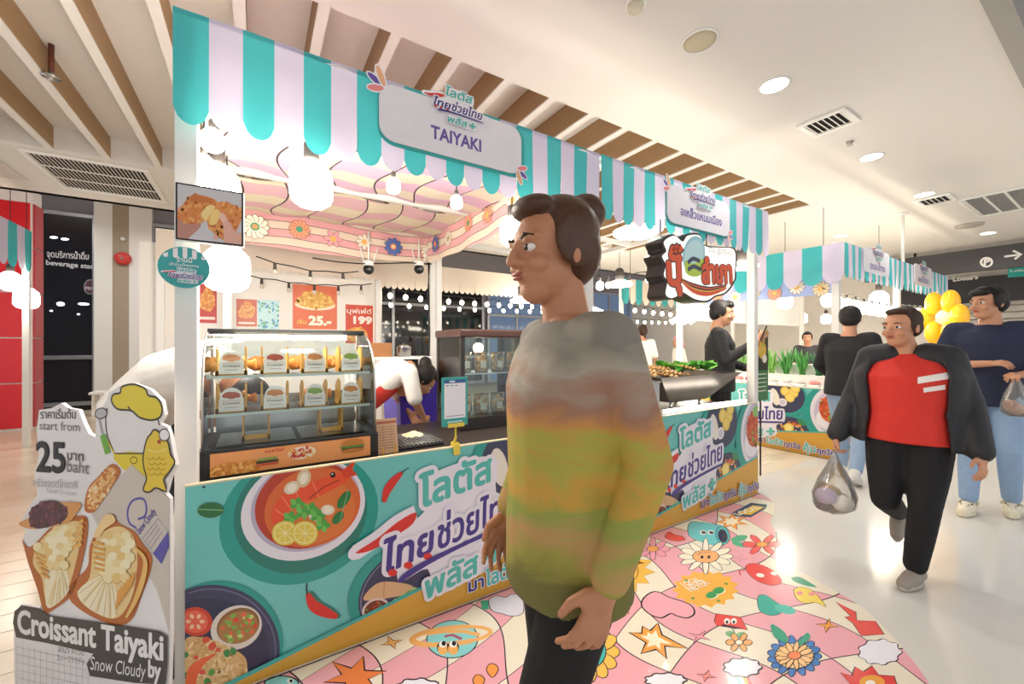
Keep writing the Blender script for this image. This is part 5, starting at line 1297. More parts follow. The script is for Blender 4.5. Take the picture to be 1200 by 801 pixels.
def snack_bag(loc, rz, label, s=1.0):
    t = thing('snack_bag', label, 'snack bag', loc, 'clear bags of golden snacks'); M = Matrix.Translation(Vector(loc)) @ Matrix.Rotation(rz, 4, 'Z')
    b = MB(); rd = random.Random(int(loc[0] * 1000 + loc[2] * 77))
    for k in range(9): b.ball((rd.uniform(-.035, .035) * s, rd.uniform(-.015, .015), (.025 + .02 * (k % 5)) * s), (.02 * s, .012, .016 * s), 7, 5, Matrix.Rotation(rd.uniform(0, 3), 3, 'Y'))
    bmesh.ops.transform(b.bm, matrix=M, verts=b.bm.verts); o = b.build('snacks', rd.choice(m_chip), t); o['kind'] = 'stuff'
    b = MB(); n = 10; b.rings([[Vector((w_ * s * math.cos(2 * math.pi * k / n), d_ * math.sin(2 * math.pi * k / n), z * s)) for k in range(n)] for w_, d_, z in ((.045, .02, 0.0), (.055, .034, .03), (.055, .032, .08), (.05, .01, .115), (.054, .002, .135))])
    bmesh.ops.transform(b.bm, matrix=M, verts=b.bm.verts); b.build('film', m_bag, t)
    b = MB().lohi((-.02 * s, -.0365, .03 * s), (.02 * s, -.0355, .075 * s)); bmesh.ops.transform(b.bm, matrix=M, verts=b.bm.verts); b.build('label_sticker', mat('bag_label', '#efe3d2', .5), t)
for i in range(4):
    nm = ('leftmost', 'second from left', 'third from left', 'rightmost')[i]
    snack_bag((1.15 + .125 * i, 2.4, 1.139), R.uniform(-.2, .2), 'clear snack bag, %s on the cabinet shelf' % nm)
    snack_bag((1.15 + .125 * i, 2.4, .862), R.uniform(-.2, .2), 'clear snack bag, %s on the cabinet floor' % nm)

# purple crate, cables and cameras inside the taiyaki stall
t = thing('plastic_crate', 'purple plastic crate on a stand behind the bending seller', 'crate', (1.12, 3.3, 0)); m_pur = mat('crate_purple', '#4a38b8', .4)
MB().lohi((.98, 3.12, .3), (1.3, 3.5, .62)).build('stand', mat('crate_stand', '#5a5560', .6), t)
b = MB()
r = lambda g, z: [Vector((.94 - g, 3.08 - g, z)), Vector((1.34 + g, 3.08 - g, z)), Vector((1.34 + g, 3.54 + g, z)), Vector((.94 - g, 3.54 + g, z))]
b.rings([r(0, .62), r(.02, 1.06), r(.035, 1.06), r(.035, 1.09), r(.012, 1.09), r(.0, .64)], smooth=False); b.build('tub', m_pur, t)
for x in (.99, 1.29):
    for y in (3.13, 3.49): MB().lohi((x - .02, y - .02, 0), (x + .02, y + .02, .3)).build('stand_leg', m_alu, t)
px_ = XM - .06
tag(MB().tube([(px_ - .09, BY - .12, 2.25), (px_ - .1, BY - .13, 1.9), (px_ - .085, BY - .12, 1.5), (px_ - .1, BY - .14, 1.1), (px_ - .2, BY - .2, .6), (px_ - .3, BY - .1, .02)], .014, 6).build('power_cable', m_black), 'thick black power cable running down the rear post', 'cable')
tag(MB().tube([onY(366 + 28 * i, 302 + 2 * i + 3 * math.sin(i), BY - .12) for i in range(6)], .007, 5).build('power_cable', m_black), 'thin black cable running along the bottom of the back floral valance', 'cable')
def cctv(p, label):
    t = thing('security_camera', label, 'camera', p); p = Vector(p)
    MB().lathe(p, [(.03, .0), (.055, .01), (.06, .05), (.03, .06)], 14).build('mount', m_wht2, t)
    MB().ball(p - Vector((0, 0, .03)), .055, 14, 10).build('dome', m_black, t); MB().ball(p - Vector((0, .05, .035)), .02, 8, 6).build('lens', mat('lens_grey', '#6a6a72', .1), t)
    for s in (-1, 1): MB().cyl(p + Vector((s * .05, 0, .05)), p + Vector((s * .09, -.02, .2)), .008, .006, 6).build('antenna', m_wht2, t)
    MB().cyl(p + Vector((0, 0, .05)), (p.x, p.y, 2.5), .01, n=6).build('stem', m_wht2, t)
cctv(onY(432, 312, 4.36), 'black dome security camera with twin white aerials under the floral valance')
cctv(onY(491, 312, 4.36), 'small black security camera beside the rear post')

# steel steamer, tray of skewers and tube lamp on the right stall
t = thing('steamer_box', 'stainless steel box with a red sign on the right counter', 'steamer', (2.2, 2.15, .78))
MB().lohi((1.9, 1.965, .78), (2.55, 2.4, 1.04), .006).build('box_body', m_steel, t); MB().lohi((1.89, 1.955, 1.04), (2.56, 2.41, 1.05), .003).build('lid', m_steel, t)
A = Art(); A.poly([(2.1, .81), (2.42, .81), (2.42, 1.02), (2.1, 1.02)], '#d8533c'); A.text('เนื้อวัวแท้', (2.14, .94), (2.36, .94), .045, '#f3e6da', .02); A.text('ทอดสด', (2.16, .86), (2.34, .86), .04, '#f3e6da', .02); A.build('red_sign', front(0, 1.9645, 0), t)
def hopper():
    t = thing('steel_tray', 'deep flared stainless tray heaped with skewers and leaves', 'tray', (3.08, 2.25, .78))
    r = lambda xa, xb, ya, yb, z: [Vector((xa, ya, z)), Vector((xb, ya, z)), Vector((xb, yb, z)), Vector((xa, yb, z))]
    b = MB(); b.rings([r(2.85, 3.35, 2.1, 2.4, .86), r(2.58, 3.7, 1.98, 2.55, 1.07), r(2.575, 3.705, 1.975, 2.555, 1.073), r(2.84, 3.36, 2.095, 2.405, .85)], smooth=False); b.build('tray_body', mat('dark_steel', '#77736f', .25, .9, amt=.2), t)
    for x in (2.9, 3.3):
        for y in (2.13, 2.37): MB().cyl((x, y, .78), (x, y, .852), .012).build('foot', m_steel, t)
hopper()
m_sk = [mat('skewer_meat_%d' % i, c_, .5, amt=.25, scale=40) for i, c_ in enumerate(('#c79a68', '#a8763f', '#d9b07a', '#b98a52'))]; m_stick = mat('stick', '#dcc08a', .6)
for k in range(48):
    x = 2.5 + .6 * R.random(); y = 2.04 + .42 * R.random(); a = R.uniform(-.6, .6) + 2.2; z = 1.075 + .06 * R.random()
    d = Vector((math.cos(a), math.sin(a), .18)); p = Vector((x, y, z)); t = thing('meat_skewer', 'grilled meat skewer in the heap at the left of the steel tray', 'skewer', p, 'skewers in the steel tray')
    MB().cyl(p - d * .09, p + d * .12, .003, n=5).build('stick', m_stick, t)
    b = MB()
    for q in range(4): b.ball(p + d * (-.06 + q * .035), (.017, .014, .014), 7, 5)
    b.build('meat', R.choice(m_sk), t)
m_lf = [mat('leaf_%d' % i, c_, .4, amt=.2, scale=12) for i, c_ in enumerate(('#5fae3f', '#7fc452', '#4a9a3a'))]
for k in range(20):
    x = 3.08 + .5 * R.random(); y = 2.04 + .42 * R.random(); b = MB(); a = R.uniform(0, 6.28)
    P = []
    for j in range(6):
        v = j / 5; wv = .055 * math.sin(math.pi * min(1, v * .9 + .1))
        P.append([Vector((x + math.cos(a) * (v - .5) * .2 - math.sin(a) * wv * s, y + math.sin(a) * (v - .5) * .2 + math.cos(a) * wv * s, 1.07 + .04 * R.random() + .03 * abs(s) + .05 * v)) for s in (-1, -.4, .4, 1)])
    b.grid(P); tag(b.build('lettuce_leaf', R.choice(m_lf)), 'green lettuce leaf at the right of the steel tray', 'leaf', 'lettuce leaves in the steel tray')
t = thing('tube_lamp', 'white glowing tube lamp lying along the right counter edge', 'lamp', (3.1, 1.94, .806)); 
MB().lohi((2.52, 1.915, .806), (3.68, 1.945, .815)).build('batten', m_wht2, t); MB().cyl((2.53, 1.93, .828), (3.67, 1.93, .828), .013).build('tube', glow('tube_glow', '#fff6ea', 9), t)
for x in (2.525, 3.675): MB().cyl((x - .008, 1.93, .828), (x + .008, 1.93, .828), .015).build('end_cap', m_wht2, t)

# ================================================================ behind: white partition with posters
PW = 5.2
t = struct(MB().lohi((-.95, PW, 0), (1.32, PW + .05, 2.32)).build('wall_partition', mat('partition', '#f4f0ea', .6, amt=.02)), 'white partition wall with food posters behind the stall', 'wall')
def poster(px0, py0, px1, py1, label, bg, kind):
    a = onY(px0, py1, PW - .008); b_ = onY(px1, py0, PW - .008); W_, H_ = b_.x - a.x, b_.z - a.z; rd = random.Random(int(px0))
    t = thing('poster', label, 'poster', ((a.x + b_.x) / 2, PW - .008, a.z)); MB().lohi((a.x, PW - .006, a.z), (b_.x, PW, b_.z)).build('sheet', m_wht2, t)
    A = Art(None, ((0, 0), (W_, H_))); A.poly([(0, 0), (W_, 0), (W_, H_), (0, H_)], bg)
    if kind == 0:
        A.ell(W_ * .5, H_ * .55, W_ * .46, H_ * .12, '#efe2c4', 0, 24); pf = smooth_poly([(W_ * .08, H_ * .58), (W_ * .25, H_ * .8), (W_ * .5, H_ * .88), (W_ * .78, H_ * .78), (W_ * .93, H_ * .58), (W_ * .5, H_ * .47)], 4); A.poly(pf, '#e2ab4e'); A.scatter(pf, 60, W_ * .05, ['#efc05e', '#d4923a', '#f4d078'], rd, .6)
        A.text('25.-', (W_ * .36, H_ * .1), (W_ * .85, H_ * .1), H_ * .2, '#fbf3e0', .06, 0, '#c9762e', .03); A.text('เริ่ม', (W_ * .1, H_ * .12), (W_ * .3, H_ * .12), H_ * .08, '#f3c65a', .03)
    elif kind == 1:
        A.text('บุฟเฟ่ต์', (W_ * .05, H_ * .78), (W_ * .95, H_ * .78), H_ * .12, '#f6ece2', .02); A.text('199', (W_ * .3, H_ * .52), (W_ * .95, H_ * .52), H_ * .18, '#f6ece2', .07); pf = ellpts(W_ * .4, H_ * .22, W_ * .4, H_ * .2, 0, 20); A.poly(pf, '#e39a3e'); A.scatter(pf, 40, W_ * .07, ['#efc05e', '#d4823a', '#f4b058'], rd, .6)
    elif kind == 2:
        pf = smooth_poly([(W_ * .1, H_ * .4), (W_ * .3, H_ * .8), (W_ * .6, H_ * .92), (W_ * .9, H_ * .6), (W_ * .7, H_ * .3)], 4); A.poly(pf, '#dc8b3a'); A.scatter(pf, 60, W_ * .08, ['#efb05e', '#c9722a', '#f4c078'], rd, .4); A.line([(W_ * .1, H_ * .12), (W_ * .9, H_ * .12)], H_ * .07, '#f4e6dc')
    else:
        for k in range(60): A.ell(rd.uniform(0, W_), rd.uniform(0, H_), W_ * .06, H_ * .04, rd.choice(['#8fd0d8', '#5fae8a', '#cfeef0', '#4f9ac0']), rd.uniform(0, 90), 8)
    A.build('poster_print', front(a.x, PW - .0064, a.z), t)
poster(343, 336, 395, 385, 'orange poster of fried dumplings priced 25', '#e2714a', 0)
poster(405, 358, 437, 402, 'narrow red buffet poster right of the dumpling poster', '#d2482e', 1)
poster(232, 332, 254, 378, 'tall red poster of chips beside the left post', '#c23a34', 2)
poster(277, 351, 301, 382, 'small poster of fried chicken on the white wall', '#c4593a', 2)
poster(302, 352, 327, 390, 'pale blue and green poster on the white wall', '#bfe6ea', 3)

ORD = ('first', 'second', 'third', 'fourth', 'fifth', 'sixth', 'seventh', 'eighth', 'ninth', 'tenth', 'eleventh', 'twelfth')
# cream scalloped valances and further rows of stalls
def valance(fr, n, wd, zt, zs, zb, mats, label, first=0, posts=True):
    t = thing('awning', label, 'awning', fr[0] + fr[1] * (n * wd / 2) + Vector((0, 0, zb)))
    scallop_strip(fr, n, wd, zt, zs, zb, mats, 'valance', t, first); O, U, V, Nn = fr
    for u in ((.03, n * wd - .03) if posts else ()):
        p = O + U * u - Nn * .04; MB().lohi(p + Vector((-.03, -.03, 0)), p + Vector((.03, .03, zt - .02))).build('post', m_frame, t)
    return t
valance(front(-.8, PW - .2, 0), 26, .08, 2.42, 2.14, 2.1, [v_cream], 'cream scalloped valance above the poster wall')
valance(front(1.62, 6.5, 0), 44, .1, 2.66, 2.27, 2.22, [v_cream], 'long cream scalloped valance on the stall row behind')
valance(front(6.0, 5.5, 0), 20, .2, 2.62, 2.25, 2.12, [v_teal, v_cream], 'teal and white striped awning far behind the right stall')
def fstall(x0, x1):
    sf = thing('market_stall', 'far stall beyond the aisle with striped awnings on two sides', 'market stall', (7.7, 3.0, 0))
    scallop_strip((Vector((5.58, 3.9, 0)), -YA, ZA, -XA), 10, .205, 2.48, 2.12, 2.02, [v_teal, v_lil], 'awning', sf)
    scallop_strip(front(x0, 1.85, 0), 42, (x1 - x0) / 42, 2.48, 2.14, 2.08, [v_teal, v_lil], 'awning', sf)
    for x in (x0 + .07, (x0 + x1) / 2, x1 - .04):
        for y in (1.95, 4.0): MB().lohi((x - .035, y - .035, 0), (x + .035, y + .035, 2.45)).build('post', m_frame, sf)
    for y in (1.95, 4.0): MB().lohi((x0, y - .025, 2.45), (x1, y + .025, 2.5)).build('beam', m_frame, sf)
    MB().lohi((x0 + .2, 4.04, 1.72), (x1, 4.06, 2.4)).build('header_board', m_white, sf)
    counter_panel((Vector((5.6, 3.9, 0)), -YA, ZA, -XA), sf); counter_panel(front(5.66, FY, 0), sf); counter_panel(front(7.68, FY, 0), sf)
    for k in range(2):
        cx = x0 + (x1 - x0) * (.22 if k == 0 else .66); b = thing('name_board', ('white name board nearest the corner of the far stall', 'white name board farther along the far stall')[k], 'sign', (cx, 1.82, 2.2))
        MB().prism(rrect(cx - .42, 2.2, cx + .42, 2.5, .06), front(0, 1.825, 0), .012).build('face_board', mat('sign_white', '#ebe8ee', .35), b)
        A = Art(); A.text(('ขนมไทย', 'ผลไม้สด')[k], (cx - .25, 2.25), (cx + .25, 2.25), .08, '#6a5aa5', .02); A.build('lettering', front(0, 1.8246, 0), b)
        A = Art(); logo(A, cx - .16, 2.38, .34, .2, 0, '#f2eff4'); A.build('logo_plate', front(0, 1.822, 0), b)
fstall(5.6, 9.9)
# blue floral inner valance, produce display
t = thing('floral_valance', 'blue valance with smiling flowers inside the far stall', 'valance', (5.8, 3.0, 1.93))
MB().lohi((5.78, 1.98, 1.93), (5.785, 3.9, 2.2)).build('cloth', mat('blue_cloth', '#a9b8e6', .6), t)
for k in range(7):
    A = Art(); flower(A, .2 + .26 * k, 2.0 + .05 * (k % 2), .09, ('#f3d9b0', '#f0a58a', '#f5ead6')[k % 3], '#f0a04e', 10, '#f6d27a'); A.build('printed_flower', (Vector((5.777, 3.9, 0)), -YA, ZA, -XA), t)
t = thing('produce_shelf', 'stepped white shelf of vegetables in the far stall', 'shelf', (6.0, 3.0, 0))
for k, (x, z) in enumerate(((5.72, .80), (5.95, .93), (6.18, 1.06))): MB().lohi((x, 2.0, 0), (x + .23, 3.85, z)).build('step', m_white, t)
m_gr = [mat('greens_%d' % i, c_, .5, amt=.3, scale=20) for i, c_ in enumerate(('#4f9a4a', '#7fb85a', '#2f7a4a', '#9ac47a'))]
for k in range(10):
    y = 2.08 + .185 * k; b = MB(); base = Vector((6.06, y, .93))
    for q in range(34):
        d = Vector((R.uniform(-.07, .07), R.uniform(-.1, .1), R.uniform(.16, .36))); b.tube([base + Vector((R.uniform(-.02, .02), R.uniform(-.03, .03), 0)), base + d * .6, base + d], .016, 4, [.5, 1, .2])
    tag(b.build('vegetable_bunch', R.choice(m_gr)), 'upright bunch of green vegetables, %s from the front corner of the far stall' % ORD[k], 'vegetables', 'vegetable bunches on the far stall')
for k in range(12):
    y = 2.07 + .155 * k; p = Vector((5.83, y, .80)); t = thing('produce_pack', 'small produce pack, %s from the front corner of the far stall' % ORD[k], 'packet', p, 'produce packs on the far stall')
    MB().lohi(p + Vector((-.08, -.065, 0)), p + Vector((.08, .065, .03)), .01).build('tray', m_wht2, t); MB().ball(p + Vector((0, 0, .05)), (.07, .058, .035), 10, 6).build('contents', R.choice([mat('pack_pink', '#e79a94', .4), mat('pack_pale', '#e9ddd4', .4), mat('pack_red', '#b8404a', .4)]), t)
# poster banner, yellow balloon flower
a = onY(886, 470, 2.1); b_ = onY(900, 388, 2.1)
t = thing('banner_stand', 'narrow dark green food banner standing beside the right post', 'banner', (a.x, 2.1, a.z)); MB().lohi((a.x, 2.1, a.z), (b_.x, 2.112, b_.z)).build('sheet', m_black, t)
A = Art(); W_, H_ = b_.x - a.x, b_.z - a.z; A.poly([(0, H_ * .45), (W_, H_ * .45), (W_, H_), (0, H_)], '#3a4030'); A.poly([(0, 0), (W_, 0), (W_, H_ * .44), (0, H_ * .44)], '#3f7a4a'); A.ell(W_ * .5, H_ * .72, W_ * .35, H_ * .12, '#d9b04e', 0, 16); A.ell(W_ * .7, H_ * .6, W_ * .2, H_ * .06, '#e8e0d0', 0, 14); A.scatter([(0, H_ * .8), (W_, H_ * .8), (W_, H_), (0, H_)], 20, W_ * .1, ['#7fae4a', '#c9543a', '#e0a04e'], R, .6)
for k in range(5): A.line([(W_ * .15, H_ * (.38 - .06 * k)), (W_ * .85, H_ * (.38 - .06 * k))], H_ * .015, '#e8e6da')
A.build('banner_print', front(a.x, 2.0995, a.z), t); MB().cyl(((a.x + b_.x) / 2, 2.116, 0), ((a.x + b_.x) / 2, 2.116, b_.z), .008, n=6).build('stand_pole', m_black, t)
p = onY(1104, 372, 1.58); t = thing('flower_balloon', 'yellow flower-shaped balloon at the end of the far stall', 'balloon', p)
m_yl = mat('balloon_yellow', '#f1b92c', .25, emit='#ffb020', es=.25)  # faint glow put into the petals, though the balloon is no lamp
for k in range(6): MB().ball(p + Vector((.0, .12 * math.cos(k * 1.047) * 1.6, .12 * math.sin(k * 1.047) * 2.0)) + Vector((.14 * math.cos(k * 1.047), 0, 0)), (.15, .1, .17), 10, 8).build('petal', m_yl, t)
MB().ball(p + Vector((-.05, -.06, 0)), .12, 12, 8).build('centre', mat('balloon_white', '#f6e8c0', .3), t); MB().cyl(p - Vector((0, 0, .3)), (p.x, p.y, 0), .01, n=6).build('stick', m_wht2, t)

# left-hand far stall
lx = -2.48
valance((Vector((lx, 5.2, 0)), YA, ZA, XA), 13, .2025, 2.80, 2.36, 2.26, [v_teal, v_lil], 'striped awning of the stall at the far left edge')
t = thing('stock_shelf', 'white wire stock shelf at the far left edge', 'shelf', (-2.75, 7.0, 0))
for z in (.12, .62, 1.0): MB().lohi((-3.1, 6.75, z), (-2.6, 7.35, z + .03)).build('shelf_board', m_wht2, t)
for x in (-3.08, -2.62):
    for y in (6.77, 7.33): MB().lohi((x - .015, y - .015, 0), (x + .015, y + .015, 1.1)).build('upright', m_wht2, t)
b = MB(); b.rings([[Vector((-2.72 + .17 * w_ * math.cos(2 * math.pi * k / 14), 6.98 + .13 * w_ * math.sin(2 * math.pi * k / 14), z)) for k in range(14)] for z, w_ in ((.15, .9), (.22, 1.05), (.38, 1.0), (.52, .8), (.585, .45))]); tag(b.build('backpack', mat('bag_black', '#1c1b1d', .7, bump=.5)), 'black bag on the lower shelf at the far left edge', 'bag')
p = Vector((-2.7, 7.62, 1.9)); hang(12, 330, 7.6, .1, 'bright lamp under the far left striped awning', zt=4.4, watts=10)
hang(31, 350, 8.1, .12, 'second round lamp under the far left striped awning', zt=4.4, es=14)
t = thing('bench', 'small white bench by the far shop window', 'bench', (-2.3, 10.6, 0)); MB().lohi((-2.6, 10.4, .4), (-1.9, 10.8, .45), .01).build('seat', m_wht2, t)
for x in (-2.55, -1.95): MB().lohi((x - .02, 10.45, 0), (x + .02, 10.75, .4)).build('leg', m_wht2, t)

# strings of small bulbs
def ceilz(p): return 3.42 if p.x < 6.36 and 2.45 < p.y < 5.65 else 3.2
def string_light(pts, n, label, r=.03, es=26, off=False, sag=.05, drop=.06, up=None):
    t = thing('string_lights', label, 'string lights', Vector(pts[0])); P = []
    a, b = Vector(pts[0]), Vector(pts[1])
    for k in range(n * 2 + 1):
        v = k / (n * 2); q = a.lerp(b, v); q.z -= sag * math.sin(math.pi * v) + .012 * (k % 2); P.append(q)
    MB().tube(P, .006, 5).build('wire', m_black, t)
    if up:
        for q in (P[0], P[-1]): MB().cyl(q, (q.x, q.y, up), .004, n=5).build('hanger', m_black, t)
    for k in range(n):
        q = P[2 * k + 1]; s_ = MB().cyl(q, q - Vector((0, 0, drop)), .012, .016, 8).build('socket', m_sock, t)
        m_ = mat('bulb_off', '#d9cfc0', .15) if off else glow('string_glow', '#fff2d8', es)
        MB().ball(q - Vector((0, 0, drop + r * .9)), (r, r, r * 1.2), 10, 8).build('bulb', m_, t)
string_light((onY(290, 322, 4.98), onY(436, 332, 4.98)), 5, 'string of small bulbs across the poster wall', .022, 26, True)
string_light(((1.65, 6.38, 2.2), (5.6, 6.38, 2.2)), 16, 'string of lit bulbs along the cream valance behind', .036)
string_light(((1.0, 8.5, 2.3), (6.5, 8.5, 2.3)), 14, 'string of lit bulbs nearest the dark shop window', .04, up=4.4)
string_light((onY(700, 322, 2.75), onY(790, 306, 2.75)), 4, 'string of small bulbs left of the lightbox sign', .026)
string_light(((6.1, 5.38, 2.1), (9.9, 5.38, 2.1)), 14, 'string of lit bulbs under the far teal awning', .036, up=3.2)
string_light(((5.7, 2.1, 2.0), (9.8, 2.1, 2.0)), 14, 'string of bright bulbs along the front of the far stall', .07, 30)
string_light(((7.5, 8.6, 2.2), (13, 8.6, 2.2)), 16, 'string of lit bulbs before the blue glass doors', .04, up=4.4)
string_light((onY(300, 300, 4.3), onY(420, 318, 4.3)), 3, 'short string of unlit sockets under the back valance', .02, 26, True)
for k, (x, y, Y, rr) in enumerate(((920, 353, 3.0, .1), (965, 338, 2.4, .07), (940, 373, 4.2, .1), (968, 374, 4.2, .1), (726, 333, 4.6, .2), (800, 375, 6.0, .3), (690, 365, 6.2, .3), (1030, 352, 2.3, .12), (612, 352, 6.1, .22))):
    hang(x, y, Y, rr, ('bright lamp nearest in the far produce stall', 'small bulb below the blue floral valance', 'round lamp deep in the far produce stall', 'frosted lamp right of the deep produce lamp', 'flat disc lamp under the far teal awning', 'wide disc lamp behind the lightbox sign', 'wide disc lamp left of the lightbox sign', 'bright lamp over the walkers at the far stall', 'flat lamp under the cream valance')[k], zt=ceilz(onY(x, y, Y)), shape='ufo' if k in (4, 5, 6, 8) else 'led', watts=6 if k in (0, 4, 5, 7) else 0, es=18)
# goods stand with a white frame behind the right stall
t = thing('pastry_cabinet', 'white framed glass cabinet of browned snacks behind the right stall', 'display case', (4.6, 5.6, 0))
MB().lohi((4.1, 5.3, 0), (5.4, 5.8, .85)).build('base', mat('cabinet_cream', '#d9c7b8', .5), t)
for x in (4.12, 5.38):
    for y in (5.32, 5.78): MB().lohi((x - .02, y - .02, .85), (x + .02, y + .02, 1.5)).build('post', m_white, t)
for z in (1.15, 1.48): MB().lohi((4.1, 5.3, z), (5.4, 5.8, z + .03)).build('shelf', m_white, t)
for k in range(8):
    for z in (.85, 1.18): tag(MB().ball((4.22 + .15 * k, 5.5, z + .05), (.065, .08, .05), 8, 6).build('snack_heap', R.choice(m_chip)), 'brown snack portion, %s from the left on the %s shelf of the white cabinet' % (ORD[k], 'upper' if z > 1 else 'lower'), 'snack', 'snacks in the white framed cabinet')
t = thing('cooking_pot', 'orange pot with a dark lid handle on the counter behind', 'pot', (4.35, 4.6, .8)); MB().lathe((4.35, 4.6, .8), [(.2, 0), (.24, .03), (.24, .18), (.22, .19)], 20).build('pot_body', mat('pot_orange', '#d8683a', .4), t); MB().lathe((4.35, 4.6, .99), [(.22, 0), (.15, .04), (.03, .05), (.03, .08)], 16).build('lid', m_steel, t)
t = thing('side_counter', 'plain white counter behind the right stall', 'counter', (4.65, 4.6, 0)); MB().lohi((3.95, 4.35, .76), (5.3, 4.9, .8), .005).build('top', m_white, t); MB().lohi((4.0, 4.4, 0), (5.25, 4.85, .76)).build('cupboard', mat('cupboard', '#d3cbc2', .5), t)

# stock shelf with a box and a hanging bag at the back of the taiyaki stall
t = thing('stock_shelf', 'low white stock shelf at the back of the taiyaki stall', 'shelf', (1.15, 4.05, 0))
for z in (.3, .75, 1.18): MB().lohi((.72, 3.9, z), (1.5, 4.2, z + .025)).build('shelf_board', m_wht2, t)
for x in (.74, 1.48):
    for y in (3.92, 4.18): MB().lohi((x - .015, y - .015, 0), (x + .015, y + .015, 1.205)).build('upright', m_wht2, t)
t = thing('cardboard_box', 'brown cardboard box on the low white shelf', 'box', (1.02, 4.05, 1.205)); MB().lohi((.92, 3.97, 1.205), (1.12, 4.14, 1.34), .003).build('carton', mat('carton', '#a8744a', .8), t); MB().lohi((.92, 4.045, 1.3402), (1.12, 4.065, 1.341)).build('tape', mat('tape', '#c9a878', .4), t)
t = thing('steel_pot', 'small steel pot beside the cardboard box', 'pot', (1.26, 4.04, 1.205)); MB().lathe((1.26, 4.04, 1.205), [(.06, 0), (.07, .01), (.07, .09), (.072, .095)], 16).build('pot_body', m_steel, t); MB().lathe((1.26, 4.04, 1.3), [(.07, 0), (.04, .02), (.012, .025), (.012, .04)], 14).build('lid', m_steel, t)
# ================================================================ people
def fuse(mb, name, vox, m_, parent, it=6, fac=.5, solid=0.0):
    """closes all the volumes in mb into one smooth skin"""
    me = bpy.data.meshes.new(name); bmesh.ops.recalc_face_normals(mb.bm, faces=mb.bm.faces); mb.bm.to_mesh(me); mb.bm.free()
    o = bpy.data.objects.new(name, me); COL.objects.link(o)
    if solid:
        q = o.modifiers.new('thick', 'SOLIDIFY'); q.thickness = solid; q.offset = 1.0
    r = o.modifiers.new('fuse', 'REMESH'); r.mode = 'VOXEL'; r.voxel_size = vox; r.use_smooth_shade = True
    sm = o.modifiers.new('soft', 'SMOOTH'); sm.factor = fac; sm.iterations = it
    m2 = bpy.data.meshes.new_from_object(o.evaluated_get(bpy.context.evaluated_depsgraph_get()))
    bpy.data.objects.remove(o); bpy.data.meshes.remove(me)
    m2.materials.clear(); m2.materials.append(m_); m2.name = name
    for p in m2.polygons: p.use_smooth = True
    co = [v.co for v in m2.vertices]; c = (Vector((min(v.x for v in co), min(v.y for v in co), min(v.z for v in co))) + Vector((max(v.x for v in co), max(v.y for v in co), max(v.z for v in co)))) / 2
    m2.transform(Matrix.Translation(-c))
    return put(name, m2, c, parent)
def cap(mb, p0, r0, p1, r1, n=12):
    p0, p1 = Vector(p0), Vector(p1); x, y, z = frame(p1 - p0); rr = []
    cs = [(math.cos(2 * math.pi * i / n), math.sin(2 * math.pi * i / n)) for i in range(n)]
    for a in (80, 50, 20): rr.append((p0 - z * (r0 * math.sin(math.radians(a))), r0 * math.cos(math.radians(a))))
    rr.append((p0, r0)); rr.append((p1, r1))
    for a in (20, 50, 80): rr.append((p1 + z * (r1 * math.sin(math.radians(a))), r1 * math.cos(math.radians(a))))
    mb.rings([[c + x * (a * r) + y * (b * r) for a, b in cs] for c, r in rr])
def limb(mb, pts, rs):
    for (a, b, r, s) in zip(pts, pts[1:], rs, rs[1:]): cap(mb, a, r, b, s)
def oval(mb, secs, lat, n=20, arc=None):
    """cross sections (centre, half width, half depth) along a spine; lat is the sideways axis"""
    rr = []
    for i, (c, w_, d_) in enumerate(secs):
        c = Vector(c); t = Vector(secs[min(i + 1, len(secs) - 1)][0]) - Vector(secs[max(0, i - 1)][0]); t.normalize()
        l = Vector(lat) - t * t.dot(Vector(lat)); l.normalize(); f = l.cross(t)           # f points to the figure's front
        A0, A1 = arc or (0, 360)
        m = n if arc is None else n + 1
        rr.append([c + l * (w_ * math.cos(math.radians(A0 + (A1 - A0) * k / n))) + f * (d_ * math.sin(math.radians(A0 + (A1 - A0) * k / n))) for k in range(m)])
    mb.rings(rr, cap=arc is None, closed=arc is None)
def hand(mb, w_, d, nrm, side, s=1.0, curl=.5):
    """palm, four unequal bent fingers and a thumb; d runs to the fingertips, nrm out of the back of the hand"""
    w_, d, nrm = Vector(w_), Vector(d).normalized(), Vector(nrm); nrm = (nrm - d * d.dot(nrm)).normalized(); sd = d.cross(nrm) * side
    cap(mb, w_, .024 * s, w_ + d * .03 * s, .024 * s)
    for k in (-1, -.33, .33, 1): cap(mb, w_ + d * .025 * s + sd * (.012 * k * s), .014 * s, w_ + d * .08 * s + sd * (.027 * k * s), .0115 * s, 8)
    for k, L in ((1, .062), (.36, .074), (-.33, .069), (-1, .054)):
        a = w_ + d * .083 * s + sd * (.0295 * k * s); c1 = curl * .7; c2 = curl * 1.6; q = L * s
        dk = (d + sd * (.16 * k)).normalized(); b = a + (dk * math.cos(c1) - nrm * math.sin(c1)) * q * .5; e = b + (dk * math.cos(c2) - nrm * math.sin(c2)) * q * .5
        limb(mb, [a, b, e], [.0086 * s, .0078 * s, .0068 * s])
    a = w_ + d * .025 * s + sd * (.026 * s) - nrm * .008 * s; b = a + (d * .7 + sd * .7 - nrm * .25).normalized() * .036 * s; e = b + (d * .95 + sd * .15 - nrm * .35).normalized() * .032 * s
    limb(mb, [a, b, e], [.014 * s, .011 * s, .0085 * s])
SKIN = mat('skin_warm', '#c99272', .5, amt=.05, sss=.08); SKIN2 = mat('skin_tan', '#b97f5e', .5, amt=.05, sss=.08)
HAIRB = mat('hair_black', '#1b1614', .62, amt=.3, scale=60); HAIRD = mat('hair_brown', '#3a2419', .62, amt=.3, scale=60)
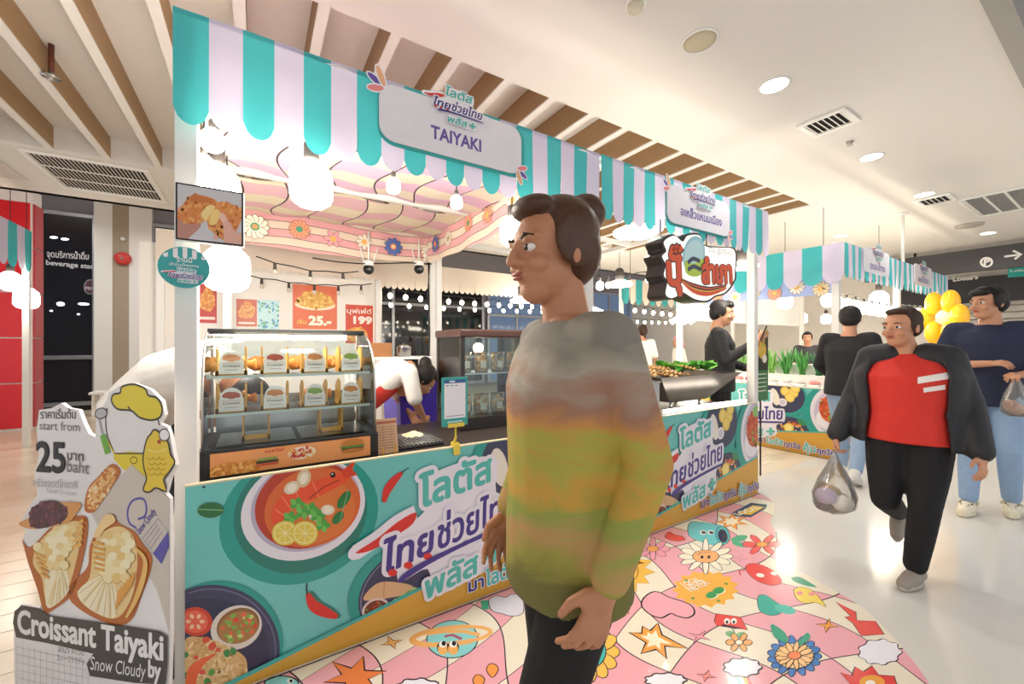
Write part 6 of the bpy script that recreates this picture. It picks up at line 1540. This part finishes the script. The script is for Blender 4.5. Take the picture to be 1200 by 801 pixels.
EYEW = mat('eye_white', '#e9e4de', .2); IRIS = mat('iris', '#2a1a12', .15); LIP = mat('lip', '#a8584e', .45); BROW = mat('brow', '#2a1c16', .7)
def head(body, t, c, M, s, hair, skin_vox, style, face=True):
    """cranium, jaw, nose, ears go into the body; hair, eyes, lips are parts. M: columns forward, left, up"""
    T = lambda a, b, c_: c + M @ Vector((a, b, c_)) * s
    e = lambda p, r: body.ball(T(*p), Vector(r) * s, 18, 12, M)
    e((-.012, 0, .032), (.094, .077, .088)); e((.018, 0, -.035), (.07, .062, .078)); e((.045, 0, -.08), (.036, .042, .034)); e((.04, 0, .02), (.05, .06, .06))
    cap(body, T(.086, 0, .018), .008 * s, T(.106, 0, -.022), .0125 * s, 8)
    for k in (-1, 1): e((.088, .013 * k, -.027), (.013, .011, .009)); e((-.008, .079 * k, -.005), (.018, .009, .031)); e((.07, .032 * k, .026), (.02, .026, .012)); e((.06, .04 * k, -.03), (.026, .022, .02))
    e((.083, 0, -.052), (.013, .024, .012))
    cap(body, T(-.02, 0, -.06), .052 * s, T(-.035, 0, -.16), .056 * s)
    if face:
        for k in (-1, 1):
            MB().ball(T(.077, .033 * k, .004), Vector((.011, .0165, .009)) * s, 10, 8, M).build('eye', EYEW, t)
            MB().ball(T(.0855, .033 * k, .004), Vector((.004, .0075, .0075)) * s, 8, 6, M).build('iris', IRIS, t)
            MB().tube([T(.087, .016 * k, .026), T(.09, .034 * k, .031), T(.078, .054 * k, .026)], .0042 * s, 6, [.7, 1, .4]).build('eyebrow', BROW, t)
        b = MB(); b.ball(T(.094, 0, -.0485), Vector((.006, .022, .0048)) * s, 12, 6, M); b.ball(T(.092, 0, -.057), Vector((.007, .019, .0055)) * s, 12, 6, M); b.build('lips', LIP, t)
    h = MB(); E = lambda p, r: h.ball(T(*p), Vector(r) * s, 18, 12, M)
    E((-.028, 0, .05), (.092, .086, .086))
    if style == 'short': E((-.05, 0, .0), (.062, .083, .075)); E((.05, 0, .098), (.042, .062, .026)); [E((-.01, .074 * k, .03), (.04, .014, .05)) for k in (-1, 1)]
    if style == 'fringe': E((-.05, 0, .0), (.064, .084, .078)); E((.062, 0, .082), (.036, .066, .03)); E((.04, .03, .11), (.05, .05, .02)); [E((.0, .076 * k, .02), (.042, .014, .055)) for k in (-1, 1)]
    if style == 'crop': E((-.05, 0, .005), (.06, .082, .07)); E((.03, 0, .1), (.05, .064, .024)); [E((-.015, .072 * k, .02), (.045, .013, .055)) for k in (-1, 1)]
    if style == 'bun': E((-.05, 0, .0), (.066, .084, .08)); E((.045, 0, .098), (.045, .064, .028)); E((-.1, 0, .1), (.05, .05, .048)); [E((-.01, .075 * k, .02), (.05, .014, .06)) for k in (-1, 1)]
    if style == 'tail': E((-.05, 0, .0), (.064, .084, .08)); E((.045, 0, .098), (.045, .064, .028)); cap(h, T(-.11, 0, .02), .03 * s, T(-.15, 0, -.12), .018 * s); [E((-.01, .075 * k, .02), (.05, .014, .06)) for k in (-1, 1)]
    fuse(h, 'hair', max(.006, skin_vox), hair, t, 3)
def person(label, loc, rz, J, wear, H=1.7, skin=SKIN, hair=HAIRB, style='short', vox=.008, look=(0, 0, 0), face=True, soft=.55, build=1.0):
    """J: joints in metres for a 1.70 m figure facing +x, left is +y"""
    k = H / 1.7; loc = Vector(loc); RZ = Matrix.Rotation(rz, 3, 'Z')
    D = dict(pelvis=(0, 0, .93), waist=(0, 0, 1.06), chest=(0, 0, 1.28), neck=(-.015, 0, 1.43), head=(.02, 0, 1.582),
             sl=(-.01, .17, 1.385), sr=(-.01, -.17, 1.385), el=(-.05, .225, 1.11), er=(-.05, -.225, 1.11), wl=(.06, .235, .88), wr=(.06, -.235, .88),
             hl=(0, .088, .89), hr=(0, -.088, .89), kl=(.03, .092, .49), kr=(.03, -.092, .49), al=(-.01, .092, .09), ar=(-.01, -.092, .09), fl=(1, .12, 0), fr=(1, -.12, 0))
    D.update(J)
    W = lambda p: loc + RZ @ (Vector(p) * k)
    P = {n: W(v) for n, v in D.items() if n[0] != 'f' and n not in ('hdl', 'hdr', 'cl', 'cr')}
    dirv = lambda v: RZ @ Vector(v)
    t = thing('person', label, 'person', loc, None)
    lat = dirv(D.get('lat', (0, 1, 0)))
    body = MB()
    yaw, pit, rol = look
    M = RZ @ Matrix.Rotation(yaw, 3, 'Z') @ Matrix.Rotation(pit, 3, 'Y') @ Matrix.Rotation(rol, 3, 'X')
    hs = k * 1.02
    head(body, t, P['head'], M, hs, hair, vox, style, face)
    cap(body, P['neck'] + ZA * .02, .05 * k, P['head'] - (M @ ZA) * .07 * k - (M @ XA) * .02 * k, .047 * k)
    oval(body, [(P['pelvis'], .13 * k, .085 * k), (P['waist'], .115 * k, .08 * k), (P['chest'], .135 * k, .09 * k), (P['neck'], .07 * k, .05 * k)], lat)
    for q, sd in (('l', 1), ('r', -1)):
        limb(body, [P['s' + q] - ZA * .01, P['e' + q], P['w' + q]], [.043 * k, .037 * k, .025 * k])
        fd = (P['w' + q] - P['e' + q]).normalized(); hd = dirv(D['hd' + q]) if 'hd' + q in D else fd
        hand(body, P['w' + q], hd, dirv(D.get('n' + q, (0, sd, .1))), D.get('th' + q, 1 if q == 'l' else -1), k * .98, D.get('c' + q, .55))
        limb(body, [P['h' + q], P['k' + q], P['a' + q]], [.07 * k, .05 * k, .036 * k])
    fuse(body, 'body', vox, skin, t, 3 if vox > .006 else 4, .45)
    for n, f in wear: f(t, P, k, lat, dirv, D, build, vox)
    return t
def tee(mname, col, sleeve=.55, drop=.06, wide=1.0, m_=None, name='shirt', dep=1.0, long=False, neckw=.085):
    def f(t, P, k, lat, dirv, D, bd, vox):
        m = m_ or mat(mname, col, .75, amt=.1, scale=14, bump=.12); b = MB()
        up = (P['waist'] - P['pelvis']).normalized(); hem = P['pelvis'] - up * drop * k; top = P['neck'] - (P['neck'] - P['chest']).normalized() * .012 * k
        sh = (P['sl'] + P['sr']) / 2
        oval(b, [(hem, .178 * k * wide * bd, .122 * k * dep * bd), (P['pelvis'] + up * .03 * k, .17 * k * wide * bd, .122 * k * dep * bd), (P['waist'], .158 * k * wide * bd, .118 * k * dep * bd), (P['chest'], .18 * k * wide * bd, .122 * k * dep * bd), (P['chest'].lerp(top, .55), .182 * k * wide, .105 * k), (P['chest'].lerp(top, .85), .12 * k * wide, .078 * k), (top, neckw * k, .068 * k)], lat)
        for q in 'lr':
            s_, e_, w_ = P['s' + q], P['e' + q], P['w' + q]; rs = .066 * k * bd
            inn = s_.lerp(sh, .35) + (P['chest'] - sh) * .05
            cap(b, inn, .07 * k, s_, rs)
            if long: limb(b, [s_, e_, e_.lerp(w_, .93)], [rs, .052 * k * bd, .042 * k * bd])
            else: limb(b, [s_, s_.lerp(e_, sleeve * 1.6 if sleeve < .6 else sleeve)], [rs, .06 * k * bd])
        fuse(b, name, max(vox, .009), m, t, 5)
    return (name, f)
def trousers(mname, col, rw=1.0, m_=None, hem=.93, name='trousers'):
    def f(t, P, k, lat, dirv, D, bd, vox):
        m = m_ or mat(mname, col, .8, amt=.14, scale=18, bump=.15); b = MB(); up = (P['waist'] - P['pelvis']).normalized()
        oval(b, [(P['pelvis'] - ZA * .07 * k, .13 * k * bd, .1 * k * bd), (P['pelvis'], .158 * k * bd, .108 * k * bd), (P['pelvis'] + up * .08 * k, .15 * k * bd, .105 * k * bd)], lat)
        for q in 'lr':
            h, n, a = P['h' + q], P['k' + q], P['a' + q]
            limb(b, [h, h.lerp(n, .5), n, n.lerp(a, .4), n.lerp(a, hem)], [.093 * k * rw * bd, .08 * k * rw * bd, .064 * k * rw, .06 * k * rw, .05 * k * rw])
        fuse(b, name, max(vox, .009), m, t, 4)
    return (name, f)
def shoes(mname, col, sole='#d9d4cc', clog=False, strap=None):
    def f(t, P, k, lat, dirv, D, bd, vox):
        m = mat(mname, col, .6, amt=.1, scale=30); ms = mat(mname + '_sole', sole, .6)
        for q in 'lr':
            a = P['a' + q]; d = dirv(D['f' + q]); d.normalize(); sd = Vector((-d.y, d.x, 0)).normalized() if abs(d.z) < .95 else lat; up = d.cross(sd); up = up if up.z > 0 else -up
            o = a - up * (.09 * k)
            sh = thing_part('shoe', t, a); b = MB(); g = lambda x, y, z: o + d * (x * k) + sd * (y * k) + up * (z * k)
            cap(b, g(-.055, 0, .045), .042 * k, g(.05, 0, .045), .045 * k); cap(b, g(.05, 0, .04), .046 * k, g(.145, 0, .032), .036 * k)
            if not clog: cap(b, g(-.03, 0, .07), .044 * k, g(-.01, 0, .1), .045 * k)
            o1 = fuse(b, 'upper', max(.007, vox * .8), m, sh, 3)
            s_ = MB(); s_.rings([[g(.045 + .135 * math.cos(2 * math.pi * i / 18), (.046 if math.cos(2 * math.pi * i / 18) > -.2 else .04) * math.sin(2 * math.pi * i / 18), z) for i in range(18)] for z in (.0, .024)]); s_.build('sole', ms, sh)
            if clog:
                for i, j in ((.09, -.018), (.09, .018), (.115, -.012), (.115, .014), (.07, 0), (.13, 0), (.06, -.03), (.06, .03)): MB().ball(g(i, j, .078 - (i - .06) * .22), .0065 * k, 6, 5).build('hole', mat('clog_hole', '#5a5346', .8), sh)
                MB().tube([g(.0, .05, .06), g(-.06, .038, .075), g(-.088, 0, .08), g(-.06, -.038, .075), g(0, -.05, .06)], .009 * k, 6).build('strap', m, sh)
            else:
                for i in range(4): MB().tube([g(.02 + .02 * i, -.02, .09 - .008 * i), g(.03 + .02 * i, .0, .094 - .009 * i), g(.02 + .02 * i, .02, .09 - .008 * i)], .0035 * k, 5).build('lace', ms, sh)
    return ('shoes', f)
def thing_part(name, parent, loc):
    o = bpy.data.objects.new(name, None); COL.objects.link(o); o.empty_display_size = .05; WL[o] = Vector(loc); o.parent = parent; o.location = Vector(loc) - WL[parent]; return o
def jacket(mname, col, gap=42, wide=1.12, drop=.08):
    def f(t, P, k, lat, dirv, D, bd, vox):
        m = mat(mname, col, .6, amt=.2, scale=14, bump=.2); b = MB(); up = (P['waist'] - P['pelvis']).normalized(); hem = P['pelvis'] - up * drop * k; top = P['neck'] - ZA * .005 * k
        g = 90 + gap
        oval(b, [(hem, .205 * k * wide * bd, .15 * k * bd), (P['pelvis'], .2 * k * wide * bd, .15 * k * bd), (P['waist'], .185 * k * wide * bd, .14 * k * bd), (P['chest'], .2 * k * wide * bd, .14 * k * bd), (P['chest'].lerp(top, .55), .195 * k * wide, .12 * k), (P['chest'].lerp(top, .9), .125 * k, .09 * k), (top + ZA * .01 * k, .085 * k, .078 * k)], lat, 26, (g, 360 + 90 - gap))
        for q in 'lr':
            s_, e_, w_ = P['s' + q], P['e' + q], P['w' + q]; limb(b, [s_ - ZA * .005, s_.lerp(e_, .5), e_, e_.lerp(w_, .55), e_.lerp(w_, .92)], [.062 * k, .052 * k, .047 * k, .042 * k, .037 * k]); cap(b, s_ + ZA * .006, .062 * k, s_.lerp(P['neck'], .5) + ZA * .0 , .06 * k)
        fuse(b, 'jacket', .011, m, t, 5, .5, .022)
    return ('jacket', f)

# --- passer-by in the foreground, patterned blouse
def blouse_mat():
    m = bpy.data.materials.new('patterned_blouse'); m.use_nodes = True; nt = m.node_tree; b = nt.nodes['Principled BSDF']; tc = N(nt, 'ShaderNodeTexCoord'); sp = N(nt, 'ShaderNodeSeparateXYZ'); nt.links.new(tc.outputs['Object'], sp.inputs[0])
    mp = N(nt, 'ShaderNodeMapping'); mp.inputs['Scale'].default_value = (2.2, 2.2, 5.5); mp.inputs['Rotation'].default_value = (0, .5, 0); nt.links.new(tc.outputs['Object'], mp.inputs[0])
    nz = N(nt, 'ShaderNodeTexNoise'); nz.inputs['Scale'].default_value = 1.6; nz.inputs['Detail'].default_value = 5; nz.inputs['Distortion'].default_value = 1.2; nt.links.new(mp.outputs[0], nz.inputs['Vector'])
    h = mth(nt, 'MULTIPLY_ADD', nz.outputs['Fac'], .5, mth(nt, 'MULTIPLY', sp.outputs['Z'], 1.5))
    r = N(nt, 'ShaderNodeValToRGB'); el = r.color_ramp.elements; el[0].position = .0; el[0].color = (*lin('#6f6a34'), 1); el[1].position = 1.0; el[1].color = (*lin('#8d877c'), 1)
    for p_, c_ in ((.1, '#9a9440'), (.2, '#b98f5a'), (.28, '#8f9a45'), (.36, '#c7983f'), (.44, '#a8a244'), (.52, '#c38a48'), (.6, '#9a6f5a'), (.68, '#a59a8a'), (.78, '#7f786e')):
        q = el.new(p_); q.color = (*lin(c_), 1)
    nt.links.new(mth(nt, 'ADD', h, .18), r.inputs[0]); nt.links.new(r.outputs[0], b.inputs['Base Color']); b.inputs['Roughness'].default_value = .8
    return m
BM = blouse_mat()
person('passer-by closest to the camera in a loose earthy patterned blouse and black trousers', (.60, .715, 0), math.radians(170),
       dict(kl=(.13, .08, .5), al=(.02, .08, .1), kr=(-.02, -.09, .49), ar=(-.2, -.09, .13), fl=(1, 0, 0), fr=(1, 0, -.5), el=(-.07, .2, 1.13), wl=(.03, .2, .91), er=(-.02, -.19, 1.13), wr=(.08, -.17, .92), sl=(-.01, .155, 1.375), sr=(-.01, -.155, 1.375), chest=(.0, 0, 1.27), neck=(.0, 0, 1.43), head=(.04, 0, 1.575)),
       [trousers('passer_trousers', '#171616', 1.0), tee('', '', m_=BM, drop=.12, wide=1.08, dep=1.25, name='blouse', long=True), shoes('passer_shoes', '#2c2a2a')], H=1.645, skin=SKIN2, hair=mat('hair_chestnut', '#4a2e1d', .45, amt=.3, scale=60), style='bun', vox=.0045, look=(.1, .05, 0), build=.92)

# --- woman in red walking towards us
wl = person('woman in a red top and open black jacket walking towards the camera', (3.09, .73, 0), math.radians(188),
       dict(kl=(.1, .08, .5), al=(.02, .03, .095), fl=(1, -.25, 0), kr=(.06, -.1, .5), ar=(-.32, -.08, .32), fr=(.75, 0, -.65), el=(-.06, .25, 1.13), wl=(.1, .3, .86), hdl=(.45, .1, -.9), er=(-.06, -.27, 1.12), wr=(.1, -.34, .86), hdr=(.1, 0, -1), cr=1.3, head=(.03, -.03, 1.582), nl=(.3, 1, .2)),
       [trousers('walker_trousers', '#17171a', 1.18), tee('red_top', '#d3352b', drop=.05, wide=1.12, dep=1.25, name='red_top'), jacket('black_jacket', '#26262b', 46, 1.08), shoes('walker_shoes', '#9a9086', '#b9b0a4')], H=1.52, skin=SKIN, hair=HAIRD, style='crop', vox=.0055, look=(-.45, 0, 0), build=1.12)
# white print on her top, laid on the cloth
from mathutils.bvhtree import BVHTree
top = next(c for c in wl.children if c.name.startswith('red_top')); off = WL[top]
bv = BVHTree.FromPolygons([v.co + off for v in top.data.vertices], [tuple(p.vertices) for p in top.data.polygons])
def decal(y0, y1, z0, z1, nm, skew=0.0):
    G = []
    for j in range(5):
        row = []
        for i in range(9):
            y = y0 + (y1 - y0) * i / 8; z = z0 + (z1 - z0) * j / 4 + skew * i / 8
            hit = bv.ray_cast(Vector((2.0, y, z)), Vector((1, 0, 0)))[0]
            row.append((hit or Vector((2.9, y, z))) - Vector((.004, 0, 0)))
        G.append(row)
    MB().grid(G).build(nm, mat('tee_print', '#efe6e2', .7), wl)
decal(.66, .56, 1.115, 1.15, 'chest_print', .03); decal(.64, .57, 1.07, 1.095, 'chest_print', .02)
# --- man in navy
person('man in a navy t-shirt, pale jeans and cream clogs looking left', (4.93, .70, 0), math.radians(190),
       dict(kl=(.1, .1, .5), al=(-.06, .12, .095), kr=(.12, -.09, .5), ar=(.16, -.1, .095), fl=(1, -.05, 0), fr=(1, -.2, 0), er=(.02, -.27, 1.1), wr=(.2, -.02, 1.13), hdr=(.3, 1, .12), nr=(.5, -.2, 1), cr=.7, el=(-.02, .26, 1.1), wl=(.2, .16, 1.06), hdl=(.8, -.5, 0), cl=1.0, nl=(0, .3, 1)),
       [trousers('pale_jeans', '#8fa9c8', 1.08), tee('navy_tee', '#262b45', sleeve=.62, drop=.12, wide=1.1, dep=1.05), shoes('cream_clogs', '#e6dcc4', '#e6dcc4', True)], H=1.77, skin=SKIN, hair=HAIRB, style='fringe', vox=.006, look=(-.75, 0, 0))
# --- walker in black seen from behind
person('walker in a black jacket and pale jeans seen from behind by the far stall', (4.9, 1.58, 0), math.radians(5),
       dict(kl=(.12, .09, .5), al=(.1, .09, .095), kr=(0, -.09, .49), ar=(-.2, -.09, .13), fr=(1, 0, -.45), el=(.02, .25, 1.12), wl=(.22, .2, 1.0), er=(-.02, -.25, 1.12), wr=(.15, -.22, .95)),
       [trousers('back_jeans', '#93a8c4', 1.1), tee('black_coat', '#1d1d20', wide=1.12, dep=1.15, drop=.1, name='coat', long=True), shoes('back_shoes', '#dedad4')], H=1.69, skin=SKIN, hair=HAIRB, style='short', vox=.011, look=(.2, 0, 0), face=False, build=1.05)
# --- seller in black holding up a phone
person('young man in a black jacket holding up a phone beside the right stall', (3.97, 2.34, 0), math.radians(-62),
       dict(er=(.06, -.2, 1.13), wr=(.3, -.14, 1.3), hdr=(.6, .1, .7), nr=(.2, -1, 0), cr=.9, el=(.02, .24, 1.12), wl=(.22, .12, 1.05)),
       [trousers('seller_trousers', '#242426', 1.05), tee('seller_jacket', '#2b2a2d', wide=1.08, dep=1.12, drop=.1, name='jacket', long=True), shoes('seller_shoes', '#cfc9c0')], H=1.76, skin=SKIN, hair=HAIRB, style='fringe', vox=.01, look=(0, .1, 0))
# --- seller with red apron bending over the counter
def apron(t, P, k, lat, dirv, D, bd, vox):
    b = MB(); oval(b, [(P['pelvis'] - ZA * .25 * k, .18 * k, .13 * k), (P['pelvis'], .172 * k, .128 * k), (P['waist'], .165 * k, .126 * k), (P['chest'] - (P['chest'] - P['waist']) * .25, .14 * k, .128 * k)], lat, 22, (-10, 190))
    fuse(b, 'apron', .011, mat('apron_red', '#c9382c', .7, amt=.1), t, 3, .5, .012)
person('seller in a white top and red apron bending over the counter', (.53, 2.95, 0), math.radians(0),
       dict(pelvis=(.04, 0, .95), waist=(.14, 0, 1.05), chest=(.32, 0, 1.19), neck=(.46, 0, 1.21), head=(.56, -.02, 1.12), sl=(.4, .17, 1.2), sr=(.4, -.17, 1.2), el=(.42, .2, .98), er=(.44, -.2, .98), wl=(.5, .14, .85), wr=(.52, -.14, .85), hl=(.03, .088, .9), hr=(.03, -.088, .9), kl=(.04, .09, .5), kr=(.04, -.09, .5)),
       [trousers('apron_trousers', '#2a2a30'), tee('white_top', '#efe9e2', drop=.03), ('apron', apron), shoes('apron_shoes', '#c9c4bc')], H=1.6, skin=SKIN, hair=HAIRB, style='bun', vox=.009, look=(-.1, .95, 0))
# --- seller in white bending at the left
person('seller in a white shirt and dark jeans bending forward behind the cut-out board', (-.48, 2.93, 0), math.radians(-32),
       dict(pelvis=(.0, 0, 1.0), waist=(.1, 0, 1.11), chest=(.29, 0, 1.16), neck=(.42, 0, 1.09), head=(.5, 0, .98), sl=(.37, .18, 1.13), sr=(.37, -.18, 1.13), el=(.46, .22, .95), er=(.46, -.22, .95), wl=(.62, .16, .84), wr=(.62, -.16, .84), hl=(0, .088, .92), hr=(0, -.088, .92), kl=(-.04, .1, .5), kr=(.02, -.1, .5), al=(-.06, .1, .09)),
       [trousers('left_jeans', '#3a3f4a', 1.05), tee('left_shirt', '#f0ebe4', drop=.1, wide=1.12, dep=1.2, sleeve=.62), shoes('left_shoes', '#3a3838')], H=1.74, skin=SKIN2, hair=HAIRB, style='short', vox=.01, look=(0, 1.0, 0), build=1.08)
# --- far figures
person('customer in a white shirt far behind the right stall', (6.0, 5.0, 0), math.radians(60), {}, [trousers('far_trousers', '#3a3a42'), tee('far_white', '#f2eee8', wide=1.1), shoes('far_shoes', '#8a8680')], H=1.68, style='tail', hair=HAIRD, vox=.016, face=False)
person('girl in a pink cap and white top far behind the steel tray', (7.05, 5.0, 0), math.radians(150), {}, [trousers('far_trousers2', '#55505a'), tee('far_white2', '#f4efe9'), shoes('far_shoes', '#8a8680')], H=1.48, style='tail', hair=mat('cap_pink', '#e58fae', .6), vox=.016)
person('seller standing deep inside the far produce stall', (8.6, 3.4, 0), math.radians(200), {}, [trousers('far_trousers3', '#2a2a30'), tee('far_dark', '#3a3a40'), shoes('far_shoes', '#8a8680')], H=1.55, style='bun', vox=.016)

# things they carry
m_film = thin_glass('carrier_film', '#fbfaf8', .1, .13)
def bag(p, w_, h, label, fill, film=m_film):
    p = Vector(p); t = thing('plastic_bag', label, 'bag', p - ZA * h); b = MB(); n = 16
    b.rings([[p + Vector((w_ * s * math.cos(2 * math.pi * k / n) * (1 + .08 * math.sin(3 * k)), w_ * .7 * s * math.sin(2 * math.pi * k / n), z * h)) for k in range(n)] for s, z in ((.08, 0), (.12, -.08), (.35, -.25), (.75, -.5), (1.0, -.75), (.95, -.92), (.6, -1.0))]); b.build('film', film, t)
    for k, (c_, q) in enumerate(fill):
        a = 2.4 * k; MB().ball(p + Vector((w_ * .4 * math.cos(a), w_ * .28 * math.sin(a), -h * (.86 - .1 * (k % 2)))), (w_ * .42, w_ * .36, h * .13), 10, 8).build('contents', mat('bag_fill_%s' % c_[1:], c_, .6), t)
    return t
def handpos(loc, rz, H, p): return Vector(loc) + Matrix.Rotation(rz, 3, 'Z') @ (Vector(p) * (H / 1.7))
bag(handpos((3.09, .73, 0), math.radians(188), 1.52, (.12, -.345, .77)), .15, .36, 'white carrier bag of food held by the woman in red', [('#c9b48e', 1), ('#b9a9c4', 1), ('#e9e2d8', 1), ('#b08d5c', 1)])
bag(handpos((4.93, .70, 0), math.radians(190), 1.77, (.27, .12, 1.08)), .11, .32, 'clear plastic bag held by the man in navy', [('#c9a58e', 1), ('#b58a74', 1)], thin_glass('clear_film', '#f8f6f2', .1, .12))
p = handpos((3.97, 2.34, 0), math.radians(-62), 1.76, (.36, -.12, 1.38)); t = thing('mobile_phone', 'dark mobile phone held up by the young man in black', 'phone', p)
Mr = Matrix.Rotation(math.radians(-62), 3, 'Z') @ Matrix.Rotation(.35, 3, 'Y'); MB().box(p, (.009, .075, .15), Mr, .004).build('handset', m_black, t); MB().box(p - Mr @ Vector((.006, 0, 0)), (.002, .068, .138), Mr).build('screen', mat('screen', '#26303f', .1), t)
